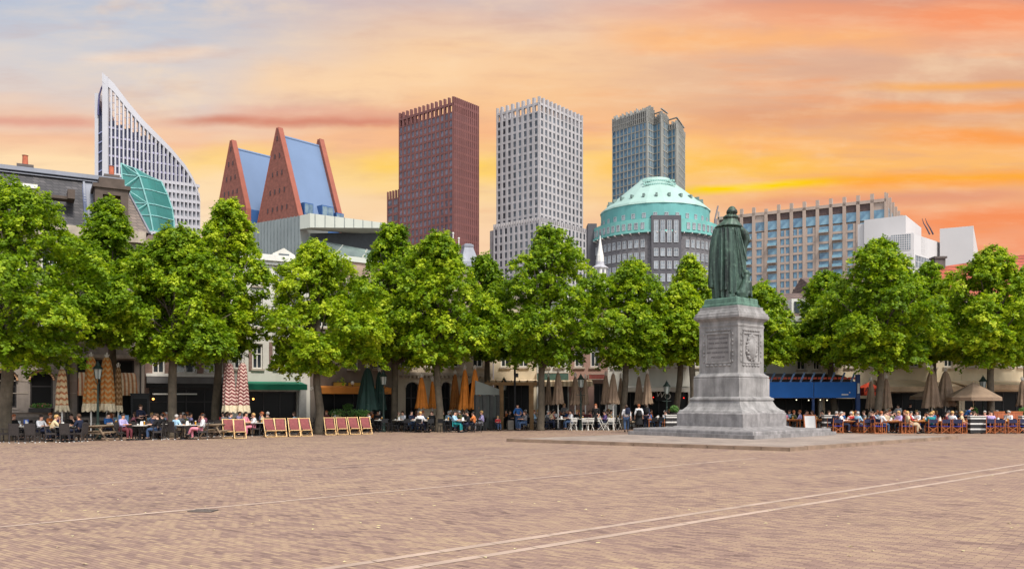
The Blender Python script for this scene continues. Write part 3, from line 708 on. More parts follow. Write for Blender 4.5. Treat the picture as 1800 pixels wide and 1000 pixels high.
for k in range(64):
    a = 2 * math.pi * (k + .5) / 64
    if math.sin(a) > .25: continue
    nrm = Vector((math.cos(a), math.sin(a), 0)); d = Vector((-nrm.y, nrm.x, 0))
    if abs(math.cos(a)) < .26 : bay = True
    else: bay = False
    rf = Rr * math.cos(math.pi / 64)
    f = Face(nrm * rf - d * 1.0, d, nrm)
    if not bay:
        for r in range(14):
            z0 = zA - 2.6 - 2.6 - r * 4.0
            if z0 > 1: wins.append((f, .32, 1.62, z0, z0 + 2.5))
    f2 = Face(nrm * ((Rr + .55) * math.cos(math.pi / 64)) - d * 1.0, d, nrm)
    if not bay: wins.append((f2, .42, 1.56, zA + .5, zA + 2.6))
    if k % 2 == 0:
        f4 = Face(nrm * (18.2 * math.cos(math.pi / 64)) - d * .9, d, nrm); wins.append((f4, .1, 1.3, zB + .9, zB + 2.5))
GL_W = glass('office_glass_grey', (70, 76, 84), (150, 156, 162), .12)
yb = -Rr - .8; zBy = zat(379, 269)
mb = MB(); mb.box(-4.7, yb, 0, 4.7, yb + 5, zBy); mb.build('square_bay', mat('bay_brick', (82, 80, 84), .85, ns=.4, na=.12), root)
fb = Face((-4.7, yb, 0), (1, 0, 0), (0, -1, 0))
for c in range(4): wins.append((fb, .75 + c * 2.1, 2.15 + c * 2.1, zBy - 8.6, zBy - 1.6))
for r in range(11):
    z0 = zBy - 12.9 - r * 4.0
    if z0 > 1:
        for c in range(4): wins.append((fb, .75 + c * 2.1, 2.15 + c * 2.1, z0, z0 + 2.5))
place_windows(root, wins, GL_W, zat(500, 270), WF, key=lambda w: -w[4])
mb = MB(); mb.box(-Rr - 2.2, -4, 0, -Rr + .8, 2, zat(393, 286)); mb.build('stair_tower', MC['bay_brick'], root)

# long apartment block, stone pilasters with balconies
org, rz, a, b = tower_frame(1558, 258, 1262, 1584, 31); root = thing('apartment_block', 'long beige apartment block with projecting stone pilasters and blue glazed balconies behind the statue', 'apartment block', org, rz)
ST = mat('beige_cladding', (170, 150, 136), .8, ns=.15, na=.1, streak=.1); H = zat(349, 258)
fL = Face((0, 0, 0), (0, 1, 0), (-1, 0, 0)); fR = Face((0, 0, 0), (1, 0, 0), (0, -1, 0))
mb = MB(); mb.box(.5, .5, 0, a, b, H); mb.build('core', ST, root)
nb = 13; cw = b / nb; rh = 2.72; mb = MB(); slabs = MB(); wins = []; bal = MB(); rail = MB(); lou = []
for c in range(nb + 1): fL.box(mb, max(0, c * cw - .5), min(b, c * cw + .5), -.5, .5, 0, H + (1.8 if c != nb - 4 else .9))
for c in range(6): fR.box(mb, max(0, c * a / 5 - .45), min(a, c * a / 5 + .45), -.5, .5, 0, H + 1.6)
fL.box(slabs, .02, b - .02, -.5, .5, H - 1.0, H - .01)
topz = H - 1.0
for c in range(nb):
    x0, x1 = c * cw + .52, (c + 1) * cw - .52
    if c in (0, 9): fL.box(slabs, x0, x1, -.5, .1, topz - 5.2, topz)
    wins.append((fL, x0, x1, topz - 5.0, topz - 2.2)); lou.append((x0, x1))
    kind = [0, 2, 1, 0, 2, 1, 3, 3, 2, 1, 0, 1, 2][c]
    for r in range(22):
        z1 = topz - 5.6 - r * rh; z0 = z1 - rh + .02
        if z0 < .5: break
        fL.box(slabs, x0, x1, -.5, .35, z0 - .02, z0 + .72)
        if kind == 1: fL.box(slabs, x0, x0 + .9, -.5, .3, z0 + .74, z1); wins.append((fL, x0 + .92, x1 - .4, z0 + .74, z1 - .04)); fL.box(slabs, x1 - .38, x1, -.5, .3, z0 + .74, z1)
        elif kind == 3: wins += [(fL, x0 + .1, (x0 + x1) / 2 - .25, z0 + .74, z1 - .04), (fL, (x0 + x1) / 2 + .25, x1 - .1, z0 + .74, z1 - .04)]; fL.box(slabs, (x0 + x1) / 2 - .23, (x0 + x1) / 2 + .23, -.5, .3, z0 + .74, z1)
        else:
            wins.append((fL, x0 + .05, x1 - .05, z0 + .74, z1 - .04))
            if (r * 7 + c * 3) % 5 < 3: fL.box(bal, x0 + .05, x1 - .05, .36, 1.5, z0 + .5, z0 + .7); fL.box(rail, x0 + .08, x1 - .08, 1.42, 1.48, z0 + .71, z0 + 1.5)
mb.build('pilasters', ST, root); slabs.build('spandrels', mat('beige_spandrel', (166, 147, 134), .8, ns=.2, na=.1), root)
bal.build('balconies', mat('balcony_slab', (150, 138, 130), .7), root); rail.build('balcony_railings', glass('balcony_glass', (96, 140, 160), (140, 176, 186), .1), root)
mb = MB()
for x0, x1 in lou: fL.box(mb, x0, x1, -.5, .05, topz - 2.18, topz)
mb.build('roof_louvres', mat('dark_louvre', (84, 66, 62), .7, ns=2), root)
for r in range(8):
    z1 = topz - 1 - r * 5.4
    for c in range(5): wins.append((fR, c * a / 5 + .5, (c + 1) * a / 5 - .5, z1 - 4.4, z1))
place_windows(root, wins, GL_T, zat(510, 262), o0=-.45 + .47, o1=.1, key=lambda w: -(w[2] - w[1]) * (w[4] - w[3]))

# white city hall blocks
D = 226; root = thing('white_hall_building', 'plain white cubic hall with one gridded corner window behind the right trees', 'public building', G(1606, Y=D), R(90 - 60))
WHT = mat('white_enamel', (192, 187, 185), .55, ns=.1, na=.04)
def wb(px0, px1, Y, Y2, py, name, depth=16):
    p, q = G(px0, Y=Y), G(px1, Y=Y2)
    mb = MB(); d = (q - p).normalized(); n = Vector((-d.y, d.x, 0)) * depth; z = zat(py, Y)
    m_ = root.matrix_basis.inverted()
    mb.prism([m_ @ v for v in (p, q, q + n, p + n)], (0, 0, z)); return mb.build(name, WHT, root)
bpy.context.view_layer.update()
wb(1519, 1592, 226, 220, 387, 'main_block', 20); wb(1592.2, 1606, 220, 226, 384, 'main_block_side', 12)
wb(1566, 1606, 214, 212, 412, 'window_block', 10); wb(1606.3, 1660, 212, 226, 411, 'wing_block', 10)
def wq(px0, px1, Y, Y2, py0, py1, name, m, off=.25, frame=None, nx=0, nz=0):
    p, q = G(px0, Y=Y), G(px1, Y=Y2); m_ = root.matrix_basis.inverted(); d = (q - p); L = d.length; d.normalize(); n = Vector((d.y, -d.x, 0))
    z1, z0 = zat(py0, Y), zat(py1, Y); mb = MB()
    f = Face(m_ @ p, (m_.to_3x3() @ d), (m_.to_3x3() @ n)); f.box(mb, 0, L, .02, off, z0, z1, 0)
    if nx:
        for k in range(nx + 1): x = L * k / nx; f.box(mb, max(0, x - .06), min(L, x + .06), off, off + .08, z0, z1, 1)
        for k in range(nz + 1): z = z0 + (z1 - z0) * k / nz; f.box(mb, 0, L, off, off + .07, z - .06, z + .06, 1)
    mb.build(name, [m, WHT] if nx else m, root)
wq(1566, 1601, 214, 212.3, 413.5, 441, 'window', GL_W, .1, nx=9, nz=7)
wq(1619, 1632, 215.5, 219, 417, 446, 'window', GL_W, .12, nx=5, nz=7)
wq(1568, 1602, 214, 212.3, 447, 462, 'window', GL_W, .1, nx=5, nz=1); wq(1608, 1650, 212.6, 223.5, 448, 470, 'window', GL_W, .12, nx=9, nz=2)
root = thing('white_hall_tower', 'plain white square stair block standing right of the white hall', 'public building', G(1704, Y=218), 0)
org, rz, a, b = tower_frame(1711, 218, 1652, 1726, 30); root.location = org; root.rotation_euler = (0, 0, rz)
mb = MB(); mb.box(0, 0, 0, a, b, zat(397, 218)); mb.build('block', WHT, root)
mb = MB(); mb.box(a * .6, -.15, zat(422, 218), a * .92, -.02, zat(411, 218)); mb.build('window', GL_W, root)
root = thing('roof_sculpture', 'two thin curved dark blades rising from the white hall roof', 'sculpture', G(1627, Y=222, z=zat(411, 222) - .2), 0)
mb = MB()
for dx in (0, .9): mb.tube([(1.1 + dx, 0, 0), (.3 + dx, 0, 1.6), (-.5 + dx, 0, 2.9), (-.9 + dx * .9, 0, 4.2)], [.22, .18, .13, .06], 8)
mb.build('blade', mat('dark_steel', (84, 74, 84), .5, .5), root)

# twin steep-gabled towers
GB = brick_mat('orange_red_brick', (128, 74, 62), (138, 82, 68), (124, 78, 66), 1.2, .35); COP = mat('gable_coping', (146, 84, 68), .8, ns=.3, na=.1)
BLUE = mat('blue_grey_roof', (104, 124, 154), .5, ns=.08, na=.06, streak=.06); BLU2 = mat('cobalt_cladding', (52, 88, 138), .5, ns=.2, na=.1); SLIT = mat('slit_window_dark', (62, 40, 40), .5)
def gabled(label, pN, D, pL, pR, pyA, pyB, theta, rows, pyR):
    org, rz, a, b = tower_frame(pN, D, pL, pR, theta); root = thing('gabled_tower', label, 'gabled tower', org, rz)
    zb = zat(pyB, D); za = zat(pyA, D + b * .35); zr = zat(pyR, D + b * .35)
    mb = MB(); mb.box(.2, .2, 0, a - .2, b - .2, zb); mb.build('tower_body', BLU2, root)
    for x0 in (0, a - 1.9):
        mb = MB(); ex = 1.6
        mb.prism([(x0, -.0, zb - 14), (x0, b, zb - 14), (x0, b, zb), (x0, b / 2 + .25, za), (x0, b / 2 - .25, za), (x0, 0, zb)], (1.9, 0, 0), 0)
        gb = mb.build('gable', GB, root)
        mb = MB()
        for s_, e in ((-1, 0), (1, b)):
            yy = b / 2 + s_ * .25; o_ = Vector((0, s_, 0)) * .25
            mb.hexa([(x0 - .1, e, zb - 14), (x0 + 2.0, e, zb - 14), (x0 + 2.0, e + s_ * .5, zb - 14), (x0 - .1, e + s_ * .5, zb - 14), (x0 - .1, e, zb), (x0 + 2.0, e, zb), (x0 + 2.0, e + s_ * .5, zb), (x0 - .1, e + s_ * .5, zb)])
            mb.hexa([(x0 - .1, e, zb + .01), (x0 + 2.0, e, zb + .01), (x0 + 2.0, e + s_ * .5, zb + .01), (x0 - .1, e + s_ * .5, zb + .01), (x0 - .1, yy - s_ * .02, za + .02), (x0 + 2.0, yy - s_ * .02, za + .02), (x0 + 2.0, yy + s_ * .38, za + .25), (x0 - .1, yy + s_ * .38, za + .25)])
        mb.build('coping', COP, gb)
        if x0 == 0:
            for r in range(rows):
                t = (r + .6) / (rows + .2); z = za + (zb - 13 - za) * t; half = b / 2 * (za - z) / (za - zb) if z > zb else b / 2
                n = r + 1 if r < 5 else 5
                for k in range(min(n, 5)):
                    y = b / 2 + (k - (min(n, 5) - 1) / 2) * 3.1
                    if abs(y - b / 2) < half - .8: link('window', SLITM, gb, (-.05, y, z))
    for s_ in (-1, 1):
        y0 = .6 if s_ < 0 else b - .6
        mb = MB(); mb.hexa([(1.91, y0, zb - 2), (a - 1.91, y0, zb - 2), (a - 1.91, y0 - s_ * 1, zb - 2), (1.91, y0 - s_ * 1, zb - 2), (1.91, b / 2 + s_ * .05, zr), (a - 1.91, b / 2 + s_ * .05, zr), (a - 1.91, b / 2 + s_ * -.6, zr - .6), (1.91, b / 2 - s_ * .6, zr - .6)])
        mb.build('roof_slope', BLUE, root)
    return root, a, b, zb, zr
mb = MB(); mb.box(-.1, -.33, -.85, .12, .33, .85); SLITM = mb.mesh('window', SLIT)
rootg, a, b, zb, zr = gabled('nearer of two steep orange brick gables with blue roof, tallest point between trees', 524, 312, 453, 604, 226, 378, 41, 7, 236)
# dormers on the slope that faces us
for k, (fa, w_, h_) in enumerate(((.06, 4.0, 8.2), (.44, 5.4, 8.6), (.76, 3.6, 6.8))):
    x = a * fa + 1.6; mb = MB(); mb.box(x, .15, zb - 3, x + w_, 5.2, zb - 3 + h_); dm = mb.build('dormer', BLU2, rootg)
    mb = MB()
    for i in range(2):
        for j in range(2): mb.box(x + .25 + i * (w_ - .3) / 2, .06, zb - 2.7 + j * (h_ - .3) / 2, x + (i + 1) * (w_ - .3) / 2, .14, zb - 3.1 + (j + 1) * (h_ - .3) / 2)
    mb.build('pane', glass('dormer_glass', (70, 96, 116), (128, 146, 152), .2), dm)
gabled('farther of two steep orange brick gables with blue roof, left and lower', 432, 330, 381, 512, 248, 366, 41, 7, 258)

# pen-shaped tower: tall white blade of fins over a curved plan
root = thing('pen_tower', 'white blade shaped tower with curved sloping top and vertical fins, far left skyline', 'office tower', G(180, Y=380), 0); o_ = G(180, Y=380)
PW = mat('white_panel', (180, 178, 182), .5, ns=.1, na=.05); PB = glass('pen_glass', (20, 22, 44), (62, 64, 92), .3, .3)
topc = [(0, 128), (.05, 136), (.117, 147), (.263, 180), (.41, 210), (.556, 235), (.7, 260), (.848, 290), (.92, 310), (.97, 329), (1, 348)]
def tpy(s): return float(np.interp(s, [t for t, _ in topc], [y for _, y in topc]))
def pp(s): 
    Y = 372 + 34 * s ** 1.6; v = G(180 + 171 * s, Y=Y); return Vector((v.x - o_.x, v.y - o_.y, 0)), Y
NB = 24; mb = MB(); grid = MB(); rim = MB(); bars = MB(); panes = []; lowp = []
for k in range(NB + 1):
    s = k / NB; p, Y = pp(s); s2 = min(1, s + .013 if k else .055); q, Y2 = pp(s2) if s2 > s else pp(s - .013); d = (pp(min(1, s + .01))[0] - pp(max(0, s - .01))[0]).normalized(); n = Vector((d.y, -d.x, 0))
    w_ = 2.4 if k == 0 else (.62 if k < NB else .2)
    f = Face(p, d, n); f.box(mb, 0, w_, -1.4, .2, 0, zat(tpy(s + w_ / 45 * .5) + 3, Y))
for k in range(60):
    s0, s1 = k / 60, (k + 1) / 60; p, Y = pp(s0); q, Y2 = pp(s1); d = (q - p); L = d.length; d.normalize(); f = Face(p, d, Vector((d.y, -d.x, 0)))
    za, zb_ = zat(tpy(s0), Y), zat(tpy(s1), Y2); hh = 1.8 + 2.2 * (1 - s0)
    rim.hexa([f.p(0, -1.5, za - hh), f.p(L, -1.5, zb_ - hh), f.p(L, .3, zb_ - hh), f.p(0, .3, za - hh), f.p(0, -1.5, za), f.p(L, -1.5, zb_), f.p(L, .3, zb_), f.p(0, .3, za)])
for k in range(NB):
    s0, s1 = (k + .0) / NB, (k + 1) / NB; p, Y = pp(s0); q, Y2 = pp(s1); d = q - p; L = d.length; d.normalize(); f = Face(p, d, Vector((d.y, -d.x, 0)))
    x0 = 2.42 if k == 0 else .64
    if L - x0 < .3: continue
    zt = min(zat(tpy((s0 + s1) / 2) + 9, Y), zat(204 + 74 * (s0 + .02) + (4 if k % 2 else 0), Y)); zlow = zat(302 + 22 * s0, Y)
    if zt > zlow:
        pm = MB(); f.box(pm, x0, L, -1.3, -.9, zlow, zt); panes.append(pm)
    z = zt + 1.5
    while z < zat(tpy(s1), Y2) - 4: f.box(bars, x0, L, -1.2, -1.0, z, z + .22); z += 3.2
    z = zlow
    while z > 3:
        f.box(grid, x0 - .02, L + .02, -1.35, .05, z - 1.35, z); f.box(grid, x0, L, -1.5, -1.3, z - 4.4, z - 1.3)
        lowp.append((f, x0 + .02, L - .02, z - 3.9, z - 1.36)); z -= 3.9
    z = zlow + 3
    while z < zt - 2: f.box(bars, x0, L, -.88, -.6, z, z + (.9 if (int(z) + k) % 3 else .35)); z += 4.1
mb.build('fins', PW, root); rim.build('rim', PW, root); grid.build('grid_wall', PW, root); bars.build('cross_bars', mat('pen_bar', (150, 146, 170), .5), root)
for pm in panes: pm.build('window_strip', PB, root)
place_windows(root, lowp, GL_W, zat(420, 390), o0=-1.25, o1=-.9, key=lambda w: -w[4])
p, Y = pp(0); mb = MB()
b0 = p + Vector((-5.1, 3.5, 0)); mb.box(b0.x, b0.y, 0, b0.x + 1.6, b0.y + 12, zat(173, 382)); mb.build('side_blade', PW, root)
mb = MB(); mb.hexa([(b0.x + 1.62, b0.y + .3, 0), (p.x - .02, p.y + 1.6, 0), (p.x - .02, p.y + 14, 0), (b0.x + 1.62, b0.y + 11, 0), (b0.x + 1.62, b0.y + .3, zat(184, 382)), (p.x - .02, p.y + 1.6, zat(218, 378)), (p.x - .02, p.y + 14, zat(218, 378)), (b0.x + 1.62, b0.y + 11, zat(184, 382))])
mb.build('side_glazing', PB, root)
mb = MB(); mb.tube([(p.x + .3, p.y + 1, zat(152, 377)), (p.x - 1.4, p.y + 2, zat(160, 377)), (p.x - 2.6, p.y + 2.5, zat(172, 377)), (p.x - 3.2, p.y + 3, zat(190, 377)), (p.x - 3.3, p.y + 3, zat(205, 377))], .35, 8); mb.build('arc_strut', mat('pen_strut', (84, 80, 120), .5), root)
mb = MB()
z = zat(440, 380)
while z < zat(225, 380): mb.bar((b0.x + 1.7, b0.y + .1, z), (p.x - .1, p.y + 1.3, z + .6), .35, .5); z += 4.2
mb.build('side_floor_bands', mat('pen_band', (150, 154, 190), .5), root)
# ---------------------------------------------------------------- facades round the square
class Row:
    def __init__(s, org, deg): s.o = Vector(org); s.rz = R(deg); s.d = Vector((math.cos(s.rz), math.sin(s.rz), 0)); s.n = Vector((s.d.y, -s.d.x, 0))
    def t(s, px): k = (px - 900) / F; return (k * s.o.y - s.o.x) / (s.d.x - k * s.d.y)
    def Y(s, px): return s.o.y + s.d.y * s.t(px)
    def z(s, px, py): return zat(py, s.Y(px))
LROW = Row((-27.7, 50, 0), 30); RROW = Row((-1.3, 65.2, 0), -2)
WFR = mat('white_sash_frame', (212, 208, 200), .6, na=.1); DFR = mat('dark_sash_frame', (46, 42, 42), .6, na=.1)
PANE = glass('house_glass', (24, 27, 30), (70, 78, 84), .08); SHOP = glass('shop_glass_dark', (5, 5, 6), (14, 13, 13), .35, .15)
LAMP = mat('warm_bulb', (255, 190, 110), .5, emit=((255, 170, 80), 1.6)); REDL = mat('red_bulb', (255, 60, 50), .5, emit=((255, 40, 30), 1.0))
STRIM = mat('sand_trim', (176, 162, 146), .8, ns=2, na=.2, streak=.2)
class House:
    """one terraced house: wall sheet with real openings, side and back walls, roof added by the caller"""
    def __init__(s, row, px0, px1, pye, name, label, wall, depth=11, t0=None, t1=None, cat='house'):
        s.row = row; s.t0 = row.t(px0) if t0 is None else t0; t1 = row.t(px1) if t1 is None else t1; s.L = t1 - s.t0
        s.root = thing(name, label, cat, row.o + row.d * s.t0, row.rz); s.H = row.z((px0 + px1) / 2, pye); s.wall = wall; s.holes = []; s.depth = depth; s.arch = []
    def x(s, px): return s.row.t(px) - s.t0
    def z(s, px, py): return s.row.z(px, py)
    def win(s, l, r, top, bot, frame=WFR, pane=PANE, arch=False, nx=2, nz=2, sill=True, name='window', inset=.22, fw=.09, real=False):
        x0, x1 = (l, r) if real else (s.x(l), s.x(r)); z1, z0 = (top, bot) if real else (s.z((l + r) / 2, top), s.z((l + r) / 2, bot)); x0, x1 = max(x0, .05), min(x1, s.L - .05)
        z0 = max(z0, .03)
        if x1 - x0 < .15: return
        s.holes.append((x0, x1, z0, z1)); w, h = x1 - x0, z1 - z0
        mb = MB(); y = inset
        mb.box(x0, y - .06, z0, x0 + fw, y + .05, z1); mb.box(x1 - fw, y - .06, z0, x1, y + .05, z1); mb.box(x0 + fw, y - .06, z1 - fw, x1 - fw, y + .05, z1); mb.box(x0 + fw, y - .06, z0, x1 - fw, y + .05, z0 + fw)
        for k in range(1, nx): xx = x0 + w * k / nx; mb.box(xx - fw * .35, y - .04, z0 + fw, xx + fw * .35, y + .03, z1 - fw)
        for k in range(1, nz): zz = z0 + h * (k / nz if nz > 2 else .6); mb.box(x0 + fw, y - .05, zz - fw * .35, x1 - fw, y + .035, zz + fw * .35)
        o = mb.build(name, frame, s.root)
        mb = MB(); mb.box(x0 + .01, y + .0, z0 + .01, x1 - .01, y + .02, z1 - .01); mb.build('pane', pane, o)
        if sill: mb = MB(); mb.box(x0 - .1, -.12, z0 - .13, x1 + .1, y - .07, z0 - .001); mb.build('sill', STRIM if frame is WFR else s.wall, o)
        if arch:
            r_ = w / 2; zc = z1 - r_ * .8; xm = (x0 + x1) / 2; n = 14; mb = MB()
            pts = [(xm + r_ * math.cos(a), zc + r_ * .8 * math.sin(a)) for a in [math.pi * k / n for k in range(n + 1)]]
            for (xa, za), (xb, zb_) in zip(pts, pts[1:]):
                mb.poly([(xa, 0, za), (xa, 0, z1), (xb, 0, z1), (xb, 0, zb_)]); mb.poly([(xa, 0, za), (xb, 0, zb_), (xb, y, zb_), (xa, y, za)])
            s.arch.append(mb); return o, pts
        return o
    def finish(s, roof=True):
        H, L, dp = s.H, s.L, s.depth; mb = MB()
        xs = sorted({0, L, *[h[0] for h in s.holes], *[h[1] for h in s.holes]}); zs = sorted({0, H, *[min(h[2], H) for h in s.holes], *[min(h[3], H) for h in s.holes]})
        for a, b in zip(xs, xs[1:]):
            for c, d in zip(zs, zs[1:]):
                if b - a < 1e-4 or d - c < 1e-4: continue
                m_, n_ = (a + b) / 2, (c + d) / 2
                if any(h[0] < m_ < h[1] and h[2] < n_ < h[3] for h in s.holes): continue
                mb.poly([(a, 0, c), (b, 0, c), (b, 0, d), (a, 0, d)])
        for a, b, c, d in s.holes:
            for q in ([(a, 0, c), (a, .3, c), (a, .3, d), (a, 0, d)], [(b, 0, c), (b, .3, c), (b, .3, d), (b, 0, d)], [(a, 0, d), (b, 0, d), (b, .3, d), (a, .3, d)], [(a, 0, c), (b, 0, c), (b, .3, c), (a, .3, c)]): mb.poly(q)
        mb.poly([(0, 0, 0), (0, dp, 0), (0, dp, H), (0, 0, H)]); mb.poly([(L, 0, 0), (L, dp, 0), (L, dp, H), (L, 0, H)]); mb.poly([(0, dp, 0), (L, dp, 0), (L, dp, H), (0, dp, H)]); mb.poly([(0, 0, H), (L, 0, H), (L, dp, H), (0, dp, H)])
        for a in s.arch: mb.add(a.v, a.f)
        mb.build('wall', s.wall, s.root)
    def cornice(s, z=None, out=.35, h=.4, m=STRIM):
        z = s.H if z is None else z; mb = MB(); mb.box(-.02, -out, z - h * .4, s.L + .02, -.01, z + h * .6); mb.box(-.01, -out * .5, z - h, s.L + .01, -.012, z - h * .41); mb.build('cornice', m, s.root)
    def gable(s, zr, m, over=.3):   # ridge along the facade
        mb = MB(); L, dp, H = s.L, s.depth, s.H
        mb.prism([(0, -over, H), (0, dp + over, H), (0, dp / 2, zr)], (L, 0, 0)); mb.build('roof', m, s.root)
    def box(s, name, m, l, r, top, bot, o0, o1, real=False):
        x0, x1 = (l, r) if real else (s.x(l), s.x(r)); z1, z0 = (top, bot) if real else (s.z((l + r) / 2, top), s.z((l + r) / 2, bot))
        mb = MB(); mb.box(x0, -o1, z0, x1, -o0, z1); return mb.build(name, m, s.root)
    def chimney(s, px, z0, z1, w=.7, y=4, pots=1):
        x = s.x(px); mb = MB(); mb.box(x - w / 2, y - w / 2, z0, x + w / 2, y + w / 2, z1); mb.box(x - w * .62, y - w * .62, z1 + .001, x + w * .62, y + w * .62, z1 + .16); o = mb.build('chimney', mat('chimney_stone', (92, 84, 80), .9, ns=3), s.root)
        mb = MB()
        for k in range(pots): mb.lathe([(.17, z1 + .16), (.15, z1 + .75), (.19, z1 + .8), (.12, z1 + .82)], 12, c=(x + (k - (pots - 1) / 2) * .4, y))
        mb.build('chimney_pot', mat('terracotta', (168, 92, 66), .8, ns=4), o)
def slate(name, a, b, mort, bw=.35, bh=.22): return brick_mat(name, a, b, mort, bw, bh, .7)
SLATE = slate('grey_slate', (56, 54, 56), (80, 76, 76), (46, 44, 46)); SLATEB = slate('brown_slate', (104, 92, 84), (128, 112, 102), (86, 76, 70)); LEAD = mat('lead_sheet', (132, 134, 142), .55, .2, ns=.8, na=.12, streak=.2)
TILEB = slate('brown_pantile', (102, 82, 74), (126, 102, 92), (70, 58, 54), .25, .28); TILER = slate('red_pantile', (166, 74, 48), (190, 94, 62), (110, 50, 36), .25, .3)

# --- stone mansion with mansard roof
MANS = mat('mansion_stone', (148, 136, 126), .85, ns=1.1, na=.22, bump=.3, streak=.35)
h = House(LROW, -80, 254, 408, 'stone_mansion', 'grey stone mansion with arched windows and slate mansard roof at left edge of square', MANS, 10, cat='mansion')
ORN = stripe_mat('arch_awning_cloth', (226, 190, 150), (176, 112, 70), 9, 2, .5)
for l, r in ((-12, 29), (53, 93)):
    o, pts = h.win(l, r, 654, 716, DFR, SHOP, arch=True, nx=1, nz=2)
    mb = MB(); n = len(pts); xm = sum(p[0] for p in pts) / n; zc = pts[0][1]
    ou = [((x - xm) * 1.16 + xm, (z - zc) * 1.2 + zc) for x, z in pts]
    for i in range(n - 1): mb.hexa([(pts[i][0], -.16, pts[i][1]), (pts[i + 1][0], -.16, pts[i + 1][1]), (pts[i + 1][0], -.02, pts[i + 1][1]), (pts[i][0], -.02, pts[i][1]), (ou[i][0], -.16, ou[i][1]), (ou[i + 1][0], -.16, ou[i + 1][1]), (ou[i + 1][0], -.02, ou[i + 1][1]), (ou[i][0], -.02, ou[i][1])])
    mb.build('arch_trim', ORN, o)
    mb = MB()
    ou2 = [((x - xm) * 1.27 + xm, (z - zc) * 1.36 + zc + .1) for x, z in pts]; ou = [((x - xm) * 1.19 + xm, (z - zc) * 1.26 + zc + .06) for x, z in pts]
    for i in range(2, n - 3): mb.hexa([(ou[i][0], -.3, ou[i][1]), (ou[i + 1][0], -.3, ou[i + 1][1]), (ou[i + 1][0], -.01, ou[i + 1][1]), (ou[i][0], -.01, ou[i][1]), (ou2[i][0], -.3, ou2[i][1]), (ou2[i + 1][0], -.3, ou2[i + 1][1]), (ou2[i + 1][0], -.01, ou2[i + 1][1]), (ou2[i][0], -.01, ou2[i][1])])
    mb.build('hood_mould', MANS, o)
h.win(136, 236, 632, 733, DFR, SHOP, nx=3, nz=2, sill=False, name='doorway')
for l, r in ((-40, -8), (18, 48), (72, 102), (128, 160), (186, 218)):
    h.win(l, r, 530, 600, WFR, PANE, nx=2, nz=2); h.win(l, r, 440, 500, WFR, PANE, nx=2, nz=2)
h.finish(); h.cornice(out=.6, h=.7)
h.box('string_course', STRIM, -78, 252, 621, 627, .01, .3); h.box('plinth_course', MANS, -78, 134, 721, 725, .01, .2); h.box('stone_base', mat('stone_base', (104, 96, 90), .9, ns=2), -78, 134, 733, 742, .01, .14)
for px in (115, 120, 246): h.box('drainpipe', DFR, px, px + 2, 630, 740, .02, .14)
for z_ in (690, 668): h.box('stone_band', STRIM, -78, 50, z_, z_ + 1.2, .004, .03); h.box('stone_band', STRIM, 96, 134, z_, z_ + 1.2, .004, .03)
# mansard: steep slate front rising to a flat lead-capped ridge, hipped at the right end
H = h.H; zt = h.z(100, 279.5) - .1; L = h.L
mb = MB(); xr = h.x(151)
mb.poly([(-.3, -.3, H + .4), (xr, -.3, H + .4), (xr, 2.4, zt - .5), (-.3, 2.4, zt - .5)])
mb.poly([(-.3, -.3, H + .4), (-.3, 2.4, zt - .5), (-.3, h.depth, zt - .5), (-.3, h.depth, H + .4)]); mb.poly([(-.3, h.depth + .3, H + .4), (L, h.depth + .3, H + .4), (L - 1, 7.6, zt - .5), (-.3, 7.6, zt - .5)]); mb.build('mansard_slates', SLATE, h.root)
mb = MB(); xa, xb = h.x(186), h.x(226)
mb.poly([(xr, -.3, H + .4), (xa + .9, -.3, H + .4), (xa, 2.4, zt - .5), (xr, 2.4, zt - .5)]); mb.bar((xr + .02, -.36, H + .4), (xr + .02, 2.34, zt - .5), .12); mb.bar(((xr + xa) / 2 + .3, -.35, H + .4), ((xr + xa) / 2, 2.35, zt - .5), .1); mb.bar((xa + .9, -.36, H + .4), (xa, 2.34, zt - .5), .12); mb.build('lead_slope', LEAD, h.root)
mb = MB(); mb.poly([(xa + .9, -.3, H + .4), (L + .25, -.3, H + .4), (xb, 2.4, zt - .5), (xa, 2.4, zt - .5)]); mb.poly([(L + .25, -.3, H + .4), (L + .25, h.depth, H + .4), (xb, 7.6, zt - .5), (xb, 2.4, zt - .5)]); mb.build('brown_slope', SLATEB, h.root)
mb = MB(); mb.bar((L + .27, -.34, H + .4), (xb + .02, 2.36, zt - .5), .1); mb.build('hip_flashing', LEAD, h.root)
mb = MB(); mb.box(-.3, 2.2, zt - .5, xb, 8, zt - .45); mb.box(-.3, 2.5, zt - .249, xb - .1, 7.8, zt); mb.build('lead_ridge', LEAD, h.root)
mb = MB()
for k in range(16): f_ = k / 16; mb.box(xr - .09 - .0, -.3 + 2.7 * f_ - .12, H + .5 + (zt - 1.4 - H) * f_, xr + .1, -.3 + 2.7 * f_ + .0, H + .8 + (zt - 1.4 - H) * f_)
mb.build('edge_steps', mat('blue_lead', (96, 104, 130), .6), h.root)
for px in (45, 208): h.chimney(px, zt - .2, zt + .38, .75, 4.5)
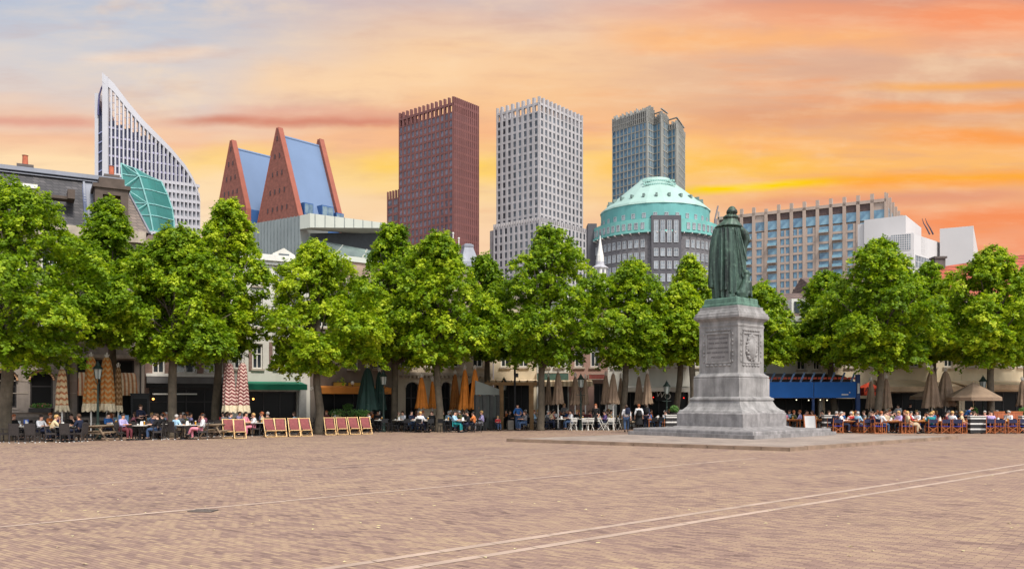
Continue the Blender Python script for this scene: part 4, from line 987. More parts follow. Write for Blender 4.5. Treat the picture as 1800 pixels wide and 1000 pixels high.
# dormer with stone surround
x0, x1 = h.x(166), h.x(224); zb_, zt_ = h.z(196, 372), h.z(196, 335); DST = mat('dormer_stone', (84, 72, 64), .85, ns=2, na=.25)
mb = MB(); mb.box(x0, -.5, zb_ - .6, x0 + .42, .9, zt_); mb.box(x1 - .42, -.5, zb_ - .6, x1, .9, zt_); mb.box(x0 + .42, -.5, zt_ - .38, x1 - .42, .9, zt_); mb.box(x0 - .12, -.62, zt_ + .001, x1 + .12, 1.6, zt_ + .22)
mb.box((x0 + x1) / 2 - .7, -.55, zt_ + .221, (x0 + x1) / 2 + .7, 1.6, zt_ + .62); mb.box(x0 + .42, .4, zb_ - .6, x1 - .42, .5, zt_ - .38); mb.box(x0 + .42, -.5, zb_ - .6, x1 - .42, .9, zb_ - .25)
dm = mb.build('dormer', DST, h.root)
mb = MB(); mb.box(x0 + .47, .28, zb_ - .24, x1 - .47, .38, zt_ - .39); mb.build('pane', PANE, dm)
mb = MB(); mb.box(x0 + .43, .14, zb_ - .24, x0 + .56, .27, zt_ - .39); mb.box(x1 - .56, .14, zb_ - .24, x1 - .43, .27, zt_ - .39); mb.box(x0 + .57, .15, zt_ - .52, x1 - .57, .27, zt_ - .39); mb.box((x0 + x1) / 2 - .04, .16, zb_ - .2, (x0 + x1) / 2 + .04, .27, zt_ - .53); mb.box(x0 + .57, .15, zt_ - 1.0, x1 - .57, .265, zt_ - .9); mb.build('frame', mat('dormer_frame', (170, 142, 110), .7), dm)
mb = MB(); mb.box(h.x(20), .0, h.z(40, 329), h.x(66), .9, h.z(40, 322)); mb.build('roof_rail', WFR, h.root)
mb = MB(); mb.box(h.x(66), -.3, h.z(90, 349), h.x(118), .6, h.z(90, 344)); mb.box(h.x(118.2), -.5, h.z(124, 352), h.x(131), .9, h.z(124, 336)); mb.build('balcony_front', DST, h.root)
# striped dome awnings at the mansion door
def dome_awning(hs, px0, px1, py0, py1, out, m, label):
    x0, x1 = hs.x(px0), hs.x(px1); z1, z0 = hs.z((px0 + px1) / 2, py0), hs.z((px0 + px1) / 2, py1); t = thing('dome_awning', label, 'awning', hs.row.o + hs.row.d * (hs.t0 + (x0 + x1) / 2) + Vector((0, 0, z0)), hs.row.rz)
    w = (x1 - x0) / 2; hh = z1 - z0; n = 8; rings = []
    for k in range(n + 1):
        a = math.pi / 2 * k / n; y, z = -out * math.sin(a) - .02, .28 + (hh - .28) * math.cos(a); tw = w * (.82 + .18 * math.sin(a)); rings.append([(-tw, -.02, z), (-tw, y, z), (tw, y, z), (tw, -.02, z)])
    mb = MB(); mb.loft(rings, close=False); mb.build('canopy', m, t)
    mb = MB(); mb.box(-w, -out - .03, 0, w, -out - .005, .275); mb.box(-w - .02, -out, 0, -w, -.03, .275); mb.box(w, -out, 0, w + .02, -.03, .275); mb.build('valance', m, t)
STRA = stripe_mat('orange_striped_canvas', (232, 206, 170), (196, 128, 84), 4.6, 0, .5)
dome_awning(h, 137, 152, 654, 695, 1.0, STRA, 'cream awning with orange stripes left of the mansion door behind zigzag parasols')
dome_awning(h, 211, 237, 655, 695, 1.3, STRA, 'orange and cream striped dome awning on the mansion right of the door')
MAN = h

def awning(row, px0, px1, py_top, py_bot, out, m, label, drop=.22, posts=False, name='awning', vm=None):
    pm = (px0 + px1) / 2; fr_ = Row(row.o + row.n * out, math.degrees(row.rz)); Yf = fr_.Y(pm)
    t0, t1 = fr_.t(px0), fr_.t(px1); zf = zat(py_bot, Yf); zb_ = max(row.z(pm, py_top), zf + drop + .15)
    t = thing(name, label, 'awning', row.o + row.d * ((t0 + t1) / 2), row.rz); w = (t1 - t0) / 2
    mb = MB(); mb.hexa([(-w, -out, zf + drop), (w, -out, zf + drop), (w, -.05, zb_), (-w, -.05, zb_), (-w, -out, zf + drop + .05), (w, -out, zf + drop + .05), (w, -.05, zb_ + .05), (-w, -.05, zb_ + .05)]); mb.build('canopy', m, t)
    mb = MB(); mb.box(-w, -out - .04, zf, w, -out - .002, zf + drop + .06); mb.build('valance', vm or m, t)
    mb = MB()
    for x in np.linspace(-w * .92, w * .92, max(2, int(w))): mb.bar((x, -.03, zb_ - .25), (x, -out + .1, zf + drop - .05), .05)
    mb.build('folding_arm', DFR, t)
    return t
def signboard(hs, px0, px1, py0, py1, m, label, o=.02, th=.12, name='sign_board', rim=None):
    x0, x1 = hs.x(px0), hs.x(px1); pm = (px0 + px1) / 2; z1, z0 = hs.z(pm, py0), hs.z(pm, py1)
    t = thing(name, label, 'sign', hs.row.o + hs.row.d * (hs.t0 + (x0 + x1) / 2) + hs.row.n * o + Vector((0, 0, (z0 + z1) / 2)), hs.row.rz); w, hh = (x1 - x0) / 2, (z1 - z0) / 2
    mb = MB(); mb.box(-w, -th, -hh, w, 0, hh); mb.build('board', m, t)
    mb = MB(); b = min(.06, hh * .25)
    for q in ((-w - b, -hh - b, -w, hh + b), (w, -hh - b, w + b, hh + b), (-w, hh, w, hh + b), (-w, -hh - b, w, -hh)): mb.box(q[0], -th - .02, q[1], q[2], -.001, q[3])
    mb.build('frame', rim or DFR, t); return t
def text_obj(body, size, m, parent, loc, ext=.02, ry=0):
    cu = bpy.data.curves.new('lettering', 'FONT'); cu.body = body; cu.align_x = 'CENTER'; cu.align_y = 'CENTER'; cu.size = size; cu.extrude = ext
    o = link('tmp', cu); me = baked(o); bpy.data.objects.remove(o); me.materials.clear(); me.materials.append(m); me.name = 'lettering'
    me.transform(Matrix(((1, 0, 0, 0), (0, 0, -1, 0), (0, 1, 0, 0), (0, 0, 0, 1)))); o = link('lettering', me, parent, loc); o.rotation_euler = (0, ry, 0); return o

def bulbs(hs, pts, m, label, grp, Yoff=.1):
    for px, py in pts:
        t = thing('pendant_lamp', label, 'lamp', hs.row.o + hs.row.d * row_t(hs, px) + hs.row.n * Yoff + Vector((0, 0, hs.z(px, py))), 0, grp)
        mb = MB(); mb.ell((0, 0, 0), .07 if m is LAMP else .042, 10, 8); mb.build('bulb', m, t); mb = MB(); mb.tube([(0, 0, .065), (0, 0, .14)], .04, 8); mb.tube([(0, 0, .14), (0, 0, .5)], .008, 6); mb.build('cord', DFR, t)
def row_t(hs, px): return hs.row.t(px)

# --- dark glass cafe front under a brown brick house
BRN = brick_mat('brown_brick', (112, 84, 74), (134, 104, 92), (120, 108, 100))
h = House(LROW, 254, 404, 440, 'brown_brick_house', 'brown brick house with white sash windows over a wide dark glass cafe front', BRN, 10, t0=MAN.t0 + MAN.L + .02)
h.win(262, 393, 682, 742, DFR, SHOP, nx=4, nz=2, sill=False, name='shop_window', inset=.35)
for l, r in ((268, 290), (305, 347), (358, 393)): h.win(l, r, 628, 656, WFR, PANE, nx=2, nz=1); h.win(l, r, 545, 602, WFR, PANE); h.win(l, r, 470, 522, WFR, PANE)
h.finish(); h.cornice(); h.gable(h.z(330, 395), TILEB)
h.box('shop_cornice', WFR, 256, 402, 657, 662, .01, .25); h.box('fascia', mat('grey_fascia', (98, 96, 96), .7, ns=1), 256, 402, 663, 674, .02, .5); h.box('shop_lintel', mat('black_fascia', (22, 21, 22), .6), 256, 402, 674.2, 682, .01, .2)
h.box('transom', WFR, 268, 346, 691, 693.5, .02, .08)
bulbs(h, [(269, 701)], LAMP, 'single glowing orange bulb in the dark cafe front', None)
CAFE = h
# black menu cabinet and lantern brackets
# --- white rendered house with green awning
WHR = mat('white_render', (204, 200, 190), .8, ns=.6, na=.08, streak=.15)
h = House(LROW, 404, 545, 455, 'white_house', 'white rendered house with tall sash windows above the long green awning', WHR, 10, t0=CAFE.t0 + CAFE.L + .02)
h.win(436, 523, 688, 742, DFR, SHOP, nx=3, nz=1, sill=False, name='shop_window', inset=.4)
for l, r in ((412, 430), (444, 462), (482, 500), (515, 535)): h.win(l, r, 604, 648, WFR, PANE); h.win(l, r, 520, 575, WFR, PANE); h.win(l, r, 468, 502, WFR, PANE)
h.finish(); h.cornice(m=WFR)
for px in (437, 473, 508): h.box('brick_pier', BRN, px, px + 6, 601, 651, .003, .05)
h.box('shop_pier', mat('grey_pier', (150, 148, 144), .7, ns=.8), 524, 537, 684, 742, .01, .2)
mb = MB(); xm = h.x(499); r_ = h.x(519) - h.x(480); mb.prism([(xm - r_ / 2, 0, h.H + .25), (xm + r_ / 2, 0, h.H + .25), (xm + r_ / 2, 0, h.z(499, 447)), (xm, 0, h.z(499, 436)), (xm - r_ / 2, 0, h.z(499, 447))], (0, 6, 0)); gb = mb.build('roof_gable', WHR, h.root)
mb = MB(); mb.box(xm - .35, -.05, h.H + .4, xm + .35, -.003, h.z(499, 450)); mb.build('window', PANE, gb)
GRN = mat('green_canvas', (22, 122, 92), .75, ns=1, na=.15); OR = mat('orange_canvas', (226, 140, 60), .75, ns=1, na=.12)
t = awning(LROW, 434, 540, 672, 685, 1.6, GRN, 'long deep green awning over the open cafe front of the white house', .3); text_obj('gio', .3, WFR, t, (2.3, -1.66, zat(681.5, 57)), .004)
bulbs(h, [(435.5, 701), (444.5, 701)], LAMP, 'one of two small glowing amber lamps under the green awning', 'amber lamps under the green awning')
WHH = h
# --- grey house with orange awning
GRH = mat('taupe_render', (124, 112, 102), .85, ns=.8, na=.15, streak=.25)
h = House(LROW, 545, 694, 495, 'grey_house', 'grey brown house with yellow sign boxes above an orange awning', GRH, 10, t0=WHH.t0 + WHH.L + .02)
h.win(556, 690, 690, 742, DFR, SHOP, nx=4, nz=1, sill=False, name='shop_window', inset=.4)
for l, r in ((556, 578), (612, 630), (656, 676)): h.win(l, r, 600, 648, WFR, PANE); h.win(l, r, 520, 575, WFR, PANE)
h.finish(); h.cornice(); h.gable(h.z(620, 470), TILEB)
awning(LROW, 565, 688, 682, 692, 1.3, OR, 'flat orange awning stretched beneath the yellow sign boxes', .36)
YS = mat('yellow_sign', (206, 160, 62), .6, na=.1)
signboard(h, 585, 606, 672, 678, YS, 'small yellow sign box above the orange awning, left of two', rim=mat('sign_rim', (92, 70, 44), .6)); signboard(h, 611, 632, 672.5, 678, YS, 'small yellow sign box above the orange awning beside the white ball lamp', rim=MC['sign_rim'])
t = thing('globe_lamp', 'white ball lamp on a stalk above the orange awning', 'lamp', LROW.o + LROW.d * LROW.t(617) + LROW.n * .3 + Vector((0, 0, LROW.z(617, 673))), 0); mb = MB(); mb.ell((0, 0, 0), .13, 12, 10); mb.build('globe', mat('white_globe', (226, 222, 214), .4), t, smooth=True); mb = MB(); mb.tube([(0, 0, -.12), (0, 0, -.3), (0, .25, -.32)], .025, 8); mb.build('bracket', DFR, t)
GRYH = h
# --- cream house with arched openings
CRM = mat('cream_stucco', (190, 174, 152), .85, ns=.7, na=.1, streak=.2)
h = House(LROW, 694, 866, 510, 'cream_stucco_house', 'cream stucco house with round arched ground floor openings behind orange parasols', CRM, 10, t0=GRYH.t0 + GRYH.L + .02)
for l, r in ((713, 736), (776, 792), (822, 842)):
    o, pts = h.win(l, r, 671, 741, DFR, SHOP, arch=True, nx=2, nz=2, sill=False, name='arched_door')
    mb = MB(); n = len(pts); xm = sum(p[0] for p in pts) / n; zc = pts[0][1]; ou = [((x - xm) * 1.2 + xm, (z - zc) * 1.25 + zc) for x, z in pts]
    for i in range(n - 1): mb.hexa([(pts[i][0], -.1, pts[i][1]), (pts[i + 1][0], -.1, pts[i + 1][1]), (pts[i + 1][0], -.01, pts[i + 1][1]), (pts[i][0], -.01, pts[i][1]), (ou[i][0], -.1, ou[i][1]), (ou[i + 1][0], -.1, ou[i + 1][1]), (ou[i + 1][0], -.01, ou[i + 1][1]), (ou[i][0], -.01, ou[i][1])])
    mb.build('arch_trim', STRIM, o)
for l, r in ((704, 722), (748, 766), (790, 808), (832, 850)): h.win(l, r, 600, 645, WFR, PANE); h.win(l, r, 548, 585, WFR, PANE)
h.finish(); h.cornice(); h.gable(h.z(780, 482), TILEB); h.box('string_course', STRIM, 696, 864, 655, 660, .01, .22)
mb = MB()
for px in range(704, 862, 7): mb.box(h.x(px), -.2, h.z(px, 664), h.x(px + 3.4), -.012, h.z(px, 660.5))
mb.build('dentils', STRIM, h.root)
CRMH = h
# --- right-hand row, front on
def rh(px0, px1, pye, name, label, wall, wins, ridge=None, tile=TILEB, shop=None, t0=None):
    h = House(RROW, px0, px1, pye, name, label, wall, 11, t0=t0)
    if shop: h.win(shop[0], shop[1], shop[2], 742, DFR, SHOP, nx=max(2, int((shop[1] - shop[0]) / 22)), nz=1, sill=False, name='shop_window', inset=.45)
    for q in wins: h.win(*q, WFR, PANE)
    h.finish(); h.cornice(m=WFR if wall in (WHR,) else STRIM)
    if ridge: h.gable(h.z((px0 + px1) / 2, ridge), tile)
    return h
CRW = mat('pale_cream_wall', (208, 192, 164), .85, ns=.7, na=.08, streak=.15); RWL = mat('muted_rose_wall', (160, 128, 116), .85, ns=.7, na=.1)
def rows(px, tops=((600, 645), (548, 580))): return [(l, l + 16, a, b) for l in px for a, b in tops]
h1 = rh(868, 943, 525, 'cream_house', 'plain cream house behind the timber pergola and its flat cream awning', CRW, rows((880, 912)), 500, shop=(872, 938, 676))
h2 = rh(943, 1000, 525, 'green_fascia_house', 'narrow house with a long green shop fascia behind the mid terrace', WHR, rows((950, 975)), 500, shop=(948, 998, 676), t0=h1.t0 + h1.L + .02)
h3 = rh(1000, 1068, 525, 'rose_house', 'rose grey house with a dull red fascia behind taupe parasols', RWL, rows((1010, 1038)), 500, shop=(1044, 1066, 674), t0=h2.t0 + h2.L + .02)
h4 = rh(1068, 1215, 530, 'long_white_house', 'long white fronted house with black shop interior left of the monument', WHR, rows((1076, 1104, 1132, 1160, 1188)), 512, shop=(1084, 1210, 689), t0=h3.t0 + h3.L + .02)
h5 = rh(1215, 1352, 530, 'plain_white_house', 'white house mostly hidden behind the stone pedestal and trees', WHR, rows((1222, 1250, 1280, 1318)), 515, shop=(1222, 1346, 690), t0=h4.t0 + h4.L + .02)
h6 = rh(1352, 1446, 562, 'brown_roof_house', 'white house with brown tiled roof and white dormer right of the statue', WHR, [(1402, 1416, 572, 592), (1430, 1442, 572, 592), (1401, 1417, 608, 650), (1430, 1442, 608, 650)], None, shop=(1356, 1440, 700), t0=h5.t0 + h5.L + .02)
h7 = rh(1446, 1560, 520, 'shaded_house', 'beige house hidden by trees between blue awning and cream awning', CRW, rows((1456, 1486, 1516)), 470, shop=(1450, 1556, 700), t0=h6.t0 + h6.L + .02)
h8 = rh(1560, 1690, 520, 'beige_corner_house', 'beige house over the long cream awning at right', CRW, rows((1572, 1600, 1630, 1660)), 475, shop=(1566, 1686, 690), t0=h7.t0 + h7.L + .02)
h9 = rh(1690, 1900, 530, 'red_roof_house', 'house with bright red tiled roof at the right edge above trees', CRW, rows((1700, 1730, 1762, 1790)), None, shop=(1696, 1890, 688), t0=h8.t0 + h8.L + .02)
# brown roof of the house right of the statue: steep slope, dormer, hip on its left
h = h6; z0, z1 = h.H, h.z(1420, 505); mb = MB(); L = h.L
mb.poly([(-.0, -.35, z0 + .1), (L, -.35, z0 + .1), (L, 3.6, z1), (h.x(1386), 3.6, z1)]); mb.poly([(0, -.35, z0 + .1), (h.x(1386), 3.6, z1), (h.x(1386), 8, z1), (0, 11, z0 + .1)]); mb.poly([(h.x(1386), 3.6, z1), (L, 3.6, z1), (L, 8, z1), (h.x(1386), 8, z1)]); mb.poly([(L, -.35, z0 + .1), (L, 11, z0 + .1), (L, 8, z1), (L, 3.6, z1)]); mb.build('roof', TILEB, h.root)
mb = MB(); mb.box(h.x(1394), .35, h.z(1407, 552), h.x(1426), 3, h.z(1407, 524)); dm = mb.build('dormer', WFR, h.root)
for k in range(2):
    mb = MB(); mb.box(h.x(1398.5 + k * 12), .27, h.z(1407, 549), h.x(1408 + k * 12), .345, h.z(1407, 529)); mb.build('pane', PANE, dm)
h = h9; z0, z1 = h.H, h.z(1740, 440); mb = MB()
xl = h.x(1686); mb.poly([(h.x(1673), -.4, z0 + .2), (h.L, -.4, z0 + .2), (h.L, 4.5, h.z(1800, 436) + .5), (h.x(1690), 4.5, z1 - .6)]); mb.poly([(h.x(1673), -.4, z0 + .2), (h.x(1690), 4.5, z1 - .6), (h.x(1690), 9, z1 - .6), (h.x(1673), 11, z0 + .2)]); mb.poly([(h.x(1690), 4.5, z1 - .6), (h.L, 4.5, h.z(1800, 436) + .5), (h.L, 9, h.z(1800, 436) + .5), (h.x(1690), 9, z1 - .6)]); mb.build('roof', TILER, h.root)
h.chimney(1699, z1 - .9, z1 + .1, .8, 4.6, 0)
STRW = stripe_mat('cream_scallop_canvas', (222, 200, 166), (186, 158, 124), 3.0, 0, .5); CRC = mat('cream_canvas', (214, 190, 158), .8, ns=1, na=.12); WHC = mat('white_canvas', (206, 198, 184), .8, ns=1, na=.1)
awning(RROW, 853, 944, 668, 676, 2.2, CRC, 'flat cream awning on timber posts over the pergola terrace', .24)
signboard(h2, 944, 999, 656, 669, mat('green_fascia', (64, 88, 78), .7), 'long dull green fascia board above the striped awning', .02, .2, 'fascia_board', STRIM); signboard(h3, 1035, 1067, 658, 666, mat('red_fascia', (128, 64, 56), .7), 'long dull red fascia board above taupe parasols', .02, .2, 'fascia_board', STRIM)
awning(RROW, 955, 1042, 669, 679, 1.8, STRW, 'cream striped scalloped awning under the green fascia', .3)
awning(RROW, 1098, 1214, 679, 688, 2.0, WHC, 'long off white awning over the black shop left of monument', .22)
t = signboard(h4, 1152, 1178, 687, 703, mat('black_board', (12, 12, 12), .6), 'black hanging board with big white letters WO between red lamps', .3, .06, rim=mat('black_rim', (16, 16, 16), .6)); text_obj('WO', .62, WFR, t, (0, -.085, 0), .01, R(12))
bulbs(h4, [(1147, 698), (1200, 699)], REDL, 'small glowing red lamp in the black shop beside the WO sign', 'red lamps in the black shop', .5)
# blue awning structure: big box canopy with sloping glazed top
BLC = mat('blue_canvas', (24, 92, 166), .7, ns=.8, na=.12); BLF = mat('blue_steel', (28, 56, 104), .5)
fr_ = Row(RROW.o + RROW.n * 5, -2); t0, t1 = fr_.t(1340), fr_.t(1505); t = thing('blue_canopy', 'big blue canvas canopy box with raking blue ribs and red heaters right of the monument', 'canopy', RROW.o + RROW.d * ((t0 + t1) / 2), RROW.rz); w = (t1 - t0) / 2; Yc = fr_.Y(1430)
za, zb_ = zat(671, Yc), zat(699, Yc); kx = 1.0; xj = -w + (t1 - t0) * .55
mb = MB(); mb.box(-w * kx, -5, zb_, xj - .02, -4.94, za); mb.build('front_panel', BLC, t); mb = MB(); mb.box(xj + .02, -5, zb_, w * kx, -4.94, za); mb.build('front_panel', BLC, t)
mb = MB(); mb.box(-w * kx, -4.93, zb_, -w * kx + .06, -.05, za); mb.build('side_panel', BLC, t); mb = MB(); mb.box(w * kx - .06, -4.93, zb_, w * kx, -.05, za); mb.build('side_panel', BLC, t)
zt = za + .42; mb = MB(); mb.poly([(-w * kx, -4.95, za - .02), (w * kx, -4.95, za - .02), (w * kx, -2.4, zt + .1), (-w * kx, -2.4, zt + .1)]); mb.poly([(-w * kx, -2.4, zt + .1), (w * kx, -2.4, zt + .1), (w * kx, -.05, zt + .3), (-w * kx, -.05, zt + .3)]); mb.build('roof_sheet', mat('dark_canopy_roof', (44, 40, 48), .6, ns=1), t)
for k in range(10):
    x = -w * kx + .1 + (2 * w * kx - .2) * k / 9; mb = MB(); mb.bar((x - .25, -5.0, za + .0), (x + .25, -4.3, zt + .22), .1); mb.build('rib', mat('pale_blue_steel', (120, 146, 186), .5), t)
for k in range(9):
    x = -w * kx + .55 + (2 * w * kx - .2) * k / 9; mb = MB(); mb.box(x, -4.45, za + .2, x + .6, -4.38, za + .34); mb.build('heater', mat('heater_red', (112, 56, 46), .6, emit=((200, 70, 40), .06)), t)
mb = MB(); mb.box(w * kx + .001, -5.05, 0, w * kx + .26, -4.8, zt + .1); mb.box(-w * kx - .2, -5.05, 0, -w * kx - .001, -4.85, za); mb.box(xj - .08, -4.9, 0, xj + .08, -4.75, zb_); mb.build('posts', BLF, t)
text_obj('\u2022', .34, WFR, t, (w * kx - .45, -5.02, za - .75), .01); mb = MB(); mb.box(w * kx + .06, -5.09, za - .8, w * kx + .2, -5.056, za - .1); mb.box(w * kx - 1.0, -5.03, za - .92, w * kx - .55, -5.003, za - .84); mb.build('white_mark', WFR, t)
bulbs(h6, [(1368, 702.5), (1388, 703), (1407, 702.5), (1418, 703)], mat('soft_bulb', (240, 236, 220), .5, emit=((255, 240, 200), .7)), 'tiny white bulb hanging below the blue canopy edge', 'white bulbs under the blue canopy', 4.6)
# red parasol with dark brush lettering, half behind the trunk
def open_parasol(px, Y, pyt, pyb, wpx, m, label, valance=.22, n=8, lettering=None, slope=1.0):
    zt, zb_ = zat(pyt, Y), zat(pyb, Y); r_ = wm(wpx, Y) / 2; t = thing('open_parasol', label, 'parasol', G(px, Y=Y), rng.uniform(0, 1))
    mb = MB(); mb.lathe([(.03, zt), (r_ * .5, zt - (zt - zb_ - valance) * .46), (r_, zb_ + valance)], n, cap=False); mb.build('canopy', m, t)
    mb = MB(); mb.lathe([(r_, zb_ + valance), (r_ * 1.005, zb_)], n, rf=lambda a, z: 1, cap=False); mb.build('valance', m, t)
    mb = MB(); mb.tube([(0, 0, 0), (0, 0, zt + .12)], .035, 10); mb.build('pole', WDP, t); mb = MB(); mb.box(-.3, -.3, 0, .3, .3, .09); mb.build('base', mat('concrete_base', (120, 116, 112), .9), t)
    mb = MB()
    for k in range(n): a = 2 * math.pi * k / n; mb.bar((0, 0, zb_ + .3), (r_ * .55 * math.cos(a), r_ * .55 * math.sin(a), zt - (zt - zb_ - valance) * .5 - .03), .025)
    mb.build('stretchers', WDP, t); return t, r_, zt, zb_
WDP = mat('pale_wood_pole', (176, 152, 122), .7, ns=4, na=.2)
RDC = mat('red_canvas', (186, 62, 34), .75, ns=1, na=.15)
t, r_, zt, zb_ = open_parasol(1527, 61.5, 672, 695, 40, RDC, 'red parasol with dark brush lettering between blue canopy and tree trunk', .55)
text_obj('Abus', .5, mat('brush_black', (44, 18, 16), .7), t, (-.1, -r_ - .02, zb_ + .42), .02)
t.rotation_euler.z = R(0)
awning(RROW, 1562, 1640, 668, 688, 2.6, CRC, 'deep cream awning with thin white edge right of the big trunk', .3, vm=mat('cream_canvas_dark', (190, 160, 128), .8, ns=1)); awning(RROW, 1642, 1692, 670, 688, 2.6, CRC, 'cream awning section between the closed taupe parasols and open parasol', .3, vm=MC['cream_canvas_dark']); awning(RROW, 1696, 1860, 670, 685, 2.6, CRC, 'cream awning section running off the right edge behind the lamp', .3, vm=MC['cream_canvas_dark'])

# ---------------------------------------------------------------- roofs seen above the trees
# teal glazed bow structure behind the mansion
TG = glass('teal_glass', (24, 88, 84), (54, 128, 120), .25); TGF = mat('teal_mullion', (128, 178, 174), .5)
t = thing('teal_glass_roof', 'bowed teal glass roof with pale ribs rising behind the mansion hip', 'glass roof', G(262, Y=70), R(8)); zz = lambda py: zat(py, 70); xx = lambda px: (px - 262) / F * 70
mb = MB(); prof = [(300, 228, 265), (318, 229, 282), (340, 232, 292), (365, 238, 300), (385, 244, 303), (412, 252, 304)]
fr = MB()
ringsA = []
for py, l, r_ in prof:
    n = 6; ringsA.append([(xx(l) + (xx(r_) - xx(l)) * k / n, -1.6 * math.sin(math.pi * .5 * (1 - k / n)) * 1.2 + .25 * math.sin(k * 1.3), zz(py) - (.5 * k / n if py == 300 else 0)) for k in range(n + 1)])
mb.loft(ringsA, close=False)
for r_ in ringsA:
    for a, b in zip(r_, r_[1:]): fr.bar(Vector(a) + Vector((0, -.04, 0)), Vector(b) + Vector((0, -.04, 0)), .07)
for k in (0, 3, 6):
    for i in range(len(ringsA) - 1): fr.bar(Vector(ringsA[i][k]) + Vector((0, -.05, 0)), Vector(ringsA[i + 1][k]) + Vector((0, -.05, 0)), .09)
for i, (a, b) in enumerate(((0, 3), (3, 0), (0, 3), (3, 0))): fr.bar(Vector(ringsA[i][a]) + Vector((0, -.07, 0)), Vector(ringsA[i + 1][b]) + Vector((0, -.07, 0)), .06)
mb.build('glazing', TG, t); fr.build('ribs', TGF, t)
mb = MB(); mb.prism([(xx(254), 0.0, 0), (xx(303), .3, 0), (xx(303), 5, 0), (xx(254), 5, 0)], (0, 0, zz(412))); mb.build('brick_wall', brick_mat('rust_brick', (140, 84, 62), (156, 96, 74), (130, 100, 88)), t)
# zinc-clad rooftop extension with big tilted window
Y0 = 92; t = thing('zinc_rooftop_block', 'wedge shaped grey zinc rooftop block with a deep dark picture window under the brick gables', 'rooftop building', G(545, Y=Y0), 0); o_ = G(545, Y=Y0)
def q3(px, py, Y): v = G(px, Y=Y); return Vector((v.x - o_.x, v.y - o_.y, zat(py, Y)))
ZN = mat('zinc_sheet', (148, 156, 154), .5, .3, ns=.35, na=.1, streak=.1); ZN2 = mat('zinc_sheet_pale', (186, 188, 176), .5, .2, ns=.35, na=.06)
YL, YR = 103, 101
A, B, C_ = q3(440, 394, YL), q3(545, 375, Y0), q3(692, 394, YR)
mb = MB(); Zb = zat(450, Y0)
# left wing wall, front band, soffit, back
mb.hexa([Vector((A.x, A.y, 0)), Vector((B.x, B.y, 0)) + Vector((-1.3, .9, 0)), Vector((B.x, B.y + 9, 0)), Vector((A.x, A.y + 6, 0)), A, Vector((B.x - 1.3, B.y + .9, B.z - .08)), Vector((B.x, B.y + 9, B.z)), Vector((A.x, A.y + 6, A.z))]); mb.build('side_wall', ZN, t)
mb = MB(); e = (C_ - B); e.z = 0; e.normalize(); nb_ = Vector((e.y, -e.x, 0))
zbB, zbC = zat(400, Y0), zat(401, YR)
mb.hexa([Vector((B.x - 1.3, B.y + .85, zbB)), Vector((B.x, B.y, zbB)), Vector((C_.x, C_.y, zbC)), Vector((C_.x, C_.y + 6, zbC)), Vector((B.x - 1.3, B.y + .85, B.z - .07)), Vector((B.x, B.y, B.z)), Vector((C_.x, C_.y, C_.z)), Vector((C_.x, C_.y + 6, C_.z))])
mb.build('roof_fascia', ZN2, t)
mb = MB()
for k in range(15):
    f_ = (k + .5) / 15; p = A.lerp(Vector((B.x - 1.3, B.y + .9, B.z)), f_); mb.bar((p.x + .0, p.y - .03, 3), (p.x, p.y - .03, p.z), .07)
for k in range(9): p = B.lerp(C_, (k + .5) / 9); mb.bar((p.x, p.y - .02, zbB + (zbC - zbB) * (k + .5) / 9), (p.x, p.y - .02, p.z), .06)
mb.build('standing_seams', mat('zinc_seam', (108, 116, 116), .5, .3), t)
mb = MB(); s0 = q3(528, 440, Y0 + 1); s1 = q3(690, 440, YR)
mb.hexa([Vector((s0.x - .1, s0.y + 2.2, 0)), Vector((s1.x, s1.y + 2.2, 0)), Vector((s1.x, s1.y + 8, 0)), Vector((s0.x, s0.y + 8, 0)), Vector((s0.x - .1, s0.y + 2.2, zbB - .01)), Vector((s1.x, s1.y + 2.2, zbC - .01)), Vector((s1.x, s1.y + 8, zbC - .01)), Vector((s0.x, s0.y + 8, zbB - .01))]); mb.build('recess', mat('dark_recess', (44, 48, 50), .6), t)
mb = MB(); zl, zh = zat(434, Y0), zat(404, Y0)
mb.hexa([Vector((s0.x + .6, s0.y + 1.2, zl)), Vector((s1.x, s1.y + .6, zl)), Vector((s1.x, s1.y + .7, zl)), Vector((s0.x + .6, s0.y + 1.3, zl)), Vector((s0.x + 1.6, s0.y + 2.0, zh - .6)), Vector((s1.x, s1.y + 1.5, zh - .9)), Vector((s1.x, s1.y + 1.6, zh - .9)), Vector((s0.x + 1.6, s0.y + 2.1, zh - .6))]); w_ = mb.build('picture_window', glass('picture_glass', (70, 84, 84), (130, 146, 140), .06, .8), t)
mb = MB()
for f_ in (.0, .3, .62, .9): a = Vector((s0.x + .6, s0.y + 1.15, zl)).lerp(Vector((s1.x, s1.y + .55, zl)), f_); b = Vector((s0.x + 1.6, s0.y + 1.95, zh - .6)).lerp(Vector((s1.x, s1.y + 1.45, zh - .9)), f_); mb.bar(a, b, .12)
mb.build('mullions', ZN2, w_)
mb = MB(); mb.hexa([Vector((s0.x - .3, s0.y + .3, zl - .7)), Vector((s1.x, s1.y - .2, zl - .7)), Vector((s1.x, s1.y + 2.1, zl - .7)), Vector((s0.x - .3, s0.y + 2.1, zl - .7)), Vector((s0.x - .3, s0.y + .3, zl - .1)), Vector((s1.x, s1.y - .2, zl - .1)), Vector((s1.x, s1.y + 2.1, zl - .1)), Vector((s0.x - .3, s0.y + 2.1, zl - .1))]); mb.build('sill_band', ZN2, t)
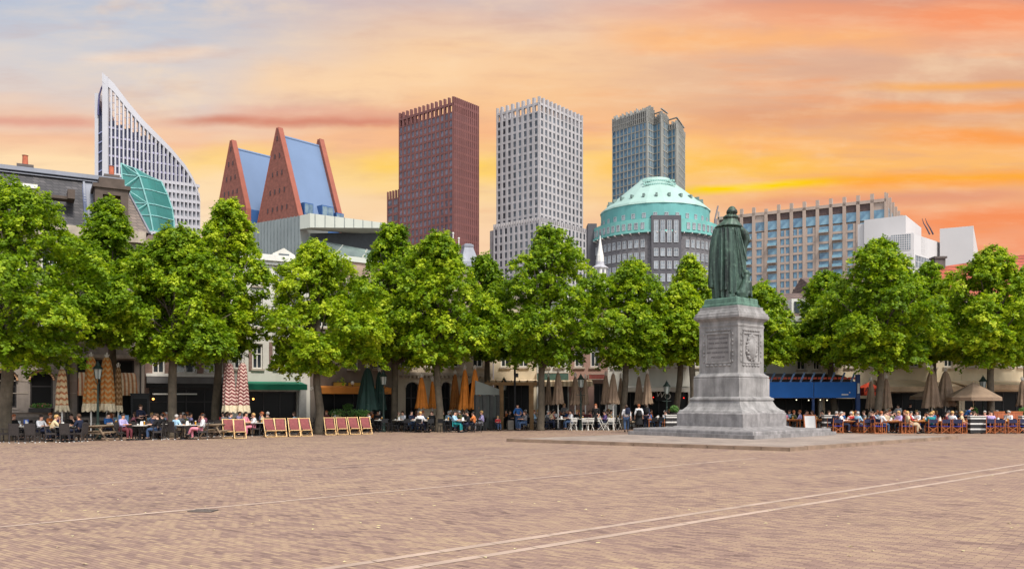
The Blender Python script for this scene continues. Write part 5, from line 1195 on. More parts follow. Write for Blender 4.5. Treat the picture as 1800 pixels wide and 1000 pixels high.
mb = MB(); mb.hexa([Vector((s0.x - .2, s0.y + .6, 0)), Vector((s1.x, s1.y + .1, 0)), Vector((s1.x, s1.y + 2, 0)), Vector((s0.x - .2, s0.y + 2, 0)), Vector((s0.x - .2, s0.y + .6, zl - .71)), Vector((s1.x, s1.y + .1, zl - .71)), Vector((s1.x, s1.y + 2, zl - .71)), Vector((s0.x - .2, s0.y + 2, zl - .71))]); mb.build('stone_storey', mat('warm_stone', (150, 128, 112), .85, ns=1), t)
# grey lead cupola, flagpoles and small white spire
t = thing('lead_cupola', 'small tapered grey lead roof top between the red and white towers', 'roof turret', G(822, Y=110), R(20)); z0, z1 = zat(470, 110), zat(429, 110)
mb = MB(); mb.sq([(2.3, 0), (2.3, z0)]); mb.build('base', GRH, t); mb = MB(); mb.sq([(2.4, z0 + .001), (2.3, z0 + .6), (1.5, z0 + 1.9), (1.15, z1 - .5), (1.25, z1 - .45), (1.25, z1 - .2), (.7, z1)]); mb.build('lead_roof', LEAD, t)
for px, py, k in ((796.5, 412, 'tall thin white flagpole in front of the red tower, left of two'), (806.5, 421, 'thin white flagpole beside the grey lead roof top')):
    t = thing('flagpole', k, 'flagpole', G(px, Y=86), 0); mb = MB(); mb.tube([(0, 0, 0), (0, 0, zat(py, 86))], [.1, .05], 8); mb.build('pole', WFR, t); mb = MB(); mb.ell((0, 0, zat(py, 86) + .1), .11, 8, 6); mb.build('finial', WFR, t)
t = thing('white_spire', 'small white wooden church spire in front of the round dark office block', 'spire', G(1055, Y=120), 0); z = lambda py: zat(py, 120)
mb = MB(); mb.lathe([(.95, 0), (.95, z(472))], 8); mb.build('tower_shaft', WFR, t)
mb = MB(); mb.lathe([(1.15, z(472) + .01), (1.15, z(470)), (.6, z(466)), (.55, z(460))], 8); mb.build('roof_skirt', mat('spire_lead', (168, 166, 170), .6), t)
mb = MB(); mb.lathe([(.54, z(460) + .001), (.5, z(450)), (.3, z(438)), (.12, z(422)), (.03, z(414))], 8); mb.build('needle', WFR, t)
mb = MB()
for k in range(8): a = R(22.5) + k * math.pi / 4; mb.bar((.93 * math.cos(a), .93 * math.sin(a), z(486)), (.93 * math.cos(a), .93 * math.sin(a), z(474)), .3, .12)
mb.build('louvres', mat('spire_louvre', (110, 108, 110), .7), t)
mb = MB(); mb.tube([(0, 0, z(414)), (0, 0, z(408))], .03, 6); mb.tube([(-.2, 0, z(410)), (.2, 0, z(410))], .03, 6); mb.build('cross', DFR, t)
t = thing('crane_mast', 'thin slanted crane jib above the dome edge left of the statue', 'crane', G(1258, Y=320), 0); mb = MB(); mb.bar((0, 0, 0), (0, 0, zat(385, 320)), 1.0); mb.build('mast', mat('crane_grey', (120, 112, 112), .6), t); mb = MB(); mb.bar((-.3, 0, zat(386, 320)), (.9, 0, zat(362, 320)), .5, .5); mb.build('jib', MC['crane_grey'], t)
# ---------------------------------------------------------------- trees
def leaf_mat():
    m, g, p = base_mat('linden_leaf')
    at = g.new('ShaderNodeAttribute'); at.attribute_name = 'tint'; at.attribute_type = 'GEOMETRY'
    c = g.ramp(at.outputs['Fac'], [(0, LEAF[0]), (.45, LEAF[1]), (.8, LEAF[2]), (1, LEAF[3])])
    g.l.new(c, p.inputs['Base Color']); p.inputs['Roughness'].default_value = .5; p.inputs['Specular IOR Level'].default_value = .25
    tr = g.new('ShaderNodeBsdfTranslucent'); g.l.new(g.mix(1.0, c, (1.25, 1.35, .45, 1), 'MULTIPLY'), tr.inputs[0])
    ms = g.new('ShaderNodeMixShader'); ms.inputs[0].default_value = .42; g.l.new(p.outputs[0], ms.inputs[1]); g.l.new(tr.outputs[0], ms.inputs[2])
    g.l.new(ms.outputs[0], g.n['Material Output'].inputs[0]); return m
LEAFM = leaf_mat(); BARK = mat('linden_bark', (96, 86, 72), .95, ns=2.5, na=.35, bump=.8, streak=.3)
def crown_prof(h):   # relative radius over relative height
    return np.interp(h, [0, .06, .18, .34, .5, .66, .8, .9, .97, 1], [.30, .52, .84, .93, .77, .58, .38, .23, .11, .03])
def tree(px, D, ytop, hw, ybot, seed, label, cx=None, nleaf=30000, trunk=None):
    r = np.random.default_rng(seed); rr = random.Random(seed)
    base = G(px, Y=D); Ht = zat(ytop, D); Rc = wm(hw, D); zb = zat(ybot + (-8 if ybot < 645 else -16), D); Hc = Ht - zb; lean = 0 if cx is None else wm(cx - px, D)
    t = thing('linden_tree', label, 'tree', base, 0, 'linden trees round the square')
    ncl = 118
    cl = []
    ph = r.uniform(0, 6.28)
    for k in range(ncl):
        h_ = ((k + r.uniform(0, 1)) / ncl) ** .92; a = ph + k * 2.39996 + r.uniform(-.35, .35)
        lob = 1 + .13 * math.sin(a + ph * 5) + .18 * math.sin(2 * a + ph * 3 + h_ * 6) + .15 * math.sin(3 * a + ph + h_ * 13)
        rad = Rc * float(crown_prof(h_)) * lob * (r.uniform(.66, 1.06) if k % 4 else r.uniform(.15, .6))
        cz = zb + Hc * (.03 + .95 * h_); sz_ = r.choice([.62, .8, 1.0, 1.3]) * r.uniform(.85, 1.15) * (.55 + .45 * (1 - h_)) * Rc * .275
        cl.append((lean * min(1, (cz - 1.5) / max(1, zb + Hc * .4)) + rad * math.cos(a), rad * math.sin(a), cz, sz_, a, h_, r.uniform(0, 1)))
    cl = np.array(cl)
    LPS = 22; nsp = nleaf // LPS; nleaf = nsp * LPS; N3 = nsp
    w = cl[:, 3] ** 2; w /= w.sum(); idx = r.choice(ncl, nsp, p=w)
    c = cl[idx]
    d = r.normal(size=(nsp, 3)); d /= np.linalg.norm(d, axis=1)[:, None]
    low = d[:, 2] < -.15; d[low, 2] *= -.6
    out = np.stack([np.cos(c[:, 4]), np.sin(c[:, 4]), np.zeros(nsp)], 1)
    d = d + out * .35; d /= np.linalg.norm(d, axis=1)[:, None]
    q = r.beta(4.5, 1.4, nsp) * (1 + .22 * np.sin(d[:, 0] * 7 + c[:, 6] * 20) * np.sin(d[:, 1] * 6 + c[:, 6] * 33))
    pos = c[:, :3] + d * (c[:, 3] * q)[:, None] * np.array([1.1, 1.1, .62])
    hor = np.linalg.norm(d[:, :2], axis=1); pos[:, 2] -= c[:, 3] * .55 * (hor * q) ** 2        # sprays droop at their rims
    # leaves sit along short shoots that reach outward and hang at the tip
    ax = d * .8 + out * .5 + r.normal(size=(nsp, 3)) * .45; ax[:, 2] -= .1; ax /= np.linalg.norm(ax, axis=1)[:, None]
    ln = r.uniform(.22, .5, nsp) * (1 + .2 * (D - 42) / 40)
    spt = r.random(nsp)
    rep = lambda a_: np.repeat(a_, LPS, axis=0)
    u = r.random(nsp * LPS); pos = rep(pos) + rep(ax) * (u * rep(ln))[:, None] + r.normal(size=(nsp * LPS, 3)) * (.055 + .05 * (1 - u))[:, None]; pos[:, 2] -= .12 * u ** 2
    d = rep(d); c = rep(c); spt = rep(spt)
    nrm = d * .6 + np.array([0, 0, .7]) + r.normal(size=(nleaf, 3)) * .4; nrm /= np.linalg.norm(nrm, axis=1)[:, None]
    t1 = np.cross(nrm, r.normal(size=(nleaf, 3))); t1 /= np.linalg.norm(t1, axis=1)[:, None]; t2 = np.cross(nrm, t1)
    s_ = (r.uniform(.048, .098, nleaf) * (1 + .25 * (D - 42) / 40))[:, None]
    v = np.empty((nleaf, 4, 3)); v[:, 0] = pos - t1 * s_ * 1.15; v[:, 1] = pos + t2 * s_ * .85 - nrm * s_ * .25; v[:, 2] = pos + t1 * s_ * 1.15; v[:, 3] = pos - t2 * s_ * .85 - nrm * s_ * .25
    me = bpy.data.meshes.new('crown'); me.vertices.add(nleaf * 4); me.vertices.foreach_set('co', v.reshape(-1).astype(np.float32))
    me.loops.add(nleaf * 4); me.loops.foreach_set('vertex_index', np.arange(nleaf * 4, dtype=np.int32)); me.polygons.add(nleaf); me.polygons.foreach_set('loop_start', np.arange(0, nleaf * 4, 4, dtype=np.int32))
    at = me.attributes.new('tint', 'FLOAT', 'FACE'); tint = np.clip(c[:, 6] * .26 + spt * .5 + r.uniform(0, .18, nleaf) + .02 + rr.uniform(-.08, .1) + (-.12 if seed in (105, 101, 107, 115) else 0) + .14 * (r.random(nleaf) < .12), 0, 1); at.data.foreach_set('value', tint.astype(np.float32))
    me.materials.append(LEAFM); me.update(calc_edges=True); link('crown', me, t)
    # trunk with root flare, limbs into the larger clumps
    mb = MB(); tr_ = trunk or .23; zf = zb + Hc * .22
    jx, jy = rr.uniform(-.12, .12), rr.uniform(-.1, .1)
    mb.tube([(0, 0, -.05), (0, 0, .25), (jx, jy, 1.4), (lean * .2 - jx, jy, zf * .55), (lean * .35, 0, zf), (lean * .6, 0, zb + Hc * .55), (lean, 0, zb + Hc * .86)], [tr_ * 1.5, tr_ * 1.12, tr_, tr_ * .93, tr_ * .8, tr_ * .42, .03], 12)
    order = r.permutation(ncl)[:34]
    for i in order:
        x, y, z, s, a, h_, _ = cl[i]; z0 = max(2.6, zb + Hc * max(-.03, h_ * .72 - .16)); f_ = (z0 - zf) / (Hc * .6); x0 = lean * min(1, max(.2, .35 + .5 * f_))
        mb.tube([(x0, 0, z0), (x0 + (x - x0) * .45, y * .45, z0 + (z - z0) * .38 + .15), (x, y, z)], [max(.05, tr_ * .42 * (1 - h_ * .6)), .055, .02], 6)
    mb.build('trunk', BARK, t, smooth=True)
    return t
TREES = [
 (8, 42, 322, 152, 640, 'big linden tree at left edge with trunk beside the arched window', 28), (196, 48.5, 350, 78, 612, 'linden crown rising behind and right of the left edge tree', 190), (303, 46, 404, 108, 648, 'linden tree in front of the dark cafe with pale forked trunk', 312), (378, 50.5, 350, 84, 640, 'tall linden tree beside the red and white parasols', 402),
 (560, 50.5, 424, 104, 668, 'linden tree behind the deckchairs with pointed crown', 556), (694, 57, 393, 86, 652, 'dark linden tree behind the green parasols', 690), (771, 54.5, 414, 102, 655, 'broad linden tree between the two groups of orange parasols', 772), (858, 61, 447, 58, 648, 'smaller linden tree behind the timber pergola', 852),
 (950, 56.5, 398, 98, 655, 'tall linden tree right of the timber pergola', 968), (1096, 58.5, 460, 84, 655, 'linden tree in front of the round dark office block', 1112), (1190, 62, 452, 52, 655, 'linden tree just left of the statue, farther back', 1214), (1222, 59, 496, 50, 640, 'low linden crown hidden partly by the stone pedestal', 1196), (1322, 60, 498, 62, 655, 'linden tree half hidden by the pedestal on its right', 1338),
 (1465, 61.5, 478, 68, 650, 'linden tree left behind the largest right hand tree', 1452), (1546, 55.5, 420, 100, 655, 'largest linden tree on the right terrace before the white hall', 1548), (1640, 61.5, 462, 54, 655, 'linden tree behind the closed taupe parasols at right', 1634), (1742, 56, 436, 94, 655, 'linden tree beside the open taupe parasol at right', 1742), (1800, 60, 470, 70, 650, 'linden tree cut by the right edge of the picture', 1812)]
for k, (px, D, yt, hw, yb, lab, cx) in enumerate(TREES): tree(px, D, yt, hw, yb, 100 + k, lab, cx, nleaf=int(62000 * min(1.2, max(.55, hw / 100))), trunk=.30 if k == 0 else .23)
# ---------------------------------------------------------------- terrace furniture
REG = []                                    # (object, pixel column, class, label pattern)
ORD = 'first second third fourth fifth sixth seventh eighth ninth tenth eleventh twelfth thirteenth fourteenth fifteenth sixteenth seventeenth eighteenth nineteenth twentieth'.split()
ZONES = [(255, 'by the stone arched windows'), (395, 'by the dark glass cafe'), (560, 'below the green awning'), (695, 'below the orange awning'), (845, 'by the orange parasols'), (940, 'under the timber pergola'), (1100, 'among the central taupe parasols'), (1300, 'just left of the monument'), (1450, 'under the blue canopy'), (1620, 'left of closed taupe parasols'), (9999, 'around the open taupe parasol')]
def zone(px): return next(z for m, z in ZONES if px < m)
def reg(o, px, pat, cls): REG.append((o, px, cls, pat))
def pxof(v): return 900 + F * v.x / v.y
TEAK = mat('orange_teak', (162, 92, 48), .6, ns=5, na=.25); NAVYC = mat('navy_chair_cloth', (34, 36, 66), .8, na=.2); ROYAL = mat('royal_blue_cloth', (40, 48, 140), .8, na=.2)
WICK = mat('dark_wicker', (54, 48, 46), .75, ns=30, na=.5, bump=.6, rnd=.15); BLKM = mat('black_metal', (26, 26, 28), .5, .3); WHM = mat('white_metal', (204, 200, 192), .5, na=.08); GRYW = mat('weathered_wood', (142, 122, 100), .85, ns=4, na=.3, streak=.2); GLID = mat('white_glide', (220, 220, 216), .4)
def proto(name): 
    o = link(name, None); return o
def sub(parts, mb, nm, m, root): parts.append((mb.build(nm, m, root), []))
class Kind:
    def __init__(s, name, cat, group): s.root = link(name, None); s.name = name; s.cat = cat; s.group = group; s.parts = []; s.used = False
    def part(s, nm, mb, m): s.parts.append((mb.build(nm, m, s.root), []))
    def put(s, loc, rz):
        if not s.used: s.used = True; o = s.root; o.location = loc; o.rotation_euler = (0, 0, rz)
        else: o = copy_tree(s.root, s.parts, loc, rz)
        tag(o, None, s.cat, s.group); return o
def legs4(k, m, w, d, h, th, splay=.0, mk=None):
    for sx_ in (-1, 1):
        for sy_ in (-1, 1):
            mb = MB(); mb.bar((sx_ * (w + splay), sy_ * (d + splay), .02), (sx_ * w, sy_ * d, h), th); 
            if mk: mb.box(sx_ * (w + splay) - th * .6, sy_ * (d + splay) - th * .6, 0, sx_ * (w + splay) + th * .6, sy_ * (d + splay) + th * .6, .03, 1)
            k.part('leg', mb, [m, mk] if mk else m)
wick = Kind('wicker_chair', 'chair', 'dark wicker terrace chairs')
mb = MB(); mb.box(-.23, -.24, .36, .23, .23, .45); wick.part('seat', mb, WICK)
mb = MB(); mb.hexa([(-.235, .17, .40), (.235, .17, .40), (.235, .235, .40), (-.235, .235, .40), (-.25, .26, .92), (.25, .26, .92), (.25, .30, .92), (-.25, .30, .92)]); wick.part('backrest', mb, WICK)
legs4(wick, WICK, .21, .2, .36, .04, .02, GLID)
for s_ in (-1, 1): mb = MB(); mb.bar((s_ * .25, .22, .66), (s_ * .25, -.2, .64), .045, .03); mb.bar((s_ * .25, -.19, .64), (s_ * .23, -.2, .4), .035); wick.part('armrest', mb, WICK)
dirc = Kind('folding_wood_chair', 'chair', 'wooden folding chairs with blue cloth')
mb = MB(); mb.box(-.25, -.22, .43, .25, .2, .46); dirc.part('seat', mb, ROYAL); mb = MB(); mb.box(-.25, .22, .64, .25, .235, .86); dirc.part('backrest', mb, NAVYC)
for s_ in (-1, 1):
    mb = MB(); mb.bar((s_ * .27, .22, .02), (s_ * .27, .23, .9), .035); mb.bar((s_ * .27, -.22, .02), (s_ * .27, -.22, .64), .035); mb.bar((s_ * .27, -.25, .65), (s_ * .27, .2, .65), .05, .025); mb.bar((s_ * .27, -.24, .03), (s_ * .27, .24, .03), .04, .03); dirc.part('side_frame', mb, TEAK)
mb = MB()
for y in (-.18, .17): mb.bar((-.25, y, .06), (.25, y, .42), .03); mb.bar((-.25, y + .032, .42), (.25, y + .032, .06), .03)
dirc.part('cross_brace', mb, TEAK)
wht = Kind('white_metal_chair', 'chair', 'white metal terrace chairs')
mb = MB()
for k in range(5): mb.box(-.2, -.2 + k * .085, .44, .2, -.14 + k * .085, .455)
wht.part('seat', mb, WHM); mb = MB()
for k in range(3): mb.box(-.2, .21, .58 + k * .1, .2, .225, .64 + k * .1)
wht.part('backrest', mb, WHM)
for s_ in (-1, 1): mb = MB(); mb.bar((s_ * .21, -.24, .0), (s_ * .21, .23, .86), .03); mb.bar((s_ * .185, .24, .0), (s_ * .185, -.18, .44), .03); wht.part('side_frame', mb, WHM)
slat = Kind('slatted_dark_chair', 'chair', 'dark slatted terrace chairs')
mb = MB(); mb.box(-.2, -.2, .43, .2, .2, .46); slat.part('seat', mb, BLKM); mb = MB(); mb.box(-.2, .2, .6, .2, .22, .86); slat.part('backrest', mb, BLKM); legs4(slat, BLKM, .18, .18, .43, .03, .03)
for s_ in (-1, 1): mb = MB(); mb.bar((s_ * .185, .2, .46), (s_ * .185, .215, .6), .03); slat.part('back_post', mb, BLKM)
tabm = Kind('cafe_table', 'table', 'small cafe tables')
mb = MB(); mb.lathe([(.36, .715), (.38, .72), (.38, .745), (.36, .75)], 20); tabm.part('table_top', mb, mat('pale_laminate', (176, 170, 160), .4, rnd=.3)); mb = MB(); mb.tube([(0, 0, .03), (0, 0, .715)], .03, 10); tabm.part('column', mb, BLKM); mb = MB(); mb.lathe([(.24, 0), (.22, .03), (.04, .05)], 16); tabm.part('foot', mb, BLKM)
tabw = Kind('wooden_table', 'table', 'wooden terrace tables')
mb = MB()
for k in range(6): mb.box(-.6, -.4 + k * .134, .72, .6, -.4 + k * .134 + .126, .75)
tabw.part('table_top', mb, mat('amber_table_top', (186, 122, 66), .5, ns=4, na=.2)); legs4(tabw, TEAK, .52, .34, .72, .06)
mb = MB(); mb.box(-.52, -.3, .64, .52, -.27, .715); mb.box(-.52, .27, .64, .52, .3, .715); tabw.part('apron', mb, TEAK)
def chair(kind, px, Y, rz, occ, row):
    o = kind.put(G(px, Y=Y), rz); z = zone(px); nm = {'wicker_chair': 'dark wicker chair', 'folding_wood_chair': 'wood chair with blue cloth', 'white_metal_chair': 'white metal chair', 'slatted_dark_chair': 'dark slatted chair'}[kind.name]
    st = 'occupied' if occ else 'empty'; reg(o, px, f'{st} {nm}, {{}}{row} row {z}', (nm, st, row, z)); return o
def table(kind, px, Y, rz=0, row='front'):
    o = kind.put(G(px, Y=Y), rz); z = zone(px); nm = 'small round cafe table' if kind is tabm else 'amber wooden table'; reg(o, px, f'{nm}, {{}}{row} row {z}', (nm, row, z)); return o

# deckchairs
DCC = stripe_mat('red_striped_canvas', (112, 52, 54), (138, 76, 74), 16, 0, .62); BEECH = mat('pale_beech', (214, 176, 122), .6, ns=4, na=.15)
deck = Kind('deckchair', 'deckchair', 'deckchairs facing the square')
for s_ in (-1, 1):
    mb = MB(); mb.bar((s_ * .29, -.48, .03), (s_ * .29, .42, 1.02), .04, .028); deck.part('back_rail', mb, BEECH)
    mb = MB(); mb.bar((s_ * .255, .42, .03), (s_ * .255, -.55, .38), .04, .028); deck.part('seat_rail', mb, BEECH)
mb = MB(); mb.bar((-.31, .41, 1.0), (.31, .41, 1.0), .035); mb.bar((-.27, -.54, .375), (.27, -.54, .375), .035); mb.bar((-.31, -.47, .04), (.31, -.47, .04), .03); mb.bar((-.27, .41, .04), (.27, .41, .04), .03); deck.part('cross_bar', mb, BEECH)
mb = MB(); n = 10; pr = [(.41 + (-.95) * k / n, 1.0 + (.375 - 1.0) * (k / n) - .17 * math.sin(math.pi * (k / n) ** .8)) for k in range(n + 1)]
mb.loft([[(-.235, y, z), (.235, y, z), (.235, y + .006, z + .012), (-.235, y + .006, z + .012)] for y, z in pr]); deck.part('canvas', mb, DCC)
for k, (px, py) in enumerate(((402, 770), (421, 770.5), (474, 768), (493, 767.5), (517, 767), (537, 766.5), (580, 764.5), (601, 764), (622, 763.5), (643, 763))):
    o = deck.put(G(px, py), R(24 + rng.uniform(-4, 4))); o['label'] = f'{ORD[k]} from left of the ten red striped deckchairs with pale wood frames'

# picnic tables
pic = Kind('picnic_table', 'picnic table', None)
mb = MB()
for k in range(5): mb.box(-.85, -.37 + k * .15, .72, .85, -.37 + k * .15 + .135, .76)
pic.part('table_top', mb, GRYW)
for s_ in (-1, 1):
    mb = MB()
    for k in range(2): y = s_ * (.62 + k * .15); mb.box(-.85, y - .065, .42, .85, y + .065, .46)
    pic.part('bench', mb, GRYW)
for s_ in (-1, 1):
    mb = MB(); x = s_ * .6
    mb.bar((x, -.7, 0), (x, -.2, .72), .09, .045); mb.bar((x, .7, 0), (x, .2, .72), .09, .045); mb.box(x + .03, -.82, .33, x + .07, .82, .418); mb.box(x + .03, -.36, .63, x + .07, .36, .718); pic.part('leg_frame', mb, GRYW)
o = pic.put(G(178, 773.5), R(84)); o['label'] = 'weathered wooden picnic table before the zigzag parasols with crossed legs showing'
o = pic.put(G(382, 770), R(80)); o['label'] = 'weathered wooden picnic table just left of the first deckchair'

# closed parasols
CHK = stripe_mat('checked_canvas', (214, 190, 150), (178, 112, 74), 3.2, 2, .6, .3); ZIG = stripe_mat('orange_zigzag_canvas', (176, 104, 40), (178, 148, 100), 3.4, 2, .55, .55); ZIB = stripe_mat('brown_zigzag_canvas', (120, 82, 44), (160, 130, 92), 3.4, 2, .55, .5); RZG = stripe_mat('red_zigzag_canvas', (112, 40, 44), (206, 176, 164), 5.0, 2, .5, .65)
FRG = mat('cream_fringe', (206, 190, 160), .85, ns=8, na=.25); DKG = mat('bottle_green_canvas', (14, 42, 36), .8, ns=2, na=.25); ORB = mat('burnt_orange_canvas', (190, 112, 36), .8, ns=2, na=.2); ORD2 = mat('dark_orange_canvas', (150, 92, 38), .8, ns=2, na=.2); TAU = mat('taupe_canvas', (134, 112, 92), .85, ns=2, na=.2, rnd=.14)
def closed_parasol(px, Y, pyt, pyb, w, m, label, val=None, fringe=False, tip=.25, seed=0, lean=0):
    zt, zb = zat(pyt, Y), zat(pyb, Y); r_ = wm(w, Y) / 2; rr = random.Random(seed); t = thing('closed_parasol', label, 'parasol', G(px, Y=Y), rr.uniform(0, 6)); Hc = zt - zb
    ph = rr.uniform(0, 6); nf = 8
    def rf(amp, jag=0): return lambda a, z: (1 - amp) + amp * abs(math.cos(nf / 2 * a + ph)) + .06 * math.sin(3 * a + ph + z * 2)
    pts = [(0, .28), (.05, .5), (.2, .68), (.5, .84), (.72, .92), (.86, .97)] if fringe else [(0, .10), (.08, .30), (.25, .5), (.5, .7), (.72, .86), (.86, .96)]
    mb = MB(); rings = []
    N = 48
    def ringz(f_, k, amp, jag=0):
        z = zt - Hc * f_; return [(r_ * k * rf(amp)(a, z) * math.cos(a) + lean * (z - zb) * .05, r_ * k * rf(amp)(a, z) * math.sin(a), z + jag * math.sin(nf * a + ph)) for a in [2 * math.pi * i / N for i in range(N)]]
    mb.loft([ringz(f_, k, .12 + .25 * f_) for f_, k in pts], cap=False); mb.build('canopy', m, t, smooth=True)
    mb = MB(); mb.loft([ringz(.862, .97, .3), ringz(.93, 1.06, .34), ringz(1.0, 1.12, .38, .06)], cap=False); mb.build('valance', val or (FRG if fringe else m), t, smooth=True)
    mb = MB(); mb.tube([(0, 0, .05), (0, 0, zt + tip)], .045, 10); mb.build('pole', WHM, t)
    if Y < 50 or rr.random() < .6: mb = MB(); mb.lathe([(.3, 0), (.28, .1), (.06, .12)], 16); mb.build('base', BLKM, t)
    mb = MB(); mb.loft([ringz(.56, .74, .26), ringz(.585, .76, .26)], cap=False); mb.build('strap', val or m, t)
    for k in range(4):                                            # rib ends poking out at the crown
        a = ph + k * math.pi / 2; mb = MB(); mb.bar((.05 * math.cos(a), .05 * math.sin(a), zt - .1), (.13 * math.cos(a), .13 * math.sin(a), zt + .16), .025); mb.build('rib_end', WHM, t)
    return t
PARS = [(109, 44.5, 649, 722, 22, CHK, 'closed checked cream and brown parasol left of the zigzag ones', True), (160, 45.6, 627, 722, 27, ZIG, 'closed orange zigzag parasol left of the lamp post', True), (188, 46.2, 628, 722, 27, ZIG, 'closed orange zigzag parasol right of the lamp post', True), (208, 47, 645, 723, 15, ZIB, 'closed narrow brown zigzag parasol by the mansion door', True),
 (403, 49, 638, 724, 26, RZG, 'closed dark red and white zigzag parasol, left of the pair', True), (426, 49.4, 638, 724, 26, RZG, 'closed dark red and white zigzag parasol, right of the pair', True),
 (646, 55, 646, 721, 40, DKG, 'wide closed bottle green parasol left of the street lamp', False), (667, 56.3, 652, 721, 24, DKG, 'narrow closed bottle green parasol tucked behind the street lamp', False),
 (741, 56, 662, 717, 22, ORB, 'closed burnt orange parasol alone left of the tree trunk', False), (760, 58, 668, 717, 14, ORB, 'closed thin burnt orange parasol right behind the tree trunk', False), (800, 59, 656, 719, 20, ORD2, 'closed dark orange parasol, leftmost of the three together', False), (817, 57, 648, 719, 22, ORB, 'closed burnt orange parasol, middle of the three together', False), (835, 56.6, 648, 718, 22, ORB, 'closed burnt orange parasol, rightmost of the three together', False),
 (964, 60, 660, 711, 13, TAU, 'closed thin taupe parasol beside the pale pole, first in the centre', False), (981, 58, 654, 710, 22, TAU, 'closed taupe parasol, widest of the central ones', False), (1011, 59, 661, 711, 19, TAU, 'closed taupe parasol left of the central street lamp', False), (1029, 59.6, 664, 711, 13, TAU, 'closed thin taupe parasol right of the central street lamp', False), (1065, 59.4, 658, 710, 18, TAU, 'closed taupe parasol, left of three beside the trunk', False), (1078, 57.6, 655, 709, 20, TAU, 'closed taupe parasol, middle of three beside the trunk', False), (1091, 60.2, 662, 709, 13, TAU, 'closed taupe parasol half behind the trunk', False), (1123, 59.4, 660, 710, 17, TAU, 'closed taupe parasol, left of two before the black shop', False), (1138, 58.6, 655, 710, 19, TAU, 'closed taupe parasol, right of two before the black shop', False),
 (1531, 59.4, 668, 717, 17, TAU, 'closed taupe parasol left of the big right trunk', False), (1558, 57.4, 664, 717, 20, TAU, 'closed taupe parasol right of the big right trunk', False), (1638, 56.6, 648, 716, 32, TAU, 'large closed taupe parasol, left of two at right', False), (1662, 57.2, 652, 714, 34, TAU, 'large closed taupe parasol, right of two at right', False), (1797, 57, 668, 713, 20, TAU, 'closed taupe parasol cut by the right edge', False)]
for k, (px, Y, a, b, w, m, lab, fr_) in enumerate(PARS): closed_parasol(px, Y, a, b, w, m, lab, None, fr_, seed=50 + k)
open_parasol(1633, 60, 683, 702, 62, TAU, 'low open taupe parasol mostly behind the closed taupe parasols', .2); open_parasol(1711, 55.5, 672, 704, 88, TAU, 'wide open taupe parasol in front of the right hand lamp', .22)

# street lamps
LGN = mat('lamp_green', (30, 46, 40), .5, .2); LGL = mat('lantern_glass', (150, 156, 150), .2, spec=.6)
def lamp(px, Y, pyt, label):
    zt = zat(pyt, Y); t = thing('street_lamp', label, 'street lamp', G(px, Y=Y), 0, 'green street lamps'); zl = zt - .95
    mb = MB(); mb.lathe([(.17, 0), (.17, .12), (.13, .18), (.12, .7), (.14, .74), (.08, .82)], 12); mb.build('base', LGN, t)
    mb = MB(); mb.lathe([(.07, .821), (.055, zl * .6), (.075, zl * .6 + .03), (.05, zl * .6 + .08), (.04, zl - .28)], 12); mb.tube([(-.3, 0, zl - .5), (.3, 0, zl - .5)], .02, 8); mb.build('post', LGN, t)
    mb = MB()
    for a in (R(0), R(90), R(180), R(270)): mb.tube([(.03 * math.cos(a), .03 * math.sin(a), zl - .28), (.14 * math.cos(a), .14 * math.sin(a), zl - .12), (.12 * math.cos(a), .12 * math.sin(a), zl + .02)], .015, 6)
    mb.build('bracket', LGN, t); mb = MB(); mb.lathe([(.13, zl + .02), (.21, zl + .52)], 6); lg = mb.build('lantern', LGL, t); mb = MB()
    for k in range(6): a = math.pi / 3 * k; mb.bar((.135 * math.cos(a), .135 * math.sin(a), zl + .02), (.217 * math.cos(a), .217 * math.sin(a), zl + .52), .022)
    mb.build('frame', LGN, lg); mb = MB(); mb.lathe([(.27, zl + .521), (.25, zl + .56), (.12, zl + .72), (.1, zl + .8), (.04, zl + .86), (.02, zt)], 12); mb.build('cap', LGN, t)
lamp(172, 44.2, 634, 'tall dark green street lamp between the orange zigzag parasols'); lamp(674, 54.4, 650, 'dark green street lamp beside the bottle green parasols'); lamp(1021, 57.5, 656, 'dark green street lamp among the central taupe parasols'); lamp(1728, 56.2, 659, 'dark green street lamp in front of the open taupe parasol'); lamp(1172, 59, 668, 'dark street lamp left of the monument before the black shop'); lamp(886, 60, 662, 'dark street lamp under the timber pergola')
t = thing('signal_pole', 'thin black pole with a small box above the timber pergola', 'pole', G(905, Y=58), 0); mb = MB(); mb.tube([(0, 0, 0), (0, 0, zat(628, 58))], .07, 8); mb.build('pole', BLKM, t); mb = MB(); mb.box(-.0, -.2, zat(663, 58), .24, -.075, zat(656, 58)); mb.build('box', BLKM, t); mb = MB(); mb.tube([(-.35, 0, zat(648, 58)), (.3, 0, zat(648, 58))], .03, 6); mb.build('bracket', BLKM, t)
# timber pergola and glazed screen
TIM = mat('oiled_timber', (128, 98, 62), .75, ns=3, na=.25, streak=.2)
t = thing('timber_pergola', 'timber pergola of thick posts carrying a flat beam before the cream house', 'pergola', G(908, Y=58.5), 0); xx_ = lambda px: (px - 908) / F * 58.5
zbm = zat(677, 58.5)
for px in (881, 934): mb = MB(); mb.box(xx_(px) - .16, -.16, 0, xx_(px) + .16, .16, zbm); mb.build('post', TIM, t)
mb = MB(); mb.box(xx_(852), -.14, zbm + .001, xx_(944), .14, zbm + .22); mb.build('beam', TIM, t); mb = MB()
for k in range(7): x = xx_(856) + k * .55; mb.box(x, -.13, zbm + .222, x + .08, 5, zbm + .36)
mb.build('rafters', TIM, t)
t = thing('terrace_screen', 'row of dark grey posts with glass panes shielding the terrace left of the pergola', 'screen', G(857, Y=57), R(50)); GRP = mat('dark_grey_post', (64, 64, 62), .7, ns=3)
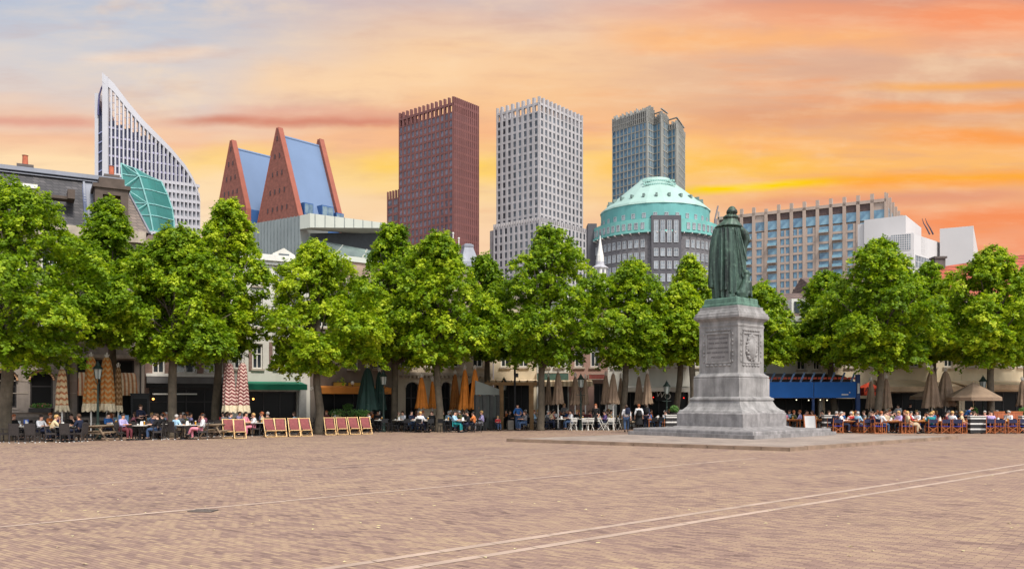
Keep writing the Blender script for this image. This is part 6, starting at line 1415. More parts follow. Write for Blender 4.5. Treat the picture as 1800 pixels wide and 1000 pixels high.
for k in range(4): mb = MB(); mb.box(-1.1 + k * .7 - .13, -.1, 0, -1.1 + k * .7 + .13, .1, 2.35); mb.build('post', GRP, t)
for k in range(3): mb = MB(); mb.box(-1.1 + k * .7 + .14, -.02, .15, -1.1 + (k + 1) * .7 - .14, .02, 2.3); mb.build('pane', glass('screen_glass', (60, 64, 62), (84, 88, 84), .1), t)
mb = MB(); mb.hexa([(-1.2, -.04, 2.36), (1.15, -.04, 2.36), (1.15, .04, 2.36), (-1.2, .04, 2.36), (-1.2, -.04, 3.3), (1.15, -.04, 2.75), (1.15, .04, 2.75), (-1.2, .04, 3.3)]); mb.build('top_pane', glass('screen_top', (112, 118, 112), (140, 144, 138), .15), t)
# striped partitions, boards, planters, bushes
STP = stripe_mat('white_black_boards', (40, 38, 38), (210, 206, 200), 3.1, 2, .72)
part_ = Kind('striped_partition', 'partition', 'black and white striped terrace partitions'); mb = MB(); mb.box(-.45, -.2, .04, .45, .2, 1.02); part_.part('panel', mb, STP); mb = MB(); mb.box(-.47, -.22, 1.021, .47, .22, 1.07); part_.part('top_rail', mb, WHM)
for s_ in (-1, 1): mb = MB(); mb.box(s_ * .35 - .05, -.18, 0, s_ * .35 + .05, .18, .038); part_.part('foot', mb, BLKM)
for px, Y, l in ((1182, 55, 'black and white striped partition touching the monument steps at left'), (1459, 54.5, 'black and white striped partition right of the white menu board'), (1717, 51.4, 'black and white striped partition in front of the open taupe parasol'), (1806, 52, 'black and white striped partition cut by the right edge')): o = part_.put(G(px, Y=Y), R(rng.uniform(-8, 8))); o['label'] = l
t = thing('menu_board', 'white menu board in a wooden frame standing right of the monument', 'menu board', G(1423, Y=55), R(6)); mb = MB(); mb.hexa([(-.36, -.2, .06), (.36, -.2, .06), (.36, -.17, .06), (-.36, -.17, .06), (-.36, .0, 1.0), (.36, .0, 1.0), (.36, .03, 1.0), (-.36, .03, 1.0)]); mb.build('board', mat('white_board', (222, 220, 216), .5, na=.05), t)
mb = MB(); mb.bar((-.39, -.21, 0), (-.39, .01, 1.04), .06); mb.bar((.39, -.21, 0), (.39, .01, 1.04), .06); mb.bar((-.42, .01, 1.05), (.42, .01, 1.05), .06); mb.bar((-.36, -.2, .04), (.36, -.2, .04), .05); mb.bar((-.3, .35, 0), (-.3, .05, .95), .04); mb.bar((.3, .35, 0), (.3, .05, .95), .04); mb.build('frame', TEAK, t)
t = thing('menu_cabinet', 'tall black menu cabinet between the mansion door and dark cafe', 'cabinet', G(246, Y=50.6), R(25)); mb = MB(); mb.box(-.5, -.25, 0, .5, .25, 2.35); mb.build('case', mat('black_case', (20, 20, 22), .5), t); mb = MB(); mb.box(-.38, -.275, .9, .38, -.252, 2.1); mb.build('glass_door', SHOP, t); mb = MB(); mb.box(-.56, -.3, 2.351, .56, .3, 2.42); mb.build('top', BLKM, t)
t = thing('menu_display', 'small light blue picture board standing behind the picnic table', 'menu board', G(217, Y=46.5), R(-10)); mb = MB(); mb.box(-.3, -.02, .75, .3, .02, 1.2); mb.build('board', mat('light_blue_board', (110, 150, 190), .5, ns=5, na=.35), t); mb = MB(); mb.bar((-.25, .04, 0), (-.25, .04, 1.1), .03); mb.bar((.25, .04, 0), (.25, .04, 1.1), .03); mb.build('stand', BLKM, t)
t = thing('menu_card', 'blue and white menu card standing on a table behind the front wicker chairs', 'menu card', G(46, Y=42.6, z=.752), R(10)); mb = MB(); mb.box(-.11, -.01, 0, .11, .01, .3); mb.build('card', mat('blue_card', (50, 96, 190), .5), t); mb = MB(); mb.box(-.05, -.016, .06, .06, -.0105, .27); mb.build('white_panel', WHM, t)
BSH = mat('bush_leaf', (74, 110, 44), .6, ns=6, na=.3, rnd=.15)
def bush(px, Y, z0, w, h, label, cat='plant', pot=True, n=500, seed=1, fl=None):
    t = thing('potted_bush', label, cat, G(px, Y=Y, z=z0), 0); r = random.Random(seed); mb = MB(); pz_ = .42 if pot else .0
    for k in range(n):
        a, u, q = r.uniform(0, 6.28), r.uniform(-1, 1), r.random() ** .4; s = math.sqrt(1 - u * u); p = Vector((math.cos(a) * s * w / 2 * q, math.sin(a) * s * min(w, .6) / 2 * q, pz_ + h / 2 + u * h / 2 * q)); d = Vector((r.gauss(0, 1), r.gauss(0, 1), r.gauss(0, 1))).normalized() * .055; e = d.orthogonal().normalized() * .035
        mb.poly([p - d, p + e, p + d, p - e], 1 if fl and r.random() < .12 else 0)
    mb.build('foliage', [BSH, fl or BSH], t); mb = MB()
    if pot: mb.lathe([(.2, 0), (.26, .4), (.28, .42), (.24, .43)], 14)
    else: mb.box(-w / 2, -.14, -.24, w / 2, .14, .0)
    mb.build('pot' if pot else 'trough', mat('dark_pot', (52, 48, 46), .8), t)
bush(1711, 55, .55, .55, .65, 'round green bush in a pot behind the striped partition at right', seed=3); bush(1797, 55, .55, .5, .6, 'round green bush at the right edge below the closed parasol', seed=4); bush(1185, 57, .75, .6, .5, 'light green bush behind the striped partition left of the monument', seed=5)
for k, (px, w, l) in enumerate(((594, 1.3, 'green ferny plants in a trough behind the deckchairs, left one'), (622, 1.0, 'green ferny plants in a trough behind the deckchairs, middle one'), (612, .8, 'tall fern in the dark opening below the orange awning'), (636, 1.0, 'green ferny plants in a trough left of the green parasols'))): bush(px, 54 + (4 if k == 2 else 0), .95 + (.35 if k == 2 else 0), w, .5, l, pot=False, n=200, seed=9 + k)
t_ = bush(72, 49.6, 1.55, 1.3, .3, 'window box of small plants and pink flowers on the arched window sill', pot=False, n=300, seed=20, fl=mat('pink_flower', (210, 110, 120), .6))
t = thing('wooden_partition', 'orange brown wooden partition behind the chairs at the right edge', 'partition', G(1772, Y=54.5), R(3)); mb = MB()
for k in range(8): mb.box(-.95 + k * .24, -.03, .12, -.95 + k * .24 + .23, .03, 1.22)
mb.build('boards', mat('rust_boards', (164, 92, 58), .7, ns=3, na=.2), t); mb = MB(); mb.box(-.98, -.05, 1.221, .98, .05, 1.3); mb.box(-.98, -.04, 0, -.9, .04, .118); mb.box(.9, -.04, 0, .98, .04, .118); mb.build('rail', TEAK, t)

# ---------------------------------------------------------------- people
HAIR = {'dark': (34, 26, 22), 'brown': (74, 52, 36), 'blond': (190, 150, 92), 'grey': (168, 162, 156), 'ginger': (150, 84, 46)}
CLO = {'white': (216, 214, 214), 'cream': (204, 184, 146), 'navy': (28, 34, 56), 'black': (24, 23, 25), 'lavender': (160, 150, 190), 'light blue': (150, 184, 206), 'pink': (206, 128, 144), 'red': (168, 46, 48), 'teal': (22, 122, 124), 'grey': (112, 110, 112), 'blue': (36, 82, 138), 'orange': (206, 118, 60), 'purple': (84, 66, 112), 'lilac': (176, 156, 200), 'olive': (92, 92, 58), 'denim': (58, 78, 108), 'beige': (176, 156, 128), 'maroon': (96, 40, 48)}
def cloth(c): return mat('cloth_' + c.replace(' ', '_'), CLO[c], .85, ns=7, na=.18)
def hairm(c): return mat('hair_' + c, HAIR[c], .6, ns=9, na=.25)
SKINS = [mat('skin_%d' % k, c, .55, ns=6, na=.08) for k, c in enumerate([(206, 156, 130), (196, 142, 112), (216, 170, 146), (140, 96, 72)])]
SHOE = mat('dark_shoe', (36, 30, 28), .6)
def skin(nodes, edges, root_, name, m, sub_=1):
    ks = list(nodes); me = bpy.data.meshes.new(name); me.from_pydata([nodes[k][:3] for k in ks], [(ks.index(a), ks.index(b)) for a, b in edges], []); me.materials.append(m)
    o = link(name, me); o.modifiers.new('skin', 'SKIN'); sm = o.modifiers.new('sub', 'SUBSURF'); sm.levels = sub_
    sv = me.skin_vertices[0].data
    for i, k in enumerate(ks): r_ = nodes[k][3]; sv[i].radius = (r_, r_ * (nodes[k][4] if len(nodes[k]) > 4 else 1)); sv[i].use_root = (k == root_)
    m2 = baked(o); bpy.data.objects.remove(o); m2.name = name
    if not m2.materials: m2.materials.append(m)
    m2.polygons.foreach_set('use_smooth', [True] * len(m2.polygons)); return m2
import bmesh
def join_mesh(a, mb, name):
    me = mb.mesh('tmp', list(a.materials), True); bm = bmesh.new(); bm.from_mesh(a); bm.from_mesh(me); bm.to_mesh(a); bm.free(); bpy.data.meshes.remove(me); a.polygons.foreach_set('use_smooth', [True] * len(a.polygons)); a.name = name; return a
def base_pose(sit):
    z = 0 if not sit else -.43
    n = {'pelvis': (0, .02, .96 + z, .135), 'spine': (0, .03, 1.15 + z, .125), 'chest': (0, .02, 1.34 + z, .15), 'neck': (0, -.0, 1.49 + z, .052), 'head1': (0, -.03, 1.56 + z, .07), 'head2': (0, -.02, 1.67 + z, .085)}
    for s, t_ in ((-1, 'L'), (1, 'R')):
        n['sh' + t_] = (s * .175, .02, 1.42 + z, .062); n['el' + t_] = (s * .24, .05, 1.14 + z, .046); n['wr' + t_] = (s * .25, -.04, .9 + z, .031); n['ha' + t_] = (s * .25, -.06, .83 + z, .036)
        if sit: n['hi' + t_] = (s * .09, -.04, .53, .09); n['kn' + t_] = (s * .12, -.44, .53, .066); n['an' + t_] = (s * .12, -.42, .1, .043); n['to' + t_] = (s * .125, -.56, .045, .036)
        else: n['hi' + t_] = (s * .095, .02, .9, .095); n['kn' + t_] = (s * .1, -.01, .5, .066); n['an' + t_] = (s * .105, .03, .1, .043); n['to' + t_] = (s * .12, -.12, .04, .036)
    return n
def lean(n, dy, dz=0):
    zp = n['pelvis'][2]
    for k in ('spine', 'chest', 'neck', 'head1', 'head2', 'shL', 'shR', 'elL', 'elR', 'wrL', 'wrR', 'haL', 'haR'):
        v = n[k]; f_ = (v[2] - zp) / .7; n[k] = (v[0], v[1] + dy * f_, v[2] + dz * f_, *v[3:])
def setn(n, **kw):
    for k, v in kw.items(): n[k] = (*v, *n[k][3:])
POSES = {}
p = base_pose(True); setn(p, elL=(-.24, -.08, .76), elR=(.24, -.08, .76), wrL=(-.14, -.34, .78), wrR=(.12, -.33, .78), haL=(-.1, -.41, .79), haR=(.08, -.40, .79)); POSES['sit_table'] = p
p = base_pose(True); lean(p, -.16); setn(p, elR=(.2, -.3, .8), wrR=(.1, -.32, 1.02), haR=(.06, -.3, 1.09), elL=(-.22, -.28, .78), wrL=(-.1, -.45, .78), haL=(-.04, -.5, .79)); POSES['sit_chin'] = p
p = base_pose(True); lean(p, .1); setn(p, elL=(-.25, .06, .74), elR=(.25, .06, .74), wrL=(-.12, -.16, .64), wrR=(.12, -.18, .64), haL=(-.06, -.22, .62), haR=(.06, -.24, .62), knR=(.06, -.48, .6), anR=(-.06, -.6, .28), toR=(-.1, -.74, .26)); POSES['sit_back'] = p
p = base_pose(False); POSES['stand'] = p
p = base_pose(False); setn(p, knL=(-.1, -.14, .52), anL=(-.1, -.22, .12), toL=(-.11, -.37, .07), knR=(.1, .06, .5), anR=(.1, .3, .14), toR=(.11, .2, .05), wrL=(-.26, .1, .92), haL=(-.26, .12, .84), wrR=(.25, -.16, .96), haR=(.25, -.22, .9)); POSES['walk'] = p
p = base_pose(False); setn(p, elR=(.36, .06, 1.17), wrR=(.2, -.02, 1.02), haR=(.16, -.05, .99), elL=(-.36, .06, 1.17), wrL=(-.2, -.02, 1.02), haL=(-.16, -.05, .99)); POSES['akimbo'] = p
p = base_pose(False); lean(p, -.34, -.1); setn(p, elL=(-.24, -.3, 1.06), wrL=(-.18, -.5, .92), haL=(-.16, -.56, .88), elR=(.24, -.3, 1.06), wrR=(.18, -.5, .92), haR=(.16, -.56, .88)); POSES['bend'] = p
p = base_pose(False); setn(p, elR=(.26, -.08, 1.14), wrR=(.12, -.3, 1.18), haR=(.1, -.37, 1.2), elL=(-.25, -.05, 1.14), wrL=(-.14, -.28, 1.14), haL=(-.1, -.35, 1.15)); POSES['serve'] = p
BE = [('pelvis', 'spine'), ('spine', 'chest'), ('chest', 'neck'), ('neck', 'head1'), ('head1', 'head2')] + [(a + s, b + s) for s in 'LR' for a, b in (('sh', 'el'), ('el', 'wr'), ('wr', 'ha'), ('hi', 'kn'), ('kn', 'an'), ('an', 'to'))] + [('chest', 'shL'), ('chest', 'shR'), ('pelvis', 'hiL'), ('pelvis', 'hiR')]
PM = {}
for nm, n in POSES.items():
    body = skin(n, BE, 'pelvis', 'person', SKINS[0], 1); mb = MB(); h = Vector(n['head2'][:3]); h1 = Vector(n['head1'][:3])
    mb.ell(h + Vector((0, -.088, -.045)), (.014, .022, .024), 8, 6)                                         # nose
    mb.ell(h + Vector((0, -.072, -.095)), (.026, .012, .009), 8, 5); mb.ell(h1 + Vector((0, -.055, -.015)), (.035, .03, .026), 8, 6)   # lips, chin
    for s in (-1, 1): mb.ell(h + Vector((s * .082, .005, -.05)), (.012, .022, .032), 8, 6); mb.ell(h + Vector((s * .03, -.077, -.018)), (.013, .01, .008), 8, 5)
    for s, t_ in ((-1, 'L'), (1, 'R')):                                                                    # palm, four unequal bent fingers and a thumb from the side of the palm
        w_, a_ = Vector(n['wr' + t_][:3]), Vector(n['ha' + t_][:3]); d = (a_ - w_).normalized(); sd_ = d.cross(Vector((0, 1, 0)) if abs(d.z) > .6 else Vector((0, 0, 1))).normalized(); dn = d.cross(sd_).normalized()
        for k in range(4):
            b = a_ + sd_ * (-.027 + .018 * k) + d * .02; L_ = (.062, .076, .07, .054)[k]; mb.tube([b, b + d * L_ * .55 + dn * .006, b + d * L_ + dn * .026], [.0095, .009, .007], 6)
        b = a_ + sd_ * -.036 - d * .012; mb.tube([b, b - sd_ * .022 + d * .028, b - sd_ * .026 + d * .055 + dn * .01], [.011, .0105, .008], 6)
    body = join_mesh(body, mb, 'person')
    sn = {k: (v[0], v[1], v[2], v[3] * 1.13 + .012) for k, v in n.items() if k in ('spine', 'chest', 'shL', 'shR', 'elL', 'elR')}; pv = n['pelvis']; sn['hem'] = (pv[0], pv[1], pv[2] + .0, pv[3] * 1.12 + .012)
    for s in 'LR': a_, b_ = n['el' + s], n['wr' + s]; sn['cuff' + s] = tuple(a_[i] + (b_[i] - a_[i]) * .55 for i in range(3)) + (.047,)
    nk = n['neck']; sn['coll'] = (nk[0], nk[1] + .006, nk[2] - .045, .074)
    shirt = skin(sn, [('hem', 'spine'), ('spine', 'chest'), ('chest', 'coll'), ('chest', 'shL'), ('chest', 'shR'), ('shL', 'elL'), ('shR', 'elR'), ('elL', 'cuffL'), ('elR', 'cuffR')], 'chest', 'shirt', SKINS[0])
    tn = {k: (v[0], v[1], v[2], v[3] * 1.12 + .009) for k, v in n.items() if k in ('pelvis', 'hiL', 'hiR', 'knL', 'knR', 'anL', 'anR')}
    trou = skin(tn, [('pelvis', 'hiL'), ('pelvis', 'hiR'), ('hiL', 'knL'), ('hiR', 'knR'), ('knL', 'anL'), ('knR', 'anR')], 'pelvis', 'trousers', SKINS[0])
    mb = MB()
    for s in 'LR': a_, b_ = Vector(n['an' + s][:3]), Vector(n['to' + s][:3]); mb.tube([a_ + Vector((0, .05, -.05)), a_ + Vector((0, -.02, -.035)), b_ + Vector((0, .02, .005)), b_ + Vector((0, -.05, 0))], [.045, .055, .05, .028], 10)
    shoe = mb.mesh('shoes', SHOE, True)
    def hairmesh(long, hat=False):
        mb = MB(); rings = []
        for i in range(7):
            ph = math.pi / 2 * (1 - i / 5.0); zz_ = .098 * math.sin(ph); rr_ = .096 * math.cos(ph) if i else .012
            rings.append([(h.x + rr_ * math.cos(a) * 1.0, h.y + .012 + rr_ * 1.1 * math.sin(a), h.z + zz_ + (.03 if math.sin(a) < -.4 and i > 4 else 0) - (.05 if i == 6 and math.sin(a) > 0 else 0)) for a in [2 * math.pi * k / 18 for k in range(18)]])
        mb.loft(rings, cap=True)
        if long:
            rings = [[(h.x + w_ * math.cos(a), h.y + y_ + d_ * math.sin(a), h.z + z_) for a in [2 * math.pi * k / 14 for k in range(14)]] for z_, w_, d_, y_ in ((.04, .09, .06, .05), (-.06, .1, .065, .055), (-.15, .095, .05, .07), (-.25, .07, .035, .075), (-.3, .03, .02, .075))]; mb.loft(rings)
        return mb.mesh('hair', SKINS[0], True)
    PM[nm] = (body, shirt, trou, shoe, hairmesh(False), hairmesh(True))
def ol(o, m):
    o.material_slots[0].link = 'OBJECT'; o.material_slots[0].material = m
PGROUP = 'people on the terraces'
NP = [0]
def person(px, Y, pose, face, top, hair, legs='navy', long=False, scale=1.0, sk=None, extra=None, z=0.0):
    NP[0] += 1; b, s, tr, sh, h0, h1 = PM[pose]; o = link('person', b, None, G(px, Y=Y, z=z), R(face)); o.scale = (scale * rng.uniform(.97, 1.05),) * 2 + (scale * rng.uniform(.97, 1.03),)
    ol(o, SKINS[sk if sk is not None else rng.choice((0, 0, 1, 2, 2))]); tag(o, None, 'person', PGROUP)
    c = link('shirt', s, o); ol(c, cloth(top)); c = link('trousers', tr, o); ol(c, cloth(legs)); link('shoes', sh, o)
    if hair != 'bald': c = link('hair', h1 if long else h0, o); ol(c, hairm(hair))
    z_ = zone(px); pv = {'sit': 'seated', 'sta': 'standing', 'wal': 'walking', 'aki': 'standing', 'ben': 'stooping', 'ser': 'serving'}[pose[:3]]
    hd = 'bald head' if hair == 'bald' else ('long ' if long else '') + hair + ' hair'
    reg(o, px, f'{pv} person, {top} top, {hd}, {{}}{z_}', (pv, top, hd, z_)); return o
def sit(px, Y, face, top, hair, kind, legs='navy', pose='sit_table', long=False, row='front', **kw):
    o = person(px, Y, pose, face, top, hair, legs, long, **kw); a = R(face); p_ = G(px, Y=Y); chair(kind, pxof(p_ + Vector((-math.sin(a) * .07, math.cos(a) * .07, 0))), p_.y + math.cos(a) * .07, a, True, row); return o
# left terrace, front rows (as seen: column, distance, way they face)
for px, Y, f_ in ((30, 40.4, 176), (57, 40.6, 184), (118, 41, 178), (150, 42.6, 60), (236, 43.6, 170), (251, 43.8, 120), (262, 44, 20), (285, 44.4, 100), (330, 45.4, 185), (3, 40.9, 150)): chair(wick, px, Y, R(f_), False, 'front')
for a in [(72, 42, 75, 'white', 'dark', wick, 'navy', 'sit_table'), (92, 41.2, 120, 'cream', 'blond', wick, 'black', 'sit_chin'), (139, 41.6, -95, 'navy', 'brown', wick, 'navy', 'sit_table'), (24, 43.6, 80, 'black', 'ginger', wick, 'black', 'sit_table'), (216, 43, 70, 'lavender', 'dark', wick, 'maroon', 'sit_table'), (276, 43.6, -80, 'black', 'brown', wick, 'denim', 'sit_table'), (268, 44.6, 60, 'navy', 'dark', wick, 'navy', 'sit_chin'), (310, 44, 150, 'light blue', 'grey', wick, 'beige', 'sit_table'), (354, 43.8, -70, 'white', 'dark', wick, 'pink', 'sit_back')]: sit(*a)
for a in [(88, 45.2, 90, 'orange', 'ginger', wick, 'navy', 'sit_table'), (106, 45.4, -90, 'purple', 'brown', wick, 'navy', 'sit_table'), (285, 46, -90, 'black', 'dark', wick, 'navy', 'sit_table'), (317, 46.4, 60, 'grey', 'brown', wick, 'navy', 'sit_table'), (326, 46.8, -60, 'olive', 'dark', wick, 'navy', 'sit_table'), (190, 46, 60, 'blue', 'dark', wick, 'navy', 'sit_table'), (126, 45.8, 20, 'black', 'dark', wick, 'black', 'sit_chin'), (405, 48, 100, 'blue', 'brown', wick, 'navy', 'sit_table'), (432, 48.4, 80, 'pink', 'dark', wick, 'beige', 'sit_table'), (446, 48.2, -60, 'white', 'blond', wick, 'pink', 'sit_table'), (461, 48.8, -80, 'beige', 'ginger', wick, 'navy', 'sit_table'), (445, 49.8, 20, 'black', 'dark', wick, 'black', 'sit_table')]: sit(*a, row='second')
person(247, 46.8, 'serve', 60, 'navy', 'brown', 'black')
for px, Y, k, r_ in ((44, 41.9, tabm, 'front'), (82, 42.3, tabm, 'front'), (108, 41.4, tabm, 'front'), (128, 41.9, tabm, 'front'), (246, 43.2, tabm, 'front'), (252, 44.2, tabm, 'front'), (322, 43.9, tabm, 'front'), (338, 44.3, tabm, 'front'), (97, 45.3, tabm, 'second'), (296, 46, tabm, 'second'), (440, 48.4, tabm, 'second'), (455, 48.3, tabm, 'second'), (32, 44.2, tabm, 'second'), (200, 45.6, tabm, 'second')): table(k, px, Y, 0, r_)
# under the awnings and orange parasols
person(586, 60, 'serve', 10, 'black', 'dark', 'black'); 
for a in [(574, 56, -30, 'maroon', 'ginger', slat, 'navy'), (648, 54.6, -70, 'white', 'dark', slat, 'black'), (664, 56, 20, 'black', 'dark', slat, 'black'), (739, 53, 165, 'white', 'blond', slat, 'navy'), (723, 54.2, 60, 'navy', 'dark', slat, 'denim'), (799, 53.2, 75, 'light blue', 'dark', slat, 'teal'), (822, 53.4, -80, 'black', 'dark', slat, 'navy'), (708, 55.4, -40, 'white', 'brown', slat, 'black'), (759, 54.8, -20, 'black', 'brown', slat, 'black'), (832, 54, -100, 'orange', 'dark', slat, 'navy')]: sit(*a)
for px, Y, f_ in ((657, 52.8, 150), (676, 53.4, 190), (692, 53, 120), (717, 53.2, 175), (756, 53, 200), (777, 52.8, 160), (787, 53, 100), (840, 53, -90)): chair(slat, px, Y, R(f_), False, 'front')
for px, Y in ((730, 53.6), (750, 53.4), (810, 53.2), (668, 54.4), (700, 54.4), (785, 54.6)): table(tabm, px, Y, 0, 'front')
# pergola
person(910, 57, 'akimbo', -150, 'blue', 'bald', 'denim'); 
for a in [(922, 56.6, -60, 'grey', 'brown', slat, 'denim', 'sit_table'), (896, 59.4, 60, 'black', 'brown', slat, 'navy', 'sit_table'), (872, 60.5, 30, 'maroon', 'blond', slat, 'black', 'sit_table'), (890, 60.2, -60, 'orange', 'dark', slat, 'navy', 'sit_table'), (928, 59.5, -70, 'grey', 'grey', slat, 'navy', 'sit_chin')]: sit(*a)
sit(875, 56.6, 20, 'red', 'blond', slat, 'denim', row='front', scale=.72)
t = thing('suitcase', 'upright beige grey suitcase standing left of the man in blue', 'suitcase', G(897, Y=57.2), R(20)); mb = MB(); mb.box(-.2, -.13, .04, .2, .13, .66); mb.build('shell', mat('beige_shell', (112, 104, 94), .6), t); mb = MB(); mb.bar((-.1, .1, .66), (-.1, .1, .95), .02); mb.bar((.1, .1, .66), (.1, .1, .95), .02); mb.bar((-.11, .1, .95), (.11, .1, .95), .025); mb.build('handle', BLKM, t)
for s_ in (-1, 1): mb = MB(); mb.ell((s_ * .16, 0, .025), (.02, .03, .025), 8, 6); mb.build('wheel', BLKM, t)
# centre
for a in [(963, 58.2, 80, 'grey', 'grey', slat, 'navy'), (1003, 58, -70, 'white', 'dark', wht, 'denim'), (1014, 59, 60, 'black', 'blond', wht, 'navy'), (1063, 57.6, -80, 'purple', 'dark', wht, 'navy'), (1026, 59.6, -50, 'maroon', 'dark', slat, 'navy'), (1040, 59.8, 60, 'pink', 'brown', slat, 'navy'), (975, 59.8, -60, 'white', 'dark', slat, 'navy')]: sit(*a)
person(992, 60.5, 'serve', 30, 'grey', 'blond', 'navy', long=True); ps = person(1047, 57.5, 'walk', -20, 'black', 'ginger', 'black', long=True)
mb = MB(); mb.lathe([(.17, 1.05), (.21, .9), (.26, .6), (.24, .58)], 14); d_ = mb.build('skirt', cloth('black'), ps)
person(1101, 54, 'walk', 175, 'white', 'brown', 'denim'); person(1123, 56.5, 'stand', 178, 'white', 'ginger', 'black'); person(1136, 57.5, 'stand', 150, 'navy', 'brown', 'navy')
def backpack(px, Y, rz, m, label, z=1.12):
    t = thing('backpack', label, 'backpack', G(px, Y=Y, z=z), R(rz)); mb = MB(); mb.loft([[(w_ * math.cos(a), d_ * math.sin(a) , zz_) for a in [2 * math.pi * k / 14 for k in range(14)]] for zz_, w_, d_ in ((0, .12, .08), (.04, .16, .12), (.25, .165, .12), (.38, .14, .1), (.42, .06, .05))]); mb.build('bag', m, t, smooth=True); mb = MB(); mb.loft([[(.12 * k_ * math.cos(a), -.1 + .06 * math.sin(a), zz_) for a in [2 * math.pi * k / 12 for k in range(12)]] for zz_, k_ in ((.05, .8), (.08, 1), (.2, 1), (.23, .8))]); mb.build('pocket', m, t)
    mb = MB()
    for s_ in (-1, 1): mb.tube([(s_ * .09, .08, .05), (s_ * .11, .2, .12), (s_ * .11, .24, .32), (s_ * .09, .12, .42)], .02, 6)
    mb.build('strap', m, t)
backpack(1103.5, 53.8, -5, cloth('navy'), 'dark backpack on the man in the white top left of the monument'); backpack(1136.5, 57.3, -30, cloth('black'), 'dark backpack on the person in navy left of the monument'); backpack(1123.5, 56.28, -2, cloth('black'), 'dark bag on the back of the person in the long dark skirt', .95)
ps = [o for o, px, c, p_ in REG if o.get('category') == 'person' and px == 1123][0]; mb = MB(); mb.lathe([(.17, 1.0), (.22, .8), (.27, .42), (.25, .4)], 14); mb.build('skirt', cloth('black'), ps)
for px, Y, f_ in ((1008, 56.6, 190), (1029, 56.4, 170), (1037, 56.6, 200), (1058, 56.8, 60), (1074, 56.5, 180), (1085, 57.2, 140)): chair(wht, px, Y, R(f_), False, 'front')
for px, Y, f_ in ((950, 57.5, 170), (958, 57, 200), (1090, 56.8, 60), (1112, 58.2, 170), (1150, 57, 180), (1163, 57, 160), (1172, 56.8, 190)): chair(slat, px, Y, R(f_), False, 'front')
for px, Y in ((985, 57.4), (1020, 57.6), (1052, 58.2), (1070, 57.8)): table(tabm, px, Y, 0, 'front')
for px, Y in ((1153, 57.6), (1168, 59)): table(tabw, px, Y, 0, 'front')
# right terrace, front row in folding chairs
for a in [(1479, 52.6, 60, 'white', 'grey', dirc, 'navy', 'sit_table'), (1496, 53, 178, 'red', 'grey', dirc, 'navy', 'sit_table'), (1508, 52.6, 120, 'light blue', 'grey', dirc, 'grey', 'sit_table'), (1549, 52, 110, 'white', 'ginger', dirc, 'denim', 'sit_table'), (1559, 53, 30, 'beige', 'brown', dirc, 'navy', 'sit_table'), (1580, 52.4, -70, 'lilac', 'blond', dirc, 'black', 'sit_table'), (1598, 51.6, 80, 'cream', 'blond', dirc, 'beige', 'sit_back'), (1637, 51.6, 176, 'teal', 'blond', dirc, 'navy', 'sit_table'), (1674, 51.8, 120, 'white', 'blond', dirc, 'navy', 'sit_table'), (1693, 52.2, 60, 'cream', 'blond', dirc, 'pink', 'sit_back'), (1731, 53, -40, 'pink', 'grey', dirc, 'navy', 'sit_table'), (1742, 52.6, 150, 'lilac', 'bald', dirc, 'navy', 'sit_table'), (1664, 53.4, 60, 'maroon', 'dark', dirc, 'navy', 'sit_table')]: sit(*a)
for px, Y, f_ in ((1473, 51.8, 165), (1520, 52, 200), (1541, 51.5, 90), (1590, 51.6, 260), (1660, 51.3, 180), (1681, 51.2, 170), (1688, 51.6, 100), (1737, 51.2, 185), (1757, 51.4, 160), (1777, 51.6, 180), (1792, 51.8, 200)): chair(dirc, px, Y, R(f_), False, 'front')
for px, Y in ((1488, 52.8), (1516, 52.9), (1565, 52.4), (1620, 52.4), (1650, 52.4), (1685, 52.8), (1750, 52.3), (1768, 52.2)): table(tabw, px, Y, 0, 'front')
person(1697, 54.2, 'bend', 70, 'blue', 'bald', 'navy'); person(1579, 60, 'serve', -60, 'white', 'dark', 'black'); person(1600, 61, 'stand', 20, 'black', 'dark', 'black')
# rows behind: fill each stretch of terrace with tables, chairs and guests
TOPS = ['white', 'black', 'navy', 'grey', 'light blue', 'beige', 'maroon', 'pink', 'blue', 'white', 'olive', 'cream', 'lavender', 'red', 'white', 'orange']; HRS = ['dark', 'brown', 'blond', 'grey', 'grey', 'dark', 'ginger', 'brown', 'bald']
def fill(px0, px1, Y, n, kind, tk, row, occ=.7):
    for k in range(n):
        px = px0 + (px1 - px0) * (k + .5) / n + rng.uniform(-2, 2); yy = Y + rng.uniform(-.4, .4); d_ = .62 / yy * F
        table(tk, px, yy, 0, row)
        for s_ in (-1, 1):
            f_ = (90 if s_ < 0 else -90) + rng.uniform(-35, 35)
            if rng.random() < occ: sit(px + s_ * d_, yy + rng.uniform(-.1, .25), f_, rng.choice(TOPS), rng.choice(HRS), kind, rng.choice(['navy', 'denim', 'black', 'beige', 'grey']), rng.choice(['sit_table', 'sit_table', 'sit_chin', 'sit_back']), rng.random() < .3, row)
            else: chair(kind, px + s_ * d_, yy, R(f_), False, row)
fill(-10, 130, 46.8, 2, wick, tabm, 'back', .4); fill(265, 390, 48.4, 4, wick, tabm, 'back', .75); fill(395, 545, 51.5, 5, wick, tabm, 'back', .5); fill(560, 690, 56.5, 4, slat, tabm, 'back', .5); fill(700, 845, 57, 5, slat, tabm, 'back', .8); fill(865, 940, 61.5, 1, slat, tabm, 'back', .8)
fill(945, 1095, 60.0, 6, slat, tabm, 'second', .95); fill(955, 1100, 62.2, 5, slat, tabm, 'back', .8); fill(1140, 1200, 60.5, 2, slat, tabm, 'second', .8); fill(1145, 1205, 62.5, 2, slat, tabm, 'back', .8)
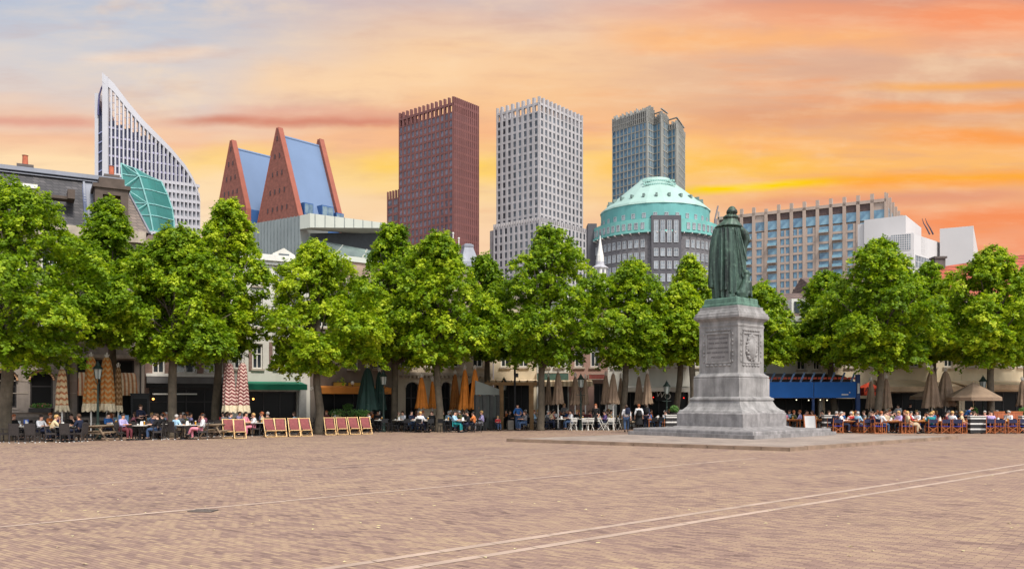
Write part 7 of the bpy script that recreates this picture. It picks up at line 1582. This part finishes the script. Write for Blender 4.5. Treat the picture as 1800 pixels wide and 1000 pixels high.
fill(1356, 1446, 56.6, 4, slat, tabw, 'second', .95); fill(1356, 1450, 59, 3, slat, tabw, 'back', .8); fill(1466, 1630, 54.9, 7, dirc, tabw, 'second', .95); fill(1480, 1640, 57.6, 6, slat, tabw, 'back', .8); fill(1640, 1800, 55.2, 6, dirc, tabw, 'second', .85); fill(1650, 1800, 58.2, 6, slat, tabw, 'back', .6)
fill(940, 1100, 58.8, 5, slat, tabm, 'middle', .9); fill(1110, 1200, 59, 3, slat, tabm, 'middle', .9); fill(1468, 1632, 53.7, 5, dirc, tabw, 'middle', .95); fill(1640, 1805, 53.6, 5, dirc, tabw, 'middle', .9); fill(150, 380, 47.2, 5, wick, tabm, 'middle', .75); fill(700, 850, 55.6, 4, slat, tabm, 'middle', .85); fill(390, 470, 49.6, 2, wick, tabm, 'middle', .8)
# things on the front tables
BOT = mat('bottle_glass', (40, 60, 40), .1, spec=.6); CUP = mat('white_cup', (224, 222, 216), .4); BEER = mat('beer', (200, 140, 40), .2)
def small(name, label, grp, loc, parts):
    t = thing(name, label, name.replace('_', ' '), loc, 0, grp)
    for nm, prof, m in parts: mb = MB(); mb.lathe(prof, 10); mb.build(nm, m, t)
tabs = [o for o, px, c, p_ in REG if o.get('category') == 'table' and c[1] in ('front', 'second')]
for k, o in enumerate(tabs):
    z_ = Vector((0, 0, .752))
    small('coffee_cup', 'small white coffee cup on a terrace table', 'white coffee cups on terrace tables', o.location + z_ + Vector((rng.uniform(-.2, .0), rng.uniform(-.2, .1), 0)), [('saucer', [(.03, 0), (.075, .012)], CUP), ('cup', [(.03, .013), (.045, .08)], CUP)])
    if k % 2: small('beer_glass', 'tall glass of amber beer on a terrace table', 'beer glasses on terrace tables', o.location + z_ + Vector((rng.uniform(.05, .2), rng.uniform(-.15, .15), 0)), [('glass', [(.035, 0), (.04, .17)], BEER), ('foam', [(.04, .171), (.038, .2)], CUP)])
    else: small('menu_holder', 'small white folded menu on a terrace table', 'folded menus on terrace tables', o.location + z_ + Vector((rng.uniform(.05, .2), rng.uniform(-.1, .15), 0)), [('card', [(.09, 0), (.06, .2)], CUP)])
# ---------------------------------------------------------------- labels that single each one out
from collections import defaultdict
cl = defaultdict(list)
for o, px, c, p_ in REG: cl[c].append((px, o, p_))
for c, L in cl.items():
    L.sort(key=lambda q: q[0])
    for k, (px, o, p_) in enumerate(L):
        o['label'] = p_.format('' if len(L) == 1 else f'{ORD[min(k, 19)]} from left, ').replace(' ,', ',')
